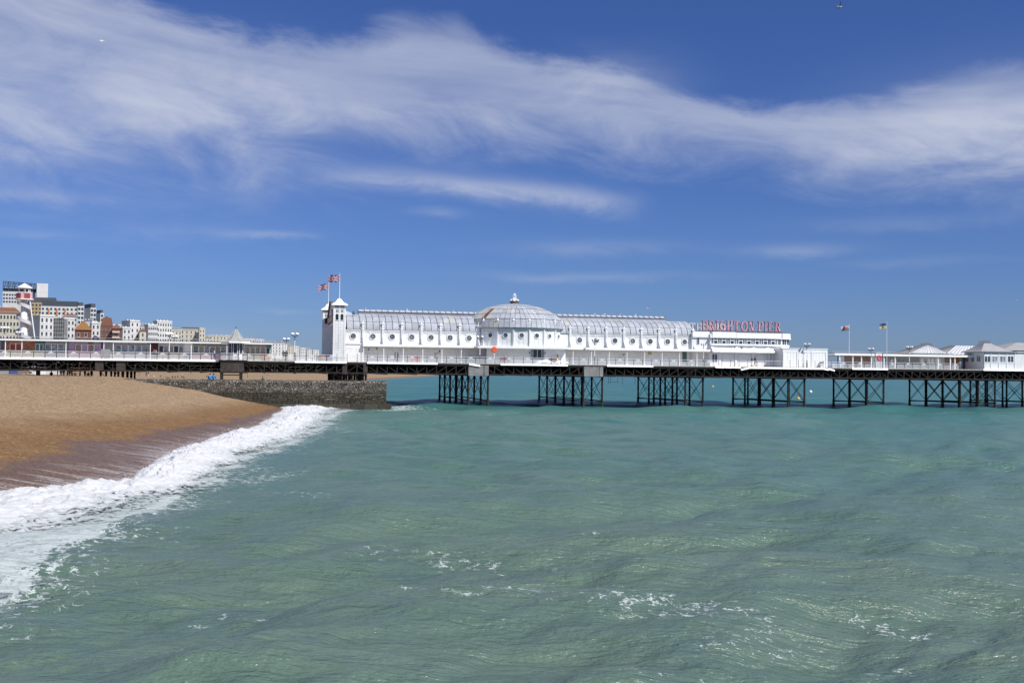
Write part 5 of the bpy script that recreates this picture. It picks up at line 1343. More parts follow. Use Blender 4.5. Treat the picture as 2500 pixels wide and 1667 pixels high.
# low boarded block beyond the hall
LB = 1.2
low = pthing('low_boarded_block', 'low flat roofed white boarded block beside the sign hall', 'building', ux(1966, LB, 870), LB, DECK)
lu0, lu1 = ux(1911, LB, 870), ux(2020.5, LB, 872); lz = zy(1966, 852, LB)
MB().box(lu0, lu1, LB, 9.0, DECK, lz).build('wall', ['white_paint'], low); MB().box(lu0 - 0.06, lu1 + 0.06, LB - 0.08, 9.1, lz, lz + 0.14).build('coping', ['white_bright'], low)
for x in (1911, 1944.5, 1980, 2015):
    u = ux(x, LB, 870); MB().box(u + 0.03, u + 0.33, LB - 0.10, LB, DECK, lz - 0.6).build('pilaster_strip', ['white_trim'], low)
for x0, x1 in ((1915, 1944), (1950, 1979), (1985, 2014.5)):
    u0, u1 = ux(x0, LB, 870), ux(x1, LB, 870); n = 4
    for k in range(n):
        w = (u1 - u0) / n; MB().box(u0 + k * w + 0.02, u0 + (k + 1) * w - 0.02, LB - 0.035, LB - 0.003, DECK + 0.05, lz - 0.75).build('board_panel', ['white_bright'], low)
MB().box(lu0 + 0.3, lu1 - 0.3, LB - 0.06, LB, lz - 0.68, lz - 0.6).build('string_course', ['white_trim'], low)
u = ux(2011, LB, 880); bz = MB(); bz.box(u - 0.5, u + 0.5, LB - 0.7, LB - 0.15, DECK, DECK + 0.8)
bin_ = pthing('litter_bin', 'white litter bin with a black hood beside the low boarded block', 'bin', u - 0.6, 0.75, DECK)
MB().box(u - 1.0, u - 0.45, 0.5, 0.95, DECK, DECK + 0.85).build('bin_body', ['white_trim'], bin_); MB().hexa([(u - 1.05, 0.45, DECK + 0.85), (u - 0.40, 0.45, DECK + 0.85), (u - 0.40, 1.0, DECK + 0.85), (u - 1.05, 1.0, DECK + 0.85)], [(u - 0.95, 0.5, DECK + 1.12), (u - 0.35, 0.5, DECK + 1.12), (u - 0.35, 0.95, DECK + 1.12), (u - 0.95, 0.95, DECK + 1.12)]).build('bin_hood', ['black_paint'], bin_)

# the roof sign: BRIGHTON PIER in fairground slab letters
def letter(ch):
    """strokes in a 0..w by 0..1 box -> list of polygons"""
    P = []; S = 0.185; t = 0.065
    def rect(x0, x1, y0, y1): P.append([(x0, y0), (x1, y0), (x1, y1), (x0, y1)])
    def stem(x, w=S, y0=0.0, y1=1.0):
        # waisted stem with flared ends, in the fairground manner
        P.append([(x, y0 + t), (x + w, y0 + t), (x + w * 0.90, (y0 + y1) / 2), (x + w, y1 - t), (x, y1 - t), (x + w * 0.10, (y0 + y1) / 2)])
    def serif(x0, x1, y): rect(x0, x1, y, y + t)
    def arc(cx, cy, rx, ry, a0, a1, w, n=10, wy=None):
        wy = wy or w
        for k in range(n):
            a, b = R(a0 + (a1 - a0) * k / n), R(a0 + (a1 - a0) * (k + 1) / n)
            P.append([(cx + rx * math.cos(a), cy + ry * math.sin(a)), (cx + rx * math.cos(b), cy + ry * math.sin(b)), (cx + (rx - w) * math.cos(b), cy + (ry - wy) * math.sin(b)), (cx + (rx - w) * math.cos(a), cy + (ry - wy) * math.sin(a))])
    w = 0.72
    if ch == 'I': w = 0.42; stem(0.095); serif(0, 0.42, 0); serif(0, 0.42, 1 - t)
    elif ch in 'BRP':
        stem(0.08); serif(0, 0.40, 0); serif(0, 0.40, 1 - t)
        ylo = 0.46 if ch != 'P' else 0.42
        rect(0.28, 0.42, 1 - t * 1.1, 1.0); rect(0.28, 0.42, ylo, ylo + t)
        arc(0.40, (1 + ylo) / 2, 0.30, (1 - ylo) / 2, -90, 90, 0.15, wy=t * 1.2)
        if ch == 'B':
            rect(0.28, 0.42, 0, t * 1.1); arc(0.40, 0.25, 0.33, 0.25, -90, 90, 0.155, wy=t * 1.2); w = 0.75
        if ch == 'R':
            P.append([(0.34, 0.47), (0.56, 0.47), (0.80, t), (0.56, t)]); serif(0.50, 0.88, 0); w = 0.86
    elif ch == 'G':
        arc(0.40, 0.5, 0.40, 0.5, 40, 320, 0.17, 16, wy=0.08); P.append([(0.56, 0.0), (0.80, 0.0), (0.80, 0.46), (0.56, 0.46)]); serif(0.48, 0.90, 0.44); rect(0.72, 0.79, 0.68, 0.98); w = 0.86
    elif ch == 'H':
        stem(0.06); stem(0.56); 
        for x in (0, 0.50): serif(x, x + 0.36, 0); serif(x, x + 0.36, 1 - t)
        rect(0.26, 0.60, 0.46, 0.56); w = 0.86
    elif ch == 'T':
        stem(0.30); serif(0.20, 0.64, 0); rect(0.02, 0.82, 1 - t * 1.3, 1.0); P.append([(0.0, 0.66), (0.07, 0.66), (0.13, 1 - t), (0.02, 1 - t)]); P.append([(0.77, 0.66), (0.84, 0.66), (0.82, 1 - t), (0.71, 1 - t)]); w = 0.84
    elif ch == 'O': arc(0.46, 0.5, 0.46, 0.52, 0, 360, 0.18, 24, wy=0.085); w = 0.92
    elif ch == 'N':
        P.append([(0.10, t), (0.19, t), (0.19, 1 - t), (0.10, 1 - t)]); P.append([(0.62, 0), (0.72, 0), (0.72, 1 - t), (0.62, 1 - t)]); P.append([(0.10, 1.0), (0.34, 1.0), (0.72, 0.0), (0.50, 0.0)]); serif(0, 0.30, 0); serif(0.52, 0.84, 1 - t); serif(0.0, 0.2, 1 - t); w = 0.84
    elif ch == 'E':
        stem(0.08); serif(0, 0.36, 0); serif(0, 0.36, 1 - t); rect(0.28, 0.66, 0, t * 1.2); rect(0.28, 0.64, 1 - t * 1.2, 1); rect(0.28, 0.52, 0.47, 0.55); P.append([(0.60, 0), (0.68, 0), (0.70, 0.28), (0.65, 0.28)]); P.append([(0.58, 1), (0.66, 1), (0.66, 0.74), (0.61, 0.74)]); rect(0.47, 0.53, 0.40, 0.62); w = 0.72
    return P, w
SGV = 7.0
sgn = pthing('roof_sign', 'big pink fairground letters reading BRIGHTON PIER on the hall roof', 'sign', ux(1810, SGV, 806), SGV, zP1)
sz0 = zy(1810, 807.8, SGV); sH = zy(1810, 784, SGV) - sz0
su0, su1, su2, su3 = ux(1714, SGV, 800), ux(1842, SGV, 800), ux(1850, SGV, 800), ux(1907, SGV, 800)
def set_word(word, u0, u1, parent, v, mats, flip=False):
    ls = [letter(c) for c in word]; tot = sum(w for _, w in ls) + 0.10 * (len(word) - 1); k = (u1 - u0) / tot; x = 0
    for ch, (polys, w) in zip(word, ls):
        mb = MB()
        f = (lambda p: (u1 - (x + p[0]) * k, sz0 + p[1] * sH)) if flip else (lambda p: (u0 + (x + p[0]) * k, sz0 + p[1] * sH))
        for i, pl in enumerate(polys):
            q = [f(p) for p in pl]
            cx_ = sum(p[0] for p in q) / len(q); cz_ = sum(p[1] for p in q) / len(q)
            # dark outline box behind, coloured face in front
            mb.prism([(cx_ + (p[0] - cx_) * 1.06 + (0.022 if p[0] > cx_ else -0.022), cz_ + (p[1] - cz_) * 1.0 + (0.022 if p[1] > cz_ else -0.022)) for p in q], v - 0.06 - 0.0007 * i, v + 0.16 + 0.0007 * i, 0)
            mb.prism([(cx_ + (p[0] - cx_) * 0.84, cz_ + (p[1] - cz_) * 0.90) for p in q], v - 0.13 - 0.0009 * i, v - 0.04, 1)
        mb.build('letter', mats, parent, smooth=False, label='letter ' + ch) if False else mb.build('letter', mats, parent)
        x += w + 0.10
rng2 = random.Random(3)
set_word('BRIGHTON', su0, su1, sgn, SGV, ['sign_edge', 'sign_pink']); set_word('PIER', su2, su3, sgn, SGV, ['sign_edge', 'sign_pink'])
MB().box(su0 - 1.2, su3 + 0.4, SGV - 0.02, SGV + 0.12, sz0 - 0.16, sz0 - 0.04).build('sign_rail', ['brown_lattice'], sgn)
MB().box(su0 - 1.2, su3 + 0.2, SGV - 0.05, SGV + 0.15, sz0 - 0.42, sz0 - 0.34).build('sign_rail', ['brown_lattice'], sgn)
lat = MB(); u = su0 - 1.2
while u < su3: lat.bar((u, SGV + 0.05, sz0 - 0.40), (u + 0.3, SGV + 0.05, sz0 - 0.1), 0.05, 0.04); lat.bar((u + 0.3, SGV + 0.05, sz0 - 0.40), (u, SGV + 0.05, sz0 - 0.1), 0.05, 0.04); u += 0.3
lat.build('sign_lattice', ['brown_lattice'], sgn)
u = su0 - 1.0
while u < su3 + 0.3:
    MB().box(u - 0.12, u + 0.12, SGV - 0.02, SGV + 0.6, zP1 - 0.2, sz0 - 0.42).build('sign_foot', ['white_trim' if int(u * 10) % 3 else 'brown_lattice'], sgn)
    MB().bar((u, SGV + 0.2, sz0 + sH * 0.75), (u - 0.2, SGV + 2.0, zP1 - 0.2), 0.045).build('sign_stay', ['brown_lattice'], sgn); u += 1.25
# its twin on the far side, seen from behind
zs2 = sz0
sg2 = pthing('rear_roof_sign', 'white backs of the twin letter sign on the far edge of the hall roof', 'sign', ux(1720, 18.5, 795), 18.5, zP1)
set_word('BRIGHTON', su0 - 1.0, su1 - 1.0, sg2, 18.5, ['pale_grey_render', 'pale_grey_render'], True)
set_word('PIER', su0 - 9.0, su0 - 1.8, sg2, 18.5, ['pale_grey_render', 'pale_grey_render'], True)
MB().box(su0 - 9.2, su1, 18.6, 18.75, sz0 - 0.3, sz0 - 0.1).build('sign_rail', ['white_trim'], sg2)

# ================================================================== KIOSKS AND ROOFS TOWARDS THE SEAWARD END
RV = 6.0
arc_ = pthing('souvenir_arcade', 'low canopied souvenir arcade with arched windows near the lifebuoy', 'stall', ux(2160, RV, 875), RV, DECK)
aO = tuple(arc_['_o'])
zq = zy(2160, 868.5, RV - 2.6)
ra0, ra1 = ux(2021, RV, 868), ux(2372, RV, 872)
MB().box(ra0, ra1, RV - 2.6, RV + 9, zq, zq + 0.28).build('canopy', ['white_trim'], arc_); MB().box(ra0, ra1, RV - 2.7, RV - 2.58, zq - 0.04, zq + 0.34).build('canopy_edge', ['white_bright'], arc_)
MB().box(ra0, ra1, RV - 2.2, RV + 8.6, zq + 0.28, zq + 0.42).build('roof', ['roof_felt'], arc_)
MB().box(ra0, ra1, RV - 1.9, RV - 1.86, zq + 0.72, zq + 0.78).build('roof_rail', ['lead_light'], arc_)
k = 0; u = ra0 + 0.3
while u < ra1: MB().box(u - 0.03, u + 0.03, RV - 1.91, RV - 1.85, zq + 0.42, zq + 0.72).build('rail_post', ['slate_grey'], arc_); u += 2.9
def stall_wall(parent, x0, x1, m, v, z0=DECK, z1=None, name='wall_panel', cab=0.05):
    u0, u1 = ux(x0, v, 870), ux(x1, v, 870)
    return MB().box(u0, u1, v, v + 0.15, z0, z1).build(name, [m], parent)
for x0, x1, m in ((2062, 2088, 'mural_goods'), (2088.3, 2127, 'mural_goods'), (2127.3, 2137, 'white_trim'), (2160, 2245, 'stall_grey'), (2245.3, 2306, 'pale_grey_render'), (2306.3, 2330, 'mural_goods'), (2330.3, 2342, 'stall_orange'), (2342.3, 2350, 'stall_yellow'), (2350.3, 2358, 'stall_purple')):
    stall_wall(arc_, x0, x1, m, RV, DECK, zq)
for x in (2050, 2082, 2103, 2127, 2137, 2158, 2185, 2290, 2320, 2331):
    u = ux(x, RV - 2.3, 872); MB().box(u - 0.09, u + 0.09, RV - 2.4, RV - 2.22, DECK, zq).build('canopy_post', ['white_trim'], arc_)
for x in (2046, 2050): 
    u = ux(x, RV, 872); MB().box(u - 0.07, u + 0.07, RV, RV + 0.14, DECK, zq).build('canopy_post', ['navy_post'], arc_)
for x in (2177, 2185.5, 2195, 2203.5, 2251, 2267.5, 2276.5, 2286.5, 2294):
    u = ux(x, RV, 878); w = 0.5 if x < 2240 else 0.62; zb = DECK + 1.1
    pts = [(u - w / 2, zb), (u + w / 2, zb)] + [(u + w / 2 * math.cos(math.pi * k / 8), zb + (0.55 if x < 2240 else 0.75) + w / 2 * math.sin(math.pi * k / 8)) for k in range(9)]
    mb = MB(); mb.prism(pts, RV - 0.05, RV - 0.004); mb.build('arched_window', ['white_bright' if x not in (2195, 2203.5) else 'pale_glass'], arc_)
def hip(parent, x0, x1, xr0, xr1, ye, yr, v0, v1, m, ribs=True, name='hipped_roof', curve=0.35, ribmat='lead_light', ridge=None):
    """hipped roof with a bell-curved slope; ribs stand proud"""
    u0, u1, r0, r1 = ux(x0, v0, ye), ux(x1, v0, ye), ux(xr0, (v0 + v1) / 2, yr), ux(xr1, (v0 + v1) / 2, yr)
    ze = zy((x0 + x1) / 2, ye, v0); zr = zy((xr0 + xr1) / 2, yr, (v0 + v1) / 2); vm = (v0 + v1) / 2; K = 6; mb = MB(); L_ = []
    hw = min(0.8, (v1 - v0) * 0.12)
    for k in range(K + 1):
        t = k / K; f = t ** (1 - curve) if curve < 0 else 1 - (1 - t) ** (1 + curve)
        z = ze + (zr - ze) * (t ** (1 + curve)); 
        L_.append([(u0 + (r0 - u0) * t, v0 + (vm - hw - v0) * t, z), (u1 + (r1 - u1) * t, v0 + (vm - hw - v0) * t, z), (u1 + (r1 - u1) * t, v1 + (vm + hw - v1) * t, z), (u0 + (r0 - u0) * t, v1 + (vm + hw - v1) * t, z)])
    for k in range(K):
        for j in range(4): mb.quad(L_[k][j], L_[k][(j + 1) % 4], L_[k + 1][(j + 1) % 4], L_[k + 1][j])
    mb.poly(L_[K]); mb.poly(L_[0][::-1])
    rf = mb.build(name, [m], parent); po = tuple(parent['_o'])
    if ribs:
        n = max(3, round((u1 - u0) / 0.95))
        for i in range(n + 1):
            f = i / n
            for (ja, jb) in ((0, 1), (0, 3)):
                nn = f
                mb = MB()
                for k in range(K):
                    a = Vector(L_[k][ja]).lerp(Vector(L_[k][jb]), nn); b = Vector(L_[k + 1][ja]).lerp(Vector(L_[k + 1][jb]), nn)
                    mb.bar(a + Vector((0, 0, 0.03)), b + Vector((0, 0, 0.03)), 0.06, 0.07)
                mb.build('roof_seam', [ribmat], rf, off=po)
    return rf, (r0, r1, vm, zr, hw)
mat('roof_silver', (0.60, 0.62, 0.65), 0.5, 0.0, var=0.08, nscale=0.8, rand=0.05)
mat('roof_grey', (0.30, 0.30, 0.31), 0.7, 0.0, var=0.08, nscale=0.8)
def cresting(parent, r0, r1, vm, zr, hw, m='slate_grey', h=0.4):
    mb = MB()
    for vv_ in (vm - hw, vm + hw):
        mb.box(r0, r1, vv_ - 0.03, vv_ + 0.03, zr + h - 0.05, zr + h); mb.box(r0, r1, vv_ - 0.03, vv_ + 0.03, zr + 0.02, zr + 0.07)
        u = r0
        while u < r1 + 0.01: mb.box(u - 0.035, u + 0.035, vv_ - 0.03, vv_ + 0.03, zr, zr + h + 0.05); u += max(0.22, (r1 - r0) / 8)
    mb.build('cresting', [m], parent)
k1 = pthing('silver_roofed_kiosk', 'kiosk with a silver seamed pyramid roof behind the souvenir arcade', 'kiosk', ux(2260, 12, 860), 12, DECK)
MB().box(ux(2230, 9.5, 868), ux(2318, 9.5, 868), 9.5, 17, DECK, zy(2270, 862, 9)).build('wall', ['white_paint'], k1)
_, q = hip(k1, 2216, 2322, 2254, 2268, 863, 842, 9.0, 17.5, 'roof_silver', ribmat='slate_grey'); cresting(k1, *q, h=0.35)
k2 = pthing('silver_roofed_hall', 'long hall with a silver seamed hipped roof beside the grey corner pavilion', 'kiosk', ux(2340, 15, 860), 15, DECK)
MB().box(ux(2312, 12.5, 868), ux(2440, 12.5, 868), 12.5, 21, DECK, zy(2370, 864, 12)).build('wall', ['white_paint'], k2)
hip(k2, 2306, 2450, 2328, 2420, 866, 844.5, 12.0, 22.0, 'roof_silver', ribmat='slate_grey', curve=0.1)
k3 = pthing('small_silver_kiosk', 'small kiosk roof of silver metal peeping between two grey roofs', 'kiosk', ux(2445, 24, 860), 24, DECK)
MB().box(ux(2432, 24.5, 868), ux(2462, 24.5, 868), 23.5, 26.5, DECK, zy(2447, 858, 24)).build('wall', ['white_paint'], k3); hip(k3, 2424, 2470, 2440, 2456, 858, 846.5, 22.8, 26.8, 'roof_silver', ribmat='slate_grey')
# corner pavilion
CV = 0.35
cpv = pthing('corner_pavilion', 'pale boarded corner pavilion with a grey crested bell roof at the pier edge', 'pavilion', ux(2430, CV, 890), CV, DECK)
cO = tuple(cpv['_o']); cu0, cu1 = ux(2401, CV, 885), ux(2478, CV, 885); cz1 = zy(2440, 860, CV); CD = 5.9
MB().box(cu0, cu1, CV, CV + CD, DECK, cz1).build('wall', ['white_paint'], cpv); MB().box(cu0 - 0.10, cu1 + 0.02, CV - 0.10, CV + CD, DECK, DECK + 0.16).build('plinth', ['white_bright'], cpv)
ceil_ = MB().box(cu0 - 0.55, cu1 + 0.1, CV - 0.35, CV + CD + 0.4, cz1, cz1 + 0.12).build('eaves_board', ['slate_grey'], cpv)
_, q = hip(cpv, 2394, 2487, 2396, 2412, 859, 838, CV - 0.3, CV + CD + 0.4, 'roof_grey', ribs=False, curve=0.45); cresting(cpv, *q, h=0.45)
def win_pair(xc, v, w=0.62, h=None, m='window_glass'):
    z1, z0 = zy(xc, 869.5, v), zy(xc, 883.5, v); u = ux(xc, v, 876)
    f = MB().box(u - w - 0.12, u + w + 0.12, v - 0.06, v, z0 - 0.12, z1 + 0.1).build('window', ['white_trim'], cpv)
    for s in (-1, 1): MB().box(u + (0.06 if s > 0 else -w), u + (w if s > 0 else -0.06), v - 0.075, v - 0.061, z0, z1).build('pane', [m], f, off=cO)
for xc, m in ((2410.5, 'window_glass'), (2428.5, 'pale_glass'), (2448, 'pale_glass'), (2467, 'window_glass')): win_pair(xc, CV, m=m)
for x in (2401.6, 2418.5, 2438, 2457.5, 2477):
    u = ux(x, CV, 880); MB().box(u - 0.07, u + 0.07, CV - 0.09, CV - 0.002, DECK + 0.17, cz1).build('corner_strip', ['white_trim'], cpv)
MB().box(cu0, cu1, CV - 0.05, CV - 0.002, zy(2440, 886.5, CV) - 0.05, zy(2440, 886.5, CV) + 0.04).build('dado_rail', ['white_trim'], cpv)
for kk, vv_ in enumerate((1.2, 3.1, 4.9)):
    z1, z0 = zy(2380, 869, 3), zy(2380, 883, 3); f = MB().box(cu0 - 0.06, cu0, vv_ - 0.1, vv_ + 1.3, z0 - 0.1, z1 + 0.08).build('window', ['white_trim'], cpv)
    for j in range(3 if kk == 1 else 2):
        w = 1.2 / (3 if kk == 1 else 2); MB().box(cu0 - 0.075, cu0 - 0.061, vv_ + j * w, vv_ + (j + 1) * w - 0.07, z0, z1).build('pane', ['pale_glass'], f, off=cO)
mb = MB(); mb.tube([(cu0 + 0.35, CV - 0.35, cz1), (cu0 + 0.12, CV - 0.12, cz1 - 0.4), (cu0 + 0.05, CV - 0.12, cz1 - 0.8), (cu0 + 0.05, CV - 0.12, DECK)], 0.055, 6); mb.build('drainpipe', ['slate_grey'], cpv)
# long boarded building at the frame edge
eb = pthing('clapboard_hall', 'white clapboard hall with a plain grey roof past the corner pavilion', 'building', ux(2540, CV, 890), CV, DECK)
eu0, eu1 = cu1 + 0.05, ux(2720, CV, 890); MB().box(eu0, eu1, CV + 0.05, CV + 9, DECK, cz1 + 0.05).build('wall', ['white_paint'], eb)
nb = 9
for k in range(nb):
    z0 = DECK + 0.1 + k * (cz1 - DECK - 0.45) / nb; MB().box(eu0, eu1, CV + 0.0, CV + 0.048, z0, z0 + (cz1 - DECK - 0.45) / nb - 0.02).build('clapboard', ['white_paint'], eb)
MB().box(eu0 - 0.3, eu1, CV - 0.25, CV + 9.2, cz1 + 0.06, cz1 + 0.18).build('eaves_board', ['white_trim'], eb)
hip(eb, 2447, 2800, 2474, 2760, 858, 839.5, CV + 0.5, CV + 10, 'roof_grey', ribs=False, curve=0.0)

# ================================================================== LANDWARD STALLS
LV = 6.2
def zl(x, y): return zy(x, y, LV - 2.2)
lz = zl(300, 834.5)
lst = pthing('canopied_stall_row', 'long row of canopied snack and game stalls on the landward deck', 'stall', ux(300, LV, 860), LV, DECK)
la0, la1 = ux(-260, LV - 2.2, 830), ux(667, LV - 2.2, 842)
MB().box(la0, la1, LV - 2.2, LV + 5.5, lz, lz + 0.16).build('canopy', ['white_trim'], lst); MB().box(la0, la1, LV - 2.3, LV - 2.18, lz - 0.05, lz + 0.19).build('canopy_edge', ['white_bright'], lst)
MB().box(la0, la1, LV - 2.0, LV + 5.4, lz + 0.16, lz + 0.32).build('roof', ['slate'], lst)
MB().box(la0, la1, LV - 0.6, LV - 0.52, lz + 0.62, lz + 0.68).build('roof_rail', ['lead_light'], lst)
u = la0
while u < la1: MB().box(u - 0.03, u + 0.03, LV - 0.6, LV - 0.54, lz + 0.3, lz + 0.62).build('rail_post', ['slate_grey'], lst); u += 2.6
for x in (-140, -60, 13, 53.5, 161, 253.5, 276.5, 367, 467, 554, 664):
    u = ux(x, LV - 2.0, 845); MB().lathe([(0.09, 0), (0.07, 0.1), (0.07, lz - DECK)], (u, LV - 2.0, DECK), 8).build('canopy_post', ['white_trim'], lst)
zc = DECK + 1.12
for x0, x1, mu, ml in ((-260, -20, 'mural_grey', 'mural_cream'), (-19.7, 3, 'stall_green', 'stall_grey'), (3.3, 12, 'stall_purple', 'stall_grey'), (12.3, 55, 'mural_red', 'stall_cream'), (55.3, 86, 'mural_red', 'mural_cream'), (86.3, 110, 'stall_teal', 'mural_cream'), (110.3, 158, 'mural_grey', 'stall_grey'), (158.3, 168, 'stall_green', 'stall_grey'),
                       (168.3, 182, 'stall_lilac', 'mural_pink'), (182.3, 246, 'stall_grey', 'mural_pink'), (246.3, 252, 'stall_purple', 'stall_pink'), (252.3, 276, 'stall_grey', 'mural_cream'), (276.3, 366, 'mural_grey', 'pale_grey_render'), (366.3, 386, 'stall_darkred', 'stall_grey'), (386.3, 450, 'pale_grey_render', 'mural_cream'), (450.3, 470, 'white_trim', 'stall_grey'),
                       (470.3, 556, 'mural_food', 'mural_pink'), (596, 649, 'mural_food', 'mural_cream'), (649.3, 662, 'stall_teal', 'stall_cream')):
    u0, u1 = ux(x0, LV, 845), ux(x1, LV, 845)
    MB().box(u0, u1, LV, LV + 0.2, zc, lz).build('stall_front', [mu], lst); MB().box(u0, u1, LV - 0.35, LV + 0.2, DECK, zc).build('counter', [ml], lst)
def frame(x0, x1, n, z0=zc + 0.08, z1=None, m='white_trim', pane=None):
    z1 = z1 or lz - 0.55; u0, u1 = ux(x0, LV, 845), ux(x1, LV, 845); w = (u1 - u0) / n
    for k in range(n):
        f = MB(); a, b = u0 + k * w, u0 + (k + 1) * w
        f.box(a, b, LV - 0.07, LV - 0.01, z1, z1 + 0.07); f.box(a, b, LV - 0.07, LV - 0.01, z0 - 0.07, z0); f.box(a, a + 0.07, LV - 0.068, LV - 0.01, z0, z1); f.box(b - 0.07, b, LV - 0.066, LV - 0.01, z0, z1)
        o = f.build('window_frame', [m], lst)
        if pane: MB().box(a + 0.08, b - 0.08, LV - 0.04, LV - 0.008, z0 + 0.01, z1 - 0.01).build('window', [pane if isinstance(pane, str) else pane[k % len(pane)]], o, off=tuple(lst['_o']))
frame(24, 53, 2, pane='stall_red'); frame(87, 106, 2, pane='stall_teal'); frame(184, 245, 4, pane=('mural_goods', 'stall_lilac')); frame(110, 157, 3, pane='pale_glass'); frame(388, 448, 5, pane=('dark_glass', 'pale_glass', 'mural_food')); frame(472, 552, 6, pane=('pale_glass', 'mural_food', 'pale_glass')); frame(598, 648, 4, pane='mural_food'); frame(280, 362, 5, pane='pale_glass'); frame(650, 660, 1, pane='dark_glass')
for k in range(9):
    u = ux(283 + k * 9, LV - 0.8, 838); MB().box(u - 0.28, u + 0.28, LV - 0.9, LV - 0.7, lz - 0.16, lz - 0.07).build('strip_light', ['white_bright'], lst)
MB().box(ux(62, LV - 0.06, 838), ux(74, LV - 0.06, 838), LV - 0.10, LV - 0.02, lz - 0.28, lz - 0.05).build('name_board', ['stall_orange'], lst)
MB().box(ux(216, LV - 0.06, 838), ux(227, LV - 0.06, 838), LV - 0.10, LV - 0.02, lz - 0.34, lz - 0.14).build('name_board', ['stall_red'], lst)
# raised panel on the railing line opposite the stalls
mb = MB(); mb.box(ux(246, 0.02), ux(269, 0.02), -0.02, 0.05, DECK + 0.1, DECK + 1.52); rbp = mb.build('deck_notice_board', ['mural_grey'], None)
rbp.location = pier_w(0, 0, 0); rbp.rotation_euler = (0, 0, PHI); tag(rbp, 'grey speckled board filling one railing bay opposite the stalls', 'board')
# witch's-hat kiosk on the platform
kc_u = ux(575, -1.0, 860); kv0 = -1.75
kio = pthing('pointed_kiosk', 'small white octagonal kiosk with a pointed bell roof standing out from the pier', 'kiosk', kc_u, 0, DECK)
kz = zy(575, 834, -1.0); KR = 1.30
mb = MB(); mb.lathe([(KR, 0), (KR, kz - DECK)], (kc_u, -0.45, DECK), 8, a0=math.pi / 8); mb.build('wall', ['white_paint'], kio)
for k in range(8):
    a = math.pi / 4 * k; 
    if math.sin(a) > 0.5: continue
    ca, sa = math.cos(a), math.sin(a); r = KR * math.cos(math.pi / 8) + 0.02
    T_ = lambda x, d, z: (kc_u + ca * (r + d) - sa * x, -0.45 + sa * (r + d) + ca * x, z)
    mb = MB(); mb.hexa([T_(-0.30, 0, DECK + 1.05), T_(0.30, 0, DECK + 1.05), T_(0.30, 0.04, DECK + 1.05), T_(-0.30, 0.04, DECK + 1.05)], [T_(-0.30, 0, kz - 0.35), T_(0.30, 0, kz - 0.35), T_(0.30, 0.04, kz - 0.35), T_(-0.30, 0.04, kz - 0.35)]); w_ = mb.build('window', ['dark_glass'], kio)
    for b in (-0.34, 0.34): MB().bar(T_(b, 0.04, DECK + 0.95), T_(b, 0.04, kz - 0.28), 0.09).build('window_frame', ['white_trim'], w_, off=tuple(kio['_o']))
for k in range(8):
    a = math.pi / 8 + math.pi / 4 * k; MB().box(kc_u + KR * math.cos(a) - 0.07, kc_u + KR * math.cos(a) + 0.07, -0.45 + KR * math.sin(a) - 0.07, -0.45 + KR * math.sin(a) + 0.07, DECK, kz).build('corner_post', ['navy_post'], kio)
za = zy(575, 801.5, -0.4)
prof = [(2.55, 0), (1.75, 0.22), (1.25, 0.62), (0.85, 1.15), (0.45, 1.75), (0.12, 2.25), (0.03, za - kz)]
mat('shingle_roof', (0.30, 0.31, 0.30), 0.8, var=0.35, nscale=6.0, dirt=0.6, dirtcol=(0.17, 0.18, 0.15), dscale=3.0)
mb = MB(); mb.lathe([(r, z * (za - kz) / 2.45 if r > 0.04 else za - kz) for r, z in prof], (kc_u, -0.45, kz), 8, a0=math.pi / 8); rf = mb.build('bell_roof', ['shingle_roof'], kio)
for k in range(8):
    a = math.pi / 8 + math.pi / 4 * k; mb = MB(); sc = (za - kz) / 2.45
    mb.tube([(kc_u + (r + 0.02) * math.cos(a), -0.45 + (r + 0.02) * math.sin(a), kz + z * sc + 0.02) for r, z in prof[:-1]], 0.045, 5); mb.build('hip_rib', ['lead_light'], rf, off=tuple(kio['_o']))
mb = MB(); mb.lathe([(2.60, -0.28), (2.62, -0.04), (2.5, 0.02)], (kc_u, -0.45, kz), 8, a0=math.pi / 8); mb.build('valance', ['white_bright'], kio)
MB().lathe([(0.09, 0), (0.12, 0.1), (0.03, 0.2), (0.02, 0.4)], (kc_u, -0.45, za), 8).build('finial', ['slate'], kio)

# ================================================================== STREET FURNITURE ON THE PIER
def lamp_parts(broken=False, H=4.55):
    """cast iron standard with a ring of globes; returns list of (name, mesh, parent index)"""
    a = MB(); a.lathe([(0.17, 0), (0.17, 0.12), (0.12, 0.18), (0.12, 0.75), (0.16, 0.80), (0.10, 0.90), (0.085, 1.25), (0.14, 1.30), (0.09, 1.42)], n=10)
    b = MB(); b.lathe([(0.075, 1.42), (0.055, 2.4), (0.05, H - 1.0)], n=8)
    c = MB(); c.lathe([(0.07, H - 1.0), (0.10, H - 0.95), (0.055, H - 0.85), (0.05, H - 0.35), (0.09, H - 0.3), (0.04, H - 0.1)], n=8); c.box(-0.42, 0.42, -0.02, 0.02, H - 0.98, H - 0.94)
    for k in range(4):
        t = math.pi / 2 * k + 0.5
        c.tube([(math.cos(t) * r, math.sin(t) * r, H + z) for r, z in ((0.04, -0.42), (0.25, -0.50), (0.50, -0.42), (0.56, -0.22))], 0.03, 6)
        c.lathe([(0.05, -0.24), (0.13, -0.18), (0.13, -0.14)], (math.cos(t) * 0.56, math.sin(t) * 0.56, H), 8)
    g = MB(); g.sphere((0, 0, 0), 0.20, 14, 8)
    return a.mesh('base', ['navy_post']), b.mesh('pole', ['white_trim']), c.mesh('lamp_arm', ['navy_post']), g.mesh('globe', ['globe'], True)
LA, LBm, LC, LG = lamp_parts()
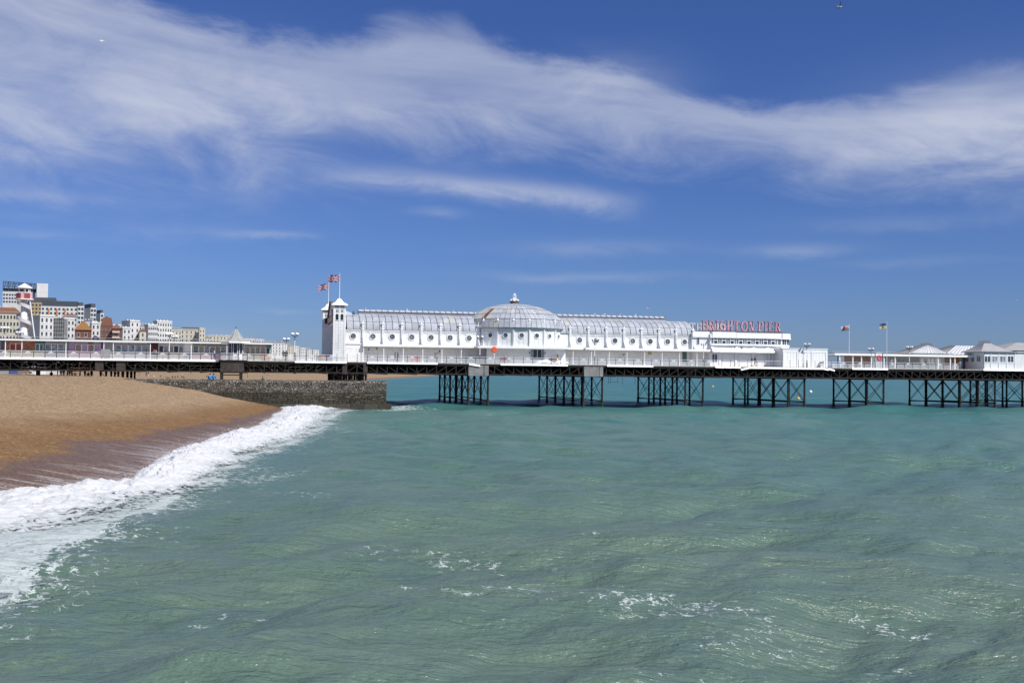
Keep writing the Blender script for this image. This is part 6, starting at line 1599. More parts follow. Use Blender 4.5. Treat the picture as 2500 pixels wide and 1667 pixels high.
def lamp(x, y, v, label, broken=False, white_top=False):
    u, zt = on(x, y, v); s = (zt + 0.05 - DECK) / 4.58
    r = pthing('triple_globe_lamp', label, 'lamp', u, v, DECK, 'globe lamps along the pier'); r.scale = (1, 1, s)
    link('base', LA, r); link('pole', LBm, r); link('lamp_arm', LC, r)
    for k in range(4):
        if broken: continue
        t = math.pi / 2 * k + 0.5; link('globe', LG, r, (math.cos(t) * 0.56, math.sin(t) * 0.56, 4.55 + 0.04), 0, (1, 1, 1 / s))
    return r
for x, y, v, lb, br in [(12, 801, 9.5, 'globe lamp over the landward stalls nearest the frame edge', 0), (49, 812, 15.5, 'globe lamp beside the foot of the helter skelter', 0), (414, 816, 1.0, 'globe lamp at the railing before the white terrace', 0), (426, 822, 17.6, 'globe lamp on the far rail beyond the snack stalls', 0), (699, 828, 17.6, 'shorter looking globe lamp of the pair before the tower', 0), (720, 816, 0.7, 'globe lamp at the near railing just before the tower', 0),
                        (1172, 823, 0.8, 'globe lamp where the dome meets the landward wing', 0), (1452, 829, 2.2, 'globe lamp before the seaward wing of the pavilion', 0), (1717.5, 838, 0.8, 'lamp standard with its globes missing before the sign hall', 1), (1970, 841, 0.6, 'globe lamp before the low boarded block', 0), (2126, 852, 22.0, 'globe lamp behind the souvenir arcade beside the red lifebuoy', 0), (2220, 848, 0.7, 'globe lamp before the kiosk with the silver pyramid roof', 0)]:
    lamp(x, y, v, lb, br)

# flags: cloth cut into coloured pieces
def union(s, t):          # s along fly 0..1, t up 0..1 -> material index (blue, white, red)
    x, y = s * 2 - 1, t * 2 - 1; X, Y = x * 2, y
    if abs(X) < 0.2 or abs(Y) < 0.2: return 2
    if abs(X) < 0.31 or abs(Y) < 0.31: return 1
    d1 = abs(Y - X * 0.5) ; d2 = abs(Y + X * 0.5)
    if min(d1, d2) < 0.07: return 2
    if min(d1, d2) < 0.20: return 1
    return 0
def ukr(s, t): return 1 if t < 0.5 else 0
def dragon(s, t):
    x, y = s - 0.5, t - 0.5
    if (x / 0.30) ** 2 + ((y + 0.15 * math.sin(x * 9)) / 0.17) ** 2 < 1 or (abs(x + 0.26) < 0.08 and -0.05 < y < 0.33) or (abs(x - 0.12) < 0.12 and 0.05 < y < 0.36 - abs(x - 0.12)) or (abs(abs(x) - 0.17) < 0.03 and -0.36 < y < 0): return 2
    return 1 if t > 0.5 else 0
def flag(name, label, u, v, z0, zt, L_, Hh, fn, mats, sag, ph):
    r = pthing(name, label, 'flag', u, v, z0)
    MB().lathe([(0.10, 0), (0.10, 0.06), (0.055, 0.1), (0.04, zt - z0 - 0.05), (0.07, zt - z0 - 0.04), (0.07, zt - z0 + 0.03), (0.01, zt - z0 + 0.07)], (u, v, z0), 8).build('flagpole', ['white_trim'], r)
    mb = MB(); nx, ny = 44, 24
    def P(i, j):
        s, t = i / nx, j / ny; a = s * 8.0 + ph
        return (u - 0.06 - s * L_ * 0.97, v + 0.20 * s ** 0.7 * math.sin(a) + 0.08 * s * math.sin(a * 1.9 + t * 2), zt - 0.18 - Hh * (1 - t) - sag * s ** 1.4 + 0.05 * s * math.sin(a + 1.2 + t))
    for i in range(nx):
        for j in range(ny): mb.quad(P(i, j), P(i + 1, j), P(i + 1, j + 1), P(i, j + 1), fn((i + 0.5) / nx, (j + 0.5) / ny))
    mb.build('flag_cloth', mats, r, smooth=True)
flag('union_flag', 'union flag flying from the nearer entrance tower', TF[0], TF[1], TF[2], zy(828, 668.5, TF[1]), 2.0, 1.28, union, ['flag_blue', 'flag_white', 'flag_red'], 0.16, 0.4)
flag('union_flag', 'union flag flying from the far entrance tower', TBk[0], TBk[1], TBk[2], zy(801.5, 690, TBk[1]), 2.0, 1.15, union, ['flag_blue', 'flag_white', 'flag_red'], 0.40, 2.0)
uw, zw_ = on(2073, 862, 8.0)
flag('dragon_flag', 'white and green flag with a red dragon on the arcade roof', uw, 8.0, zq + 0.42, zy(2073, 793, 8.0), 1.75, 0.98, dragon, ['flag_green', 'flag_white', 'flag_red'], 0.18, 1.1)
uw, zw_ = on(2165, 880, 1.0)
flag('blue_yellow_flag', 'blue and yellow flag on a tall white pole beside the lifebuoy', uw, 1.0, DECK, zy(2163.5, 787, 1.0), 1.65, 0.95, ukr, ['flag_ukr_blue', 'flag_ukr_yellow'], 0.16, 2.6)

# lifebuoys
def lifebuoy(x, y, v, m, label, rad, housing):
    u, z = on(x, y, v); r = pthing('lifebuoy', label, 'lifebuoy', u, v, z)
    mb = MB(); n, k = 24, 10
    if housing:       # moulded round housing with a ring pressed into its face
        prof = [(0.0, -0.11), (0.14, -0.11), (0.20, -0.07), (0.28, -0.10), (rad * 0.8, -0.10), (rad, -0.03), (rad, 0.12), (0.0, 0.16)]
        for i in range(len(prof) - 1):
            for j in range(n):
                a, b = 2 * math.pi * j / n, 2 * math.pi * (j + 1) / n
                p = lambda q, t: (u + q[0] * math.cos(t), v + q[1], z + q[0] * math.sin(t) * 1.15)
                mb.quad(p(prof[i], a), p(prof[i + 1], a), p(prof[i + 1], b), p(prof[i], b))
        mb.build('housing', [m], r, smooth=True)
        for s in (-0.08, 0.07): MB().box(u + s - 0.02, u + s + 0.02, v - 0.125, v - 0.06, z - 0.09, z + 0.07).build('grip_slot', ['slate'], r)
        MB().box(u - 0.06, u + 0.06, v + 0.02, v + 0.10, DECK, z - rad).build('stand', ['white_trim'], r)
    else:
        for i in range(n):
            for j in range(k):
                def p(i, j):
                    a, b = 2 * math.pi * i / n, 2 * math.pi * j / k
                    return (u + (rad - 0.17 + 0.16 * math.cos(b)) * math.cos(a), v + 0.10 * math.sin(b), z + (rad - 0.17 + 0.16 * math.cos(b)) * math.sin(a) * 1.1)
                mb.quad(p(i, j), p(i + 1, j), p(i + 1, j + 1), p(i, j + 1))
        mb.build('ring', [m], r, smooth=True)
        for s in (-0.8, 0.8): MB().box(u + s - 0.05, u + s + 0.05, v + 0.06, v + 0.16, DECK, z + 1.0).build('frame_post', ['navy_post'], r)
        MB().box(u - 0.8, u + 0.8, v + 0.09, v + 0.13, z + 0.92, z + 0.98).build('frame_rail', ['white_trim'], r)
        MB().box(u - 0.74, u + 0.74, v + 0.08, v + 0.14, DECK + 0.05, DECK + 1.3).build('back_board', ['pale_grey_render'], r)
lifebuoy(1207, 853.5, 0.4, 'orange_plastic', 'orange lifebuoy housing on a white stand before the dome', 0.50, True)
lifebuoy(2146.5, 873.5, -0.05, 'red_plastic', 'red lifebuoy ring hung in a railing frame near the blue and yellow flag', 0.52, False)
# small boats' covers and benches seen through the rails
def bench(x, label, m='cloth_red'):
    u = ux(x, 3.0, 880); r = pthing('bench', label, 'bench', u, 3.0, DECK, 'benches against the pavilion')
    MB().box(u - 0.85, u + 0.85, 2.75, 3.15, DECK + 0.42, DECK + 0.48).build('seat', [m], r); MB().box(u - 0.85, u + 0.85, 3.16, 3.22, DECK + 0.5, DECK + 0.98).build('backrest', [m], r)
    for s in (-0.75, 0.75): MB().box(u + s - 0.04, u + s + 0.04, 2.78, 3.2, DECK, DECK + 0.42).build('leg', ['navy_post'], r)
for x, lb in ((1014, 'red bench under the landward wing between two veranda columns'), (1232, 'red bench beside the orange lifebuoy'), (1352, 'red bench past the dome doors nearest the boat covers')): bench(x, lb)
for x, w, lb in ((1330, 3.6, 'larger white tarpaulin cover heaped before the dome doors'), (1372, 3.0, 'smaller white tarpaulin cover heaped past the dome doors')):
    u = ux(x, 1.6, 880); mb = MB(); n = 14
    for i in range(n):
        for j in range(6):
            def P(i, j):
                s, t = i / n, j / 6; h = 0.78 * math.sin(math.pi * s) ** 0.6 * math.sin(math.pi * (0.12 + 0.76 * t)) + 0.06 * math.sin(s * 17 + t * 9)
                return (u - w / 2 + w * s, 1.0 + 1.6 * t, DECK + max(0.02, h))
            mb.quad(P(i, j), P(i + 1, j), P(i + 1, j + 1), P(i, j + 1))
    o = mb.build('tarpaulin_cover', ['white_bright'], None, True); o.location = pier_w(0, 0); o.rotation_euler = (0, 0, PHI); tag(o, lb, 'cover', 'covers on the deck')
for x, m, lb in ((648, 'tile_orange', 'round tan food barrow beside the beige stall end'), (786, 'tile_red', 'brown barrel stall at the foot of the far tower')):
    u = ux(x, 2.2, 872); r = pthing('barrel_stall', lb, 'stall', u, 2.2, DECK); MB().lathe([(0.72, 0), (0.86, 0.45), (0.78, 0.9), (0.2, 1.15)], (u, 2.2, DECK), 14).build('barrel', [m], r)
    MB().lathe([(0.89, 0.40), (0.89, 0.50)], (u, 2.2, DECK), 14).build('hoop', ['slate_grey'], r)

# ================================================================== PEOPLE
def make_pose(J, name):
    """J: joints {name: (x, y, z, r)}; grows one continuous skin and colours it by body region"""
    E = [('pelvis', 'waist'), ('waist', 'chest'), ('chest', 'neck'), ('neck', 'head'), ('head', 'crown')]
    for s in 'lr': E += [('pelvis', s + 'hip'), (s + 'hip', s + 'knee'), (s + 'knee', s + 'ankle'), (s + 'ankle', s + 'toe'), ('chest', s + 'sho'), (s + 'sho', s + 'elb'), (s + 'elb', s + 'wri'), (s + 'wri', s + 'hand')]
    names = list(J); me = bpy.data.meshes.new(name); me.from_pydata([J[n][:3] for n in names], [(names.index(a), names.index(b)) for a, b in E], [])
    ob = bpy.data.objects.new(name, me); COL.objects.link(ob)
    sk = ob.modifiers.new('skin', 'SKIN'); sb = ob.modifiers.new('sub', 'SUBSURF'); sb.levels = 1
    for i, n in enumerate(names):
        d = me.skin_vertices[0].data[i]; d.radius = (J[n][3], J[n][3] * (0.72 if n in ('chest', 'waist', 'pelvis') else 1.0)); d.use_root = n == 'pelvis'
    dg = bpy.context.evaluated_depsgraph_get(); dg.update()
    m2 = bpy.data.meshes.new_from_object(ob.evaluated_get(dg)); bpy.data.objects.remove(ob)
    reg = {}
    for n in names:
        b = n[1:] if n[0] in 'lr' and n[1:] in ('hip', 'knee', 'ankle', 'toe', 'sho', 'elb', 'wri', 'hand') else n
        reg[n] = {'head': 0, 'crown': 0, 'neck': 0, 'hand': 0, 'wri': 1, 'elb': 1, 'sho': 1, 'chest': 1, 'waist': 1, 'pelvis': 2, 'hip': 2, 'knee': 2, 'ankle': 2, 'toe': 3}[b]
    mats = [M['skin'], M['cloth_black'], M['cloth_navy'], M['cloth_black']]
    ps = [(Vector(J[n][:3]), reg[n]) for n in names]
    # hands: palm is the hand joint; five fingers rooted in it, thumb at the side
    V = [v.co[:] for v in m2.vertices]; F = [tuple(p.vertices) for p in m2.polygons]
    mi = [min(ps, key=lambda q: (q[0] - p.center).length)[1] for p in m2.polygons]
    mb = MB()
    for s in 'lr':
        h, w = Vector(J[s + 'hand'][:3]), Vector(J[s + 'wri'][:3]); d = (h - w).normalized(); side = d.cross(Vector((0, 1, 0.2))).normalized()
        for k, (o, l) in enumerate(((-0.030, 0.062), (-0.010, 0.074), (0.010, 0.070), (0.030, 0.055))):
            a = h + side * o; b = a + d * l * 0.6; c = b + (d * 0.7 + Vector((0, -0.5, 0))) * l * 0.5; mb.tube([a, b, c], [0.010, 0.009, 0.007], 5)
        a = h - d * 0.03 + side * 0.035; mb.tube([a, a + side * 0.025 + d * 0.02, a + side * 0.03 + d * 0.055], [0.012, 0.010, 0.008], 5)
    hd = Vector(J['head'][:3]); mb.sphere((hd.x, hd.y - 0.105, hd.z - 0.01), 0.018, 6, 4); 
    for q in (-0.1, 0.1): mb.sphere((hd.x + q, hd.y, hd.z), 0.03, 6, 4, sc=(0.4, 1, 1.4))
    o = len(V); V += [tuple(v) for v in mb.v]; F += [tuple(o + i for i in f) for f in mb.f]; mi += [0] * len(mb.f)
    me = bpy.data.meshes.new(name); me.from_pydata(V, [], F)
    for m in mats: me.materials.append(m)
    me.polygons.foreach_set('material_index', mi); me.polygons.foreach_set('use_smooth', [True] * len(F)); me.update()
    cr = Vector(J['crown'][:3]); hm = MB(); dh = (cr - hd).normalized()
    hm.sphere(tuple(hd + dh * 0.045 + Vector((0, 0.02, 0))), 0.115, 10, 6, sc=(0.95, 1.05, 1.0))
    return me, hm.mesh('hair', ['hair_dark'], True)
def J(**kw): return kw
_body = dict(pelvis=(0, 0, 0.96, 0.15), waist=(0, 0, 1.12, 0.145), chest=(0, 0, 1.34, 0.17), neck=(0, 0, 1.51, 0.06), head=(0, -0.015, 1.62, 0.095), crown=(0, 0, 1.72, 0.075))
def legs(l, r):
    d = {}
    for s, (h, k, a, t) in (('l', l), ('r', r)): d[s + 'hip'] = (*h, 0.10); d[s + 'knee'] = (*k, 0.068); d[s + 'ankle'] = (*a, 0.048); d[s + 'toe'] = (*t, 0.042)
    return d
def arms(l, r):
    d = {}
    for s, (h, e, w, q) in (('l', l), ('r', r)): d[s + 'sho'] = (*h, 0.07); d[s + 'elb'] = (*e, 0.05); d[s + 'wri'] = (*w, 0.038); d[s + 'hand'] = (*q, 0.036)
    return d
POSE = {}
POSE['stand'] = make_pose({**_body, **legs(((0.09, 0, 0.9), (0.10, -0.01, 0.5), (0.11, 0.02, 0.08), (0.13, -0.15, 0.04)), ((-0.09, 0, 0.9), (-0.10, -0.01, 0.5), (-0.11, 0.02, 0.08), (-0.13, -0.15, 0.04))),
                           **arms(((0.19, 0, 1.43), (0.25, 0.03, 1.15), (0.24, -0.06, 0.92), (0.24, -0.08, 0.84)), ((-0.19, 0, 1.43), (-0.25, 0.03, 1.15), (-0.22, -0.10, 0.94), (-0.21, -0.13, 0.87)))}, 'person_stand')
POSE['walk'] = make_pose({**_body, **legs(((0.09, 0, 0.9), (0.09, -0.16, 0.5), (0.10, -0.26, 0.10), (0.11, -0.42, 0.07)), ((-0.09, 0, 0.9), (-0.09, 0.02, 0.5), (-0.10, 0.30, 0.16), (-0.11, 0.20, 0.04))),
                          **arms(((0.19, 0, 1.43), (0.24, 0.14, 1.17), (0.23, 0.12, 0.94), (0.22, 0.10, 0.87)), ((-0.19, 0, 1.43), (-0.23, -0.08, 1.16), (-0.19, -0.26, 1.02), (-0.17, -0.33, 0.99)))}, 'person_walk')
POSE['sit'] = make_pose({**dict(pelvis=(0, 0, 0.13, 0.15), waist=(0, 0.02, 0.28, 0.145), chest=(0, -0.05, 0.52, 0.17), neck=(0, -0.08, 0.68, 0.06), head=(0, -0.11, 0.79, 0.095), crown=(0, -0.09, 0.89, 0.075)),
                         **legs(((0.11, -0.04, 0.14), (0.16, -0.36, 0.46), (0.14, -0.52, 0.08), (0.15, -0.68, 0.05)), ((-0.11, -0.04, 0.14), (-0.17, -0.34, 0.42), (-0.14, -0.56, 0.08), (-0.15, -0.72, 0.05))),
                         **arms(((0.19, -0.05, 0.61), (0.27, -0.18, 0.38), (0.14, -0.40, 0.42), (0.06, -0.45, 0.42)), ((-0.19, -0.05, 0.61), (-0.28, -0.16, 0.38), (-0.15, -0.40, 0.40), (-0.07, -0.46, 0.40)))}, 'person_sit')
POSE['lie'] = make_pose({**dict(pelvis=(0, 0, 0.13, 0.14), waist=(0, 0.17, 0.14, 0.14), chest=(0, 0.38, 0.20, 0.16), neck=(0, 0.55, 0.28, 0.06), head=(0, 0.64, 0.34, 0.095), crown=(0, 0.70, 0.42, 0.075)),
                         **legs(((0.09, -0.05, 0.12), (0.12, -0.42, 0.28), (0.11, -0.80, 0.07), (0.12, -0.90, 0.17)), ((-0.09, -0.05, 0.12), (-0.10, -0.46, 0.10), (-0.11, -0.88, 0.06), (-0.12, -0.97, 0.16))),
                         **arms(((0.19, 0.45, 0.22), (0.30, 0.30, 0.07), (0.20, 0.10, 0.06), (0.16, 0.03, 0.06)), ((-0.19, 0.45, 0.22), (-0.32, 0.36, 0.07), (-0.30, 0.14, 0.05), (-0.29, 0.06, 0.05)))}, 'person_lie')
def person(pose, loc, rot, top, bot, label, hair='hair_dark', group=None, s=1.0):
    me, hm = POSE[pose]; o = link('person', me, None, loc, rot, (s, s, s)); tag(o, label, 'person', group)
    for i, m in enumerate(('skin', top, bot, 'cloth_black')): o.material_slots[i].link = 'OBJECT'; o.material_slots[i].material = M[m]
    h = link('hair', hm, o); h.material_slots[0].link = 'OBJECT'; h.material_slots[0].material = M[hair]
    return o
def deckp(pose, x, v, rot, top, bot, label, **k):
    u = ux(x, v, 878); return person(pose, pier_w(u, v, DECK + 0.01), PHI + rot, top, bot, label, **k)
PI = math.pi
deckp('walk', 964.5, 1.8, -PI / 2, 'cloth_grey', 'cloth_navy', 'person in grey top walking under the landward wing beside a dark companion')
deckp('walk', 971, 2.3, -PI / 2, 'cloth_black', 'cloth_navy', 'person in black coat walking under the landward wing between veranda columns')
deckp('stand', 1062, 1.5, -PI / 2, 'cloth_brown', 'cloth_black', 'person in brown jacket standing close beside the yellow jacket')
deckp('stand', 1067.5, 1.9, PI / 2, 'cloth_yellow', 'cloth_black', 'person in a yellow jacket standing at the railing under the wing')
deckp('stand', 1361, 2.6, 0.3, 'cloth_yellow', 'cloth_white', 'person in hi-vis yellow behind the white tarpaulin covers')
deckp('walk', 1835.5, 1.3, -PI / 2, 'cloth_black', 'cloth_white', 'shorter dark-topped person of the couple before the folding doors')
deckp('walk', 1843, 1.6, -PI / 2, 'cloth_black', 'cloth_grey', 'taller dark-topped person of the couple before the folding doors', s=1.06)
deckp('stand', 692, 1.4, 0.4, 'cloth_black', 'cloth_navy', 'person in black leaning near the globe lamp before the tower', hair='hair_brown')
deckp('stand', 698.5, 1.2, -0.6, 'cloth_navy', 'cloth_black', 'person in navy beside the one leaning before the tower')
deckp('stand', 375.5, 4.6, PI, 'cloth_maroon', 'cloth_black', 'person in maroon at the dark red stall opening')
deckp('stand', 380, 4.8, PI + 0.3, 'cloth_grey', 'cloth_navy', 'person in grey at the dark red stall opening')
deckp('stand', 397, 3.6, PI / 2, 'cloth_black', 'cloth_black', 'person all in black queueing past the dark red stall')
deckp('walk', 523, 2.4, PI / 2, 'cloth_white', 'cloth_jeans', 'person in white walking past the pointed kiosk')
deckp('stand', 2261, 2.6, 0.2, 'cloth_navy', 'cloth_black', 'person in navy standing before the arched arcade windows')
deckp('stand', 2344, 1.6, PI, 'cloth_blue', 'cloth_grey', 'person in blue at the bright stall next to the corner pavilion')
def beachp(pose, x, y, rot, top, bot, label, z=None, **k):
    # foot of the figure where the sight line meets the shingle
    d = ray(x, y); best = None
    for i in range(150, 900):
        Yk = float(i); X = d.x / d.y * Yk; zz = EYE + d.z / d.y * Yk; bz = float(beach_z(np.array([X]), np.array([Yk]), False)[0])
        if zz <= bz: best = (X, Yk, bz); break
    if best is None: best = (d.x / d.y * 230, 230.0, float(beach_z(np.array([d.x / d.y * 230]), np.array([230.0]), False)[0]))
    return person(pose, best, rot, top, bot, label, **k)
def crowd(x, Y, pose, rot, top, bot, label, **k):
    X = (x - CX) / FPX * Y; return person(pose, (X, Y, float(beach_z(np.array([X]), np.array([Y]), True)[0]) - 0.02), rot, top, bot, label, **k)
for i, (x, Y, po, rt, tp, bt_, lb) in enumerate([
    (127, 190, 'sit', 0.4, 'cloth_black', 'cloth_black', 'person in black crouching at the landward end of the crowd under the pier'), (142, 192, 'stand', 2.0, 'cloth_navy', 'cloth_jeans', 'person in navy and jeans near the crouching figure under the pier'), (150, 190, 'stand', 0.2, 'cloth_white', 'cloth_white', 'person all in white under the pier'), (157, 191, 'stand', 1.0, 'cloth_purple', 'cloth_white', 'person in purple top and white trousers under the pier'),
    (166, 193, 'stand', -1.0, 'cloth_black', 'cloth_black', 'person all in black in the middle of the crowd under the pier'), (171, 190, 'stand', 0.0, 'cloth_grey', 'cloth_jeans', 'person in grey and jeans in the crowd under the pier'), (177, 192, 'walk', 1.5, 'cloth_red', 'cloth_navy', 'person in red top in the crowd under the pier'), (185, 194, 'stand', 0.5, 'cloth_maroon', 'cloth_brown', 'person in maroon and brown in the crowd under the pier'),
    (197, 191, 'walk', -1.4, 'cloth_blue', 'cloth_navy', 'person in bright blue top standing apart under the pier'), (209, 190, 'stand', 2.6, 'cloth_white', 'cloth_black', 'person in white top and black trousers under the pier'), (217, 193, 'stand', 0.0, 'cloth_purple', 'cloth_black', 'person in purple top and black trousers near the plated pier bay'), (225, 190, 'stand', 0.9, 'cloth_grey', 'cloth_purple', 'person in grey top nearest the plated pier bay')]):
    crowd(x, Y, po, rt, tp, bt_, lb, group='crowd standing on the shingle under the pier')
for x, y, po, rt, tp, bt_, lb in [(340, 916, 'walk', 1.2, 'cloth_grey', 'cloth_jeans', 'far walker in grey on the sand beyond the pier'), (357, 919, 'stand', 0.2, 'cloth_maroon', 'cloth_black', 'standing person in maroon of a pair above the groyne'), (362, 919, 'stand', -0.4, 'cloth_black', 'cloth_white', 'standing person in black and white trousers of a pair above the groyne'),
                                  (376, 922, 'sit', 0.8, 'cloth_white', 'cloth_black', 'seated person in white top behind the groyne'), (392, 922, 'sit', 0.5, 'cloth_black', 'cloth_white', 'seated person in black with pale trousers behind the groyne'), (409, 923, 'lie', 1.4, 'cloth_black', 'cloth_navy', 'person in dark clothes lying behind the groyne'),
                                  (421, 923, 'sit', 0.4, 'cloth_black', 'cloth_black', 'seated person in black starting the group behind the groyne'), (428, 923, 'sit', -0.3, 'cloth_brown', 'cloth_grey', 'seated person in brown in the group behind the groyne'), (434, 923, 'sit', 0.2, 'cloth_maroon', 'cloth_jeans', 'seated person in maroon and jeans in the group behind the groyne'), (444, 923, 'stand', 2.8, 'cloth_white', 'cloth_black', 'person in a white hooded top standing over the seated group'), (448, 923.5, 'sit', 0.9, 'cloth_red', 'cloth_black', 'seated person in red ending the group behind the groyne'),
                                  (466, 915, 'walk', -1.0, 'cloth_navy', 'cloth_jeans', 'tiny far walker on the sand between pier legs'), (505, 921, 'sit', 0.1, 'cloth_brown', 'cloth_red', 'seated person in brown beside the bright blue jackets'), (521, 919, 'stand', 0.3, 'cloth_black', 'cloth_navy', 'standing person in black behind the bright blue jackets'), (528, 921, 'sit', 0.3, 'cloth_purple', 'cloth_white', 'seated person in purple by the kiosk leg'), (604, 923, 'stand', -1.2, 'cloth_brown', 'cloth_black', 'lone standing person in brown on the sand past the kiosk legs'), (652, 915, 'lie', 1.5, 'cloth_grey', 'cloth_black', 'person lying on the far sand past the kiosk legs')]:
    beachp(po, x, y, rt, tp, bt_, lb, group='people on the beach behind the groyne')
for x, rt, lb in ((513, 0.3, 'seated person in a bright blue jacket leaning over on the groyne'), (521, -0.4, 'second seated person in a bright blue jacket beside the first on the groyne')):
    u = ux(x, GV + 1.0, 928); person('sit', pier_w(u, GV + 1.0, gtop - 0.02), PHI + rt + PI, 'cloth_blue', 'cloth_blue', lb, group='blue jackets on the groyne', s=1.12)
u = ux(640, GV + 1.2, 928); person('sit', pier_w(u, GV + 1.2, gtop - 0.05), PHI + 1.2, 'cloth_green', 'cloth_grey', 'seated person in green alone on the groyne top', s=0.8)

# ================================================================== GULLS AND BUOYS
def gull_mesh(up):
    mb = MB(); mb.tube([(0, -0.26, 0), (0, -0.16, 0.01), (0, 0, 0.0), (0, 0.18, 0.01), (0, 0.30, 0.02)], [0.025, 0.065, 0.085, 0.05, 0.03], 8, 0)
    for s in (-1, 1):
        p = [(0.06 * s, -0.10, 0.03), (0.34 * s, -0.14, 0.03 + up), (0.62 * s, -0.02, up * 1.2), (0.74 * s, 0.06, up * 1.1)]; q = [(0.06 * s, 0.08, 0.02), (0.34 * s, 0.05, 0.02 + up), (0.60 * s, 0.08, up * 1.2), (0.72 * s, 0.10, up * 1.1)]
        for k in range(3):
            a, b, c, d = p[k], p[k + 1], q[k + 1], q[k]; lo = lambda z: (z[0], z[1], z[2] - 0.018)
            mb.hexa([lo(a), lo(b), lo(c), lo(d)], [a, b, c, d], 2 if k == 2 else 1)
    mb.tube([(0, -0.26, 0), (0, -0.33, -0.01)], [0.018, 0.006], 5, 3); mb.quad((-0.03, 0.28, 0.02), (0.03, 0.28, 0.02), (0.08, 0.42, 0.02), (-0.08, 0.42, 0.02), 0)
    return mb.mesh('gull', ['gull_white', 'gull_grey', 'gull_tip', 'beak_yellow'])
G1, G2 = gull_mesh(0.16), gull_mesh(-0.06)
for x, y, Y, me, rt, lb in ((2050, 17, 130, G1, (0.1, 0.3, 1.5), 'gull gliding high in the clear blue over the seaward end'), (247, 100, 150, G2, (0.2, 0.6, -0.8), 'gull crossing the thin cloud over the beach'), (1582, 752, 230, G1, (0.3, -0.9, 0.6), 'gull banking above the pavilion ridge vent'), (2481, 734, 220, G2, (0, 0.2, 0.4), 'gull level with the sky over the clapboard hall'), (157, 821, 165, G1, (0.0, 0.2, 1.0), 'gull skimming the roof of the landward stalls')):
    o = link('gull', me, None, at(x, y, Y), rt); tag(o, lb, 'bird', 'flying gulls')
gp = MB(); gp.sphere((0, 0, 0.16), 0.11, 8, 5, 0, (0.75, 1.6, 0.9)); gp.sphere((0, -0.17, 0.30), 0.06, 8, 5, 0); gp.tube([(0, -0.12, 0.2), (0, -0.16, 0.3)], 0.05, 6, 0); gp.box(-0.07, 0.07, 0.05, 0.26, 0.15, 0.20, 1); gp.tube([(0, -0.22, 0.30), (0, -0.29, 0.28)], [0.015, 0.005], 5, 2)
for s in (-0.03, 0.03): gp.tube([(s, 0, 0.07), (s, 0, 0)], 0.008, 4, 2)
GP = gp.mesh('perched_gull', ['gull_white', 'gull_grey', 'beak_yellow'])
zr_ = vault(R(77))[1] + 1.0
for x, lb in ((892, 'first of the gulls perched on the ridge counting from the towers'), (994, 'perched gull midway along the landward ridge vent'), (1106, 'perched gull on the landward ridge vent close to the dome'), (1420, 'perched gull on the seaward ridge vent close to the dome'), (1452, 'perched gull a little past the first on the seaward ridge'), (1477, 'third perched gull on the seaward ridge vent'), (1514, 'perched gull midway along the seaward ridge vent'), (1552, 'last perched gull on the seaward ridge vent')):
    u = ux(x, VC, 770); o = link('perched_gull', GP, None, pier_w(u, VC, zr_), PHI + rng.uniform(-1, 1)); tag(o, lb, 'bird', 'gulls perched on the pavilion ridge')
for x, y, r_, m, lb in ((1740, 945, 0.62, 'buoy_yellow', 'small pale buoy floating beyond the pier columns'), (1949, 975, 0.50, 'buoy_yellow', 'round yellow buoy floating among the pier columns'), (1979, 957.5, 0.6, 'white_bright', 'white marker buoy floating behind the pier')):
    p = ground(x, y); b = MB(); b.sphere((0, 0, 0.15), r_, 12, 8, 0, (1, 1, 0.95)); b.lathe([(0.10, r_ * 0.9), (0.10, r_ * 1.1 + 0.1), (0.16, r_ * 1.1 + 0.12), (0.05, r_ * 1.1 + 0.3)], n=8); o = b.build('buoy', [m], None, True); o.location = p; tag(o, lb, 'buoy', 'mooring buoys')

# ================================================================== HELTER SKELTER
HY = 235.0
hp = at(57, 826, HY); hz0 = 4.6; hx = hp.x
hs_ = wthing('helter_skelter', 'tall helter skelter tower with a spiral slide and white conical roof', 'fairground ride', (hx, HY, hz0)); hs_.scale = (0.84, 0.84, 1)
zt = at(57, 733, HY).z - hz0; zr = at(57, 702.5, HY).z - hz0; za_ = at(57, 691.5, HY).z - hz0
MB().lathe([(1.25, 0), (0.95, zt * 0.55), (0.72, zt)], n=16).build('tower', ['white_paint'], hs_, True)
mb = MB(); N = 120; turns = 4.6
for i in range(N):
    def P(i, r, dz): 
        t = i / N; a = -2 * math.pi * turns * t + 1.0; rr = (1.30 + 0.55 * (1 - t)) + r; return (rr * math.cos(a), rr * math.sin(a), 0.5 + (zt - 0.8) * t + dz)
    mb.quad(P(i, -0.45, 0), P(i, 0.45, 0), P(i + 1, 0.45, 0), P(i + 1, -0.45, 0)); mb.quad(P(i, 0.45, -0.35), P(i + 1, -0.0 + 0.45, -0.35), P(i + 1, 0.45, 0.42), P(i, 0.45, 0.42)); mb.quad(P(i, -0.45, -0.32), P(i, 0.45, -0.35), P(i + 1, 0.45, -0.35), P(i + 1, -0.45, -0.32))
mb.build('spiral_slide', ['pale_grey_render'], hs_)
MB().lathe([(1.9, zt), (2.3, zt + 0.12), (2.3, zt + 0.3)], n=16).build('platform', ['white_trim'], hs_)
rail_ = MB(); 
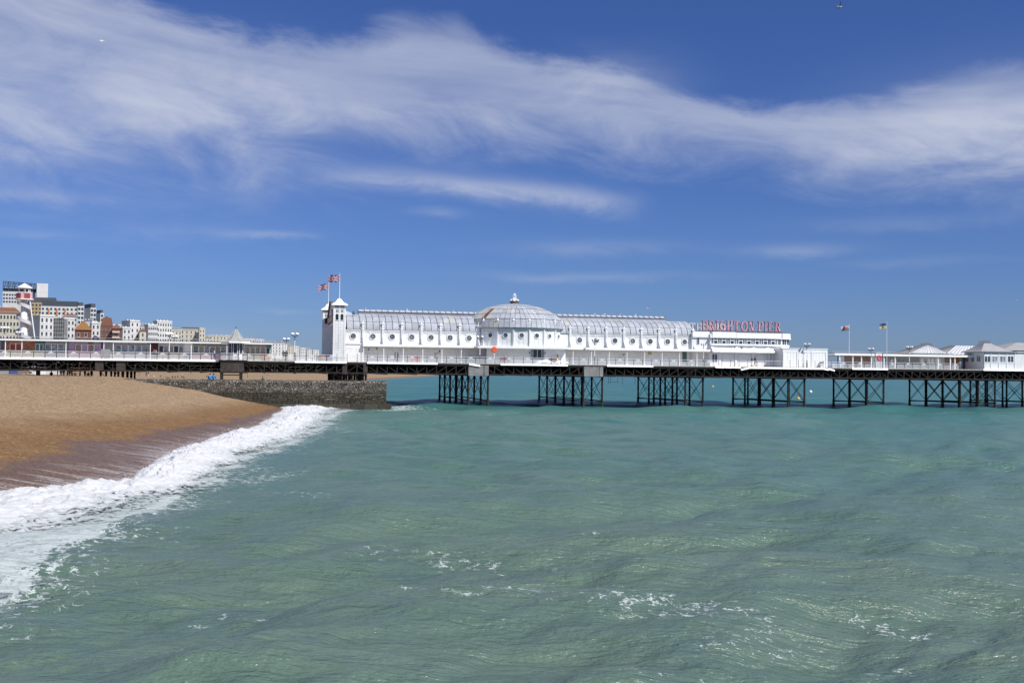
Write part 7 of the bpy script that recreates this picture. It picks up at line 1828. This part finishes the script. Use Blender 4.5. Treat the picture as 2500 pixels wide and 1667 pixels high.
for k in range(16):
    a0, a1 = 2 * PI * k / 16, 2 * PI * (k + 1) / 16
    MB().hexa([(2.0 * math.cos(a0), 2.0 * math.sin(a0), zt + 0.3), (2.0 * math.cos(a1), 2.0 * math.sin(a1), zt + 0.3), (1.92 * math.cos(a1), 1.92 * math.sin(a1), zt + 0.3), (1.92 * math.cos(a0), 1.92 * math.sin(a0), zt + 0.3)],
              [(2.0 * math.cos(a0), 2.0 * math.sin(a0), zt + 1.5), (2.0 * math.cos(a1), 2.0 * math.sin(a1), zt + 1.5), (1.92 * math.cos(a1), 1.92 * math.sin(a1), zt + 1.5), (1.92 * math.cos(a0), 1.92 * math.sin(a0), zt + 1.5)]).build('drum_panel', ['stall_red' if k % 3 else 'stall_pink'], hs_)
for k in range(6):
    a = 2 * PI * k / 6; MB().box(1.5 * math.cos(a) - 0.06, 1.5 * math.cos(a) + 0.06, 1.5 * math.sin(a) - 0.06, 1.5 * math.sin(a) + 0.06, zt + 0.3, zr).build('roof_post', ['white_trim'], hs_)
MB().lathe([(1.95, zr - 0.12), (1.95, zr + 0.05), (0.9, zr + (za_ - zr) * 0.55), (0.05, za_)], n=16).build('cone_roof', ['white_bright'], hs_)
q = at(92, 826, HY); MB().tube([(1.2, -0.4, zr - 0.3), (q.x - hx, -0.4, q.z - hz0), (q.x - hx + 0.3, -0.4, 0)], [0.14, 0.15, 0.15], 8).build('stay_pole', ['white_trim'], hs_)

# ================================================================== TOWN BEHIND THE BEACH
wm = MB(); wm.box(-0.5, 0.5, -0.06, 0.0, 0, 1, 0); wm.box(-0.42, 0.42, -0.075, -0.061, 0.05, 0.49, 1); wm.box(-0.42, 0.42, -0.075, -0.061, 0.53, 0.95, 1); wm.box(-0.58, 0.58, -0.16, 0.0, -0.07, 0, 0)
WIN = {k: wm.mesh('window', [k, 'dark_glass']) for k in ('white_render', 'cream_render', 'pale_grey_render')}
wm2 = MB(); wm2.box(-0.5, 0.5, -0.06, 0.0, 0, 1, 0); WPL = wm2.mesh('window', ['window_glass'])
def building(name, label, x0, xm, x1, ytop, Y, rho, wall, roof='flat', roofm='slate', cols=4, rows=4, wh=(1.05, 1.9), st=3.4, scols=0, trim=True, plain=False, chim=2, top_h=1.3, rise=2.5, parent=None):
    c = at(xm, ytop, Y); r = R(rho); e = (math.cos(r), math.sin(r)); t1 = (x1 - CX) / FPX; t0 = (x0 - CX) / FPX
    L_ = (t1 * c.y - c.x) / (e[0] - t1 * e[1]); D_ = (t0 * c.y - c.x) / (-e[1] - t0 * e[0]) if x0 < xm else 10.0
    D_ = min(max(D_, 6.0), 34.0)
    gz = min(float(hill_z(np.array([c.x]), np.array([c.y]))[0]) - 2.0, c.z - 6)
    h = c.z - gz; o = wthing(name, label, 'building', (c.x, c.y, gz), r)
    MB().box(0, L_, 0, D_, 0, h).build('wall', [wall], o)
    tm = wall if wall in WIN else 'white_render'
    if trim:
        MB().box(-0.25, L_ + 0.25, -0.30, D_ + 0.2, h - 0.35, h - 0.05).build('cornice', [tm], o); MB().box(-0.06, L_ + 0.06, -0.08, D_ + 0.06, h - 0.05, h + 0.5).build('parapet', [tm], o)
        for k in range(1, rows): MB().box(-0.08, L_ + 0.08, -0.10, 0.0, h - top_h - k * st + 0.6, h - top_h - k * st + 0.78).build('string_course', [tm], o)
    if roof == 'hip':
        k = MB(); a = 0.5; i = min(L_, D_) / 2.2
        k.hexa([(-a, -a, h), (L_ + a, -a, h), (L_ + a, D_ + a, h), (-a, D_ + a, h)], [(i, i, h + rise), (L_ - i + 0.1, i, h + rise), (L_ - i + 0.1, D_ - i + 0.1, h + rise), (i, D_ - i + 0.1, h + rise)]); k.build('roof', [roofm], o)
    elif roof == 'mansard':
        k = MB(); k.hexa([(0.2, 0.2, h + 0.1), (L_ - 0.2, 0.2, h + 0.1), (L_ - 0.2, D_ - 0.2, h + 0.1), (0.2, D_ - 0.2, h + 0.1)], [(1.0, 1.0, h + rise), (L_ - 1.0, 1.0, h + rise), (L_ - 1.0, D_ - 1.0, h + rise), (1.0, D_ - 1.0, h + rise)]); k.build('roof', [roofm], o)
    elif roof == 'box':
        MB().box(0.6, L_ - 0.6, 0.6, D_ - 0.4, h + 0.02, h + rise).build('roof', [roofm], o)
    for k in range(chim):
        u_ = L_ * (k + 0.6) / (chim + 0.4); MB().box(u_ - 0.45, u_ + 0.45, D_ * 0.5, D_ * 0.5 + 1.6, h, h + (rise if roof != 'flat' else 0.4) + 0.8).build('chimney', [wall if wall in WIN else 'brick_red'], o)
    wmsh = WPL if plain else WIN.get(wall, WIN['white_render'])
    for j in range(rows):
        z = h - top_h - wh[1] - j * st
        if z < 0.3: break
        for k in range(cols):
            w = L_ / cols; link('window', wmsh, o, (w * (k + 0.5), -0.001, z), 0, (wh[0], 1, wh[1]))
        for k in range(scols):
            w = D_ / scols; link('window', wmsh, o, (-0.001, w * (k + 0.5), z), -PI / 2, (wh[0], 1, wh[1]))
    o['_d'] = (L_, D_, h); return o
# hospital on the hill
b = building('hospital_tower', 'tall white hospital block with an open steel roof frame on the hill', 6, 7, 79, 711, 1100, 12, 'white_render', 'none', cols=11, rows=3, wh=(1.9, 1.9), st=3.6, trim=False, plain=True, chim=0, top_h=2.6)
L_, D_, h = b['_d']; fh = 10.5
for k in range(8): MB().box(L_ * 1.25 * k / 7 - 0.25, L_ * 1.25 * k / 7 + 0.25, 0.5, 1.0, h, h + fh * (1 - 0.22 * k / 7)).build('steel_post', ['steel_frame'], b)
for z in (0.3, 0.55, 0.8, 0.98): MB().bar((0, 0.8, h + fh * z), (L_ * 1.25, 0.8, h + fh * z * 0.80), 0.8, 0.7).build('steel_beam', ['steel_frame'], b)
for k in range(14): MB().bar((L_ * 1.2 * k / 14, 1.2, h + 0.5), (L_ * 1.2 * (k + 0.9) / 14, 1.2, h + fh * (0.95 - 0.18 * k / 14)), 0.4).build('steel_brace', ['steel_frame'], b)
MB().box(0, L_ * 1.2, 3, 12, h, h + fh * 0.34).build('plant_room', ['slate'], b)
building('stair_tower', 'blank white stair tower with a dark flue beside the steel roof frame', 84, 90, 114, 691.5, 1085, 25, 'white_render', 'none', cols=0, rows=0, trim=False, chim=0)
building('tan_block', 'tan brick block with a sloping slate roof below the hospital tower', 72, 76, 135, 738, 1020, 14, 'tan_brick', 'mansard', 'slate', cols=7, rows=4, wh=(1.8, 1.8), st=3.6, trim=False, plain=True, chim=0, top_h=1.6, rise=5.0)
b = building('slate_topped_block', 'long pale block with a tall slate top storey and paired windows', 98, 100, 188, 747, 930, 16, 'white_render', 'box', 'slate', cols=9, rows=2, wh=(1.7, 2.0), st=3.7, trim=False, plain=True, chim=0, top_h=1.4, rise=4.8)
L_, D_, h = b['_d']
for k in (1.5, 3.5, 5.5): MB().box(L_ * k / 9 + 0.2, L_ * (k + 0.6) / 9, -0.05, 0, h - 9, h - 2).build('orange_panel', ['orange_panel'], b)
building('stair_end_block', 'pale block end with two columns of square windows', 187, 190, 203, 747, 915, 30, 'white_render', 'box', 'slate', cols=2, rows=5, wh=(1.9, 2.4), st=3.8, trim=False, plain=True, chim=0, rise=3.2)
building('middle_step_block', 'second pale block stepping down the hill with a slate top', 202, 221, 233, 751, 930, 38, 'pale_grey_render', 'box', 'slate', cols=2, rows=4, wh=(1.9, 2.4), st=3.8, trim=False, plain=True, chim=0, rise=3.6)
building('small_step_block', 'smallest pale block stepping down the hill with a slate top', 232, 245, 252, 764, 960, 38, 'pale_grey_render', 'box', 'slate', cols=1, rows=3, wh=(1.9, 2.4), st=3.8, trim=False, plain=True, chim=0, rise=2.8)
# sea front terraces
building('cream_terrace', 'cream terrace with moulded cornices behind the helter skelter', -60, -50, 46, 762, 560, 18, 'cream_render', 'hip', 'tile_red', cols=12, rows=4, st=3.6, rise=3.0, chim=3)
building('grey_gable_house', 'white bow fronted house with a blank grey gable beside the helter skelter pole', 68, 98, 129, 770, 540, 35, 'white_render', 'flat', cols=3, rows=4, st=3.5)
building('scaffolded_house', 'white house with a scaffold sheeted gable', 127, 155, 181, 777, 560, 35, 'white_render', 'flat', cols=3, rows=4, st=3.4)
b = building('scaffold_screen', 'grey netted scaffold standing against the terrace gable', 127, 129, 155, 777, 548, 6, 'scaffold_net', 'none', cols=0, rows=0, trim=False, chim=0)
L_, D_, h = b['_d']
for k in range(7): MB().box(-0.1, L_ + 0.1, -0.14, -0.02, h - 0.4 - k * 2.0, h - 0.25 - k * 2.0).build('scaffold_lift', ['steel_frame'], b)
for k in range(6): MB().box(L_ * k / 5 - 0.06, L_ * k / 5 + 0.06, -0.2, -0.08, 0, h + 0.8).build('scaffold_pole', ['steel_frame'], b)
building('orange_roofed_house', 'red brick house with a broad orange tiled roof', 181, 183, 218, 805, 480, 14, 'brick_red', 'hip', 'tile_orange', cols=2, rows=2, st=3.6, wh=(1.3, 1.8), rise=4.0, trim=False, chim=0)
building('narrow_white_house', 'narrow white house wedged beside the orange roof', 221, 224, 243, 788, 600, 30, 'white_render', 'flat', cols=2, rows=5, st=3.5)
building('brown_gabled_block', 'tall brown brick block with a steep red tiled roof', 243, 245, 272, 795, 590, 12, 'brick_red', 'mansard', 'tile_red', cols=3, rows=4, wh=(0.9, 1.2), st=3.0, trim=False, rise=4.6, chim=1)
b = building('balconied_block', 'brown block with stacked pale balconies', 271, 273, 293, 802, 585, 16, 'brick_red', 'hip', 'tile_red', cols=2, rows=4, st=3.0, trim=False, rise=2.6, chim=0)
L_, D_, h = b['_d']
for k in range(3): MB().box(0.4, L_ - 0.3, -1.0, -0.02, h - 2.3 - k * 3.0, h - 1.5 - k * 3.0).build('balcony', ['cream_render'], b)
building('white_lower_house', 'lower white house front joining the tall white corner house', 288, 300, 319, 800, 640, 30, 'white_render', 'flat', cols=2, rows=3, st=3.6)
building('white_corner_house', 'tall white corner house with a round end above the brown balconies', 296, 318, 340, 783, 655, 38, 'white_render', 'flat', cols=2, rows=5, st=3.6, chim=3)
building('cream_gable_house', 'cream house with a sloping tiled roof between two white terraces', 338, 341, 356, 808, 640, 20, 'cream_render', 'hip', 'tile_red', cols=1, rows=2, trim=False, rise=1.6, chim=1)
building('low_white_terrace', 'white terrace front with three even rows of windows', 352, 362, 385, 793, 690, 42, 'white_render', 'flat', cols=5, rows=4, st=3.5)
building('tall_white_terrace', 'tallest white terrace with many chimneys and rows of windows', 378, 384, 419, 784, 720, 44, 'white_render', 'flat', cols=6, rows=5, st=3.6, chim=4)
building('grey_roofed_terrace', 'cream terrace end with a grey roof next to the tall white terrace', 418, 420, 443, 806, 900, 20, 'cream_render', 'mansard', 'slate_grey', cols=3, rows=4, st=3.5, rise=1.6)
building('square_cream_hotel', 'square cream hotel with a dark mansard and a bow turret', 438, 441, 492, 804, 930, 12, 'cream_render', 'mansard', 'slate', cols=5, rows=4, st=3.7, rise=2.0, chim=0)
b = building('bow_turret', 'rounded cream turret ending the square hotel', 484, 487, 500, 802, 925, 25, 'cream_render', 'flat', cols=2, rows=4, st=3.7, chim=1)
building('pale_cream_row', 'pale cream row of houses before the pointed kiosk', 507, 511, 561, 819, 1050, 14, 'cream_render', 'flat', cols=6, rows=4, st=3.5, chim=4)
for i, (x0, xm, x1, yt, Y, rho, w, rf, cl, lb) in enumerate([(560, 563, 592, 829, 1150, 15, 'white_render', 'flat', 4, 'white house mostly behind the pointed kiosk roof'), (592, 596, 622, 827, 1180, 15, 'white_render', 'mansard', 4, 'white house with a dark roof just past the pointed kiosk'), (620, 624, 645, 829, 1200, 18, 'white_render', 'flat', 3, 'plain white house two past the pointed kiosk'), (644, 647, 664, 836, 1300, 20, 'cream_render', 'flat', 3, 'low cream house at the end of the stall canopy'),
        (660, 664, 702, 837, 1240, 22, 'white_render', 'hip', 5, 'white house with three window rows past the stall canopy'), (700, 704, 716, 843, 1350, 25, 'cream_render', 'hip', 2, 'small cream house between the two globe lamps'), (714, 717, 731, 846, 1420, 25, 'white_render', 'flat', 2, 'white house just past the nearer globe lamp'), (729, 733, 748, 850, 1500, 25, 'white_render', 'flat', 3, 'distant white house third from the tower'), (746, 750, 762, 852, 1600, 25, 'white_render', 'hip', 2, 'distant white house second from the tower'), (760, 764, 779, 855, 1700, 25, 'white_render', 'flat', 2, 'most distant white house right beside the tower')]):
    building('distant_house', lb, x0, xm, x1, yt, Y, rho, w, rf, 'slate_grey', cols=cl, rows=4, st=3.6, rise=1.6, chim=2, wh=(1.1, 2.0))
for i, (x0, xm, x1, yt, Y, rho, w, rf, rm, cl, lb) in enumerate([(43, 46, 71, 783, 620, 15, 'cream_render', 'hip', 'tile_red', 4, 'cream house with a red roof just past the helter skelter'), (150, 153, 187, 772, 720, 16, 'pale_grey_render', 'hip', 'tile_red', 5, 'pale house with a red roof rising above the scaffolded house'), (200, 204, 229, 787, 740, 20, 'white_render', 'mansard', 'slate', 4, 'white house with a slate roof rising behind the orange tiles'),
        (264, 268, 300, 793, 780, 22, 'white_render', 'flat', 'slate', 5, 'white house rising behind the stacked balconies'), (336, 340, 362, 795, 820, 22, 'pale_grey_render', 'hip', 'slate_grey', 4, 'pale house rising behind the cream gable'), (496, 499, 513, 824, 1010, 20, 'cream_render', 'hip', 'slate_grey', 2, 'narrow cream house between the hotel turret and the pale row'), (548, 552, 570, 824, 1250, 18, 'white_render', 'flat', 'slate', 3, 'white house end showing past the pale cream row')]):
    building('terrace_house', lb, x0, xm, x1, yt, Y, rho, w, rf, rm, cols=cl, rows=4, st=3.5, rise=1.8, chim=3, wh=(1.0, 1.8))
# low shops and a playground fence on the promenade behind the beach
for i, (x, w, hgt, m, lb) in enumerate([(6, 7, 3.2, 'stall_red', 'dark red beach hut nearest the frame edge under the pier'), (40, 8, 3.0, 'stall_grey', 'grey beach hut under the pier'), (72, 9, 3.0, 'stall_blue', 'blue beach hut under the pier'), (106, 6, 3.4, 'white_render', 'white beach hut under the pier')]):
    Y = 262.0; X = (x - CX) / FPX * Y; o = wthing('beach_hut', lb, 'hut', (X, Y, 4.5), 0.1, 'huts behind the beach')
    MB().box(-w / 2, w / 2, 0, 4, 0, hgt).build('wall', [m], o); MB().prism([(-w / 2 - 0.2, hgt), (w / 2 + 0.2, hgt), (0, hgt + 1.0)], -0.3, 4.2).build('roof', ['slate_grey'], o); MB().box(-0.6, 0.6, -0.06, 0, 0, 2.1).build('door', ['white_trim'], o)
yb = wthing('yellow_sign_board', 'yellow safety board on two posts on the beach under the pier', 'sign', (*at(93, 914, 186)[:2], 4.85))
MB().box(-0.38, 0.38, -0.03, 0.03, 0.1, 0.95).build('board', ['stall_yellow'], yb); 
for s in (-0.3, 0.3): MB().box(s - 0.03, s + 0.03, 0.03, 0.09, -0.4, 1.0).build('post', ['slate_grey'], yb)
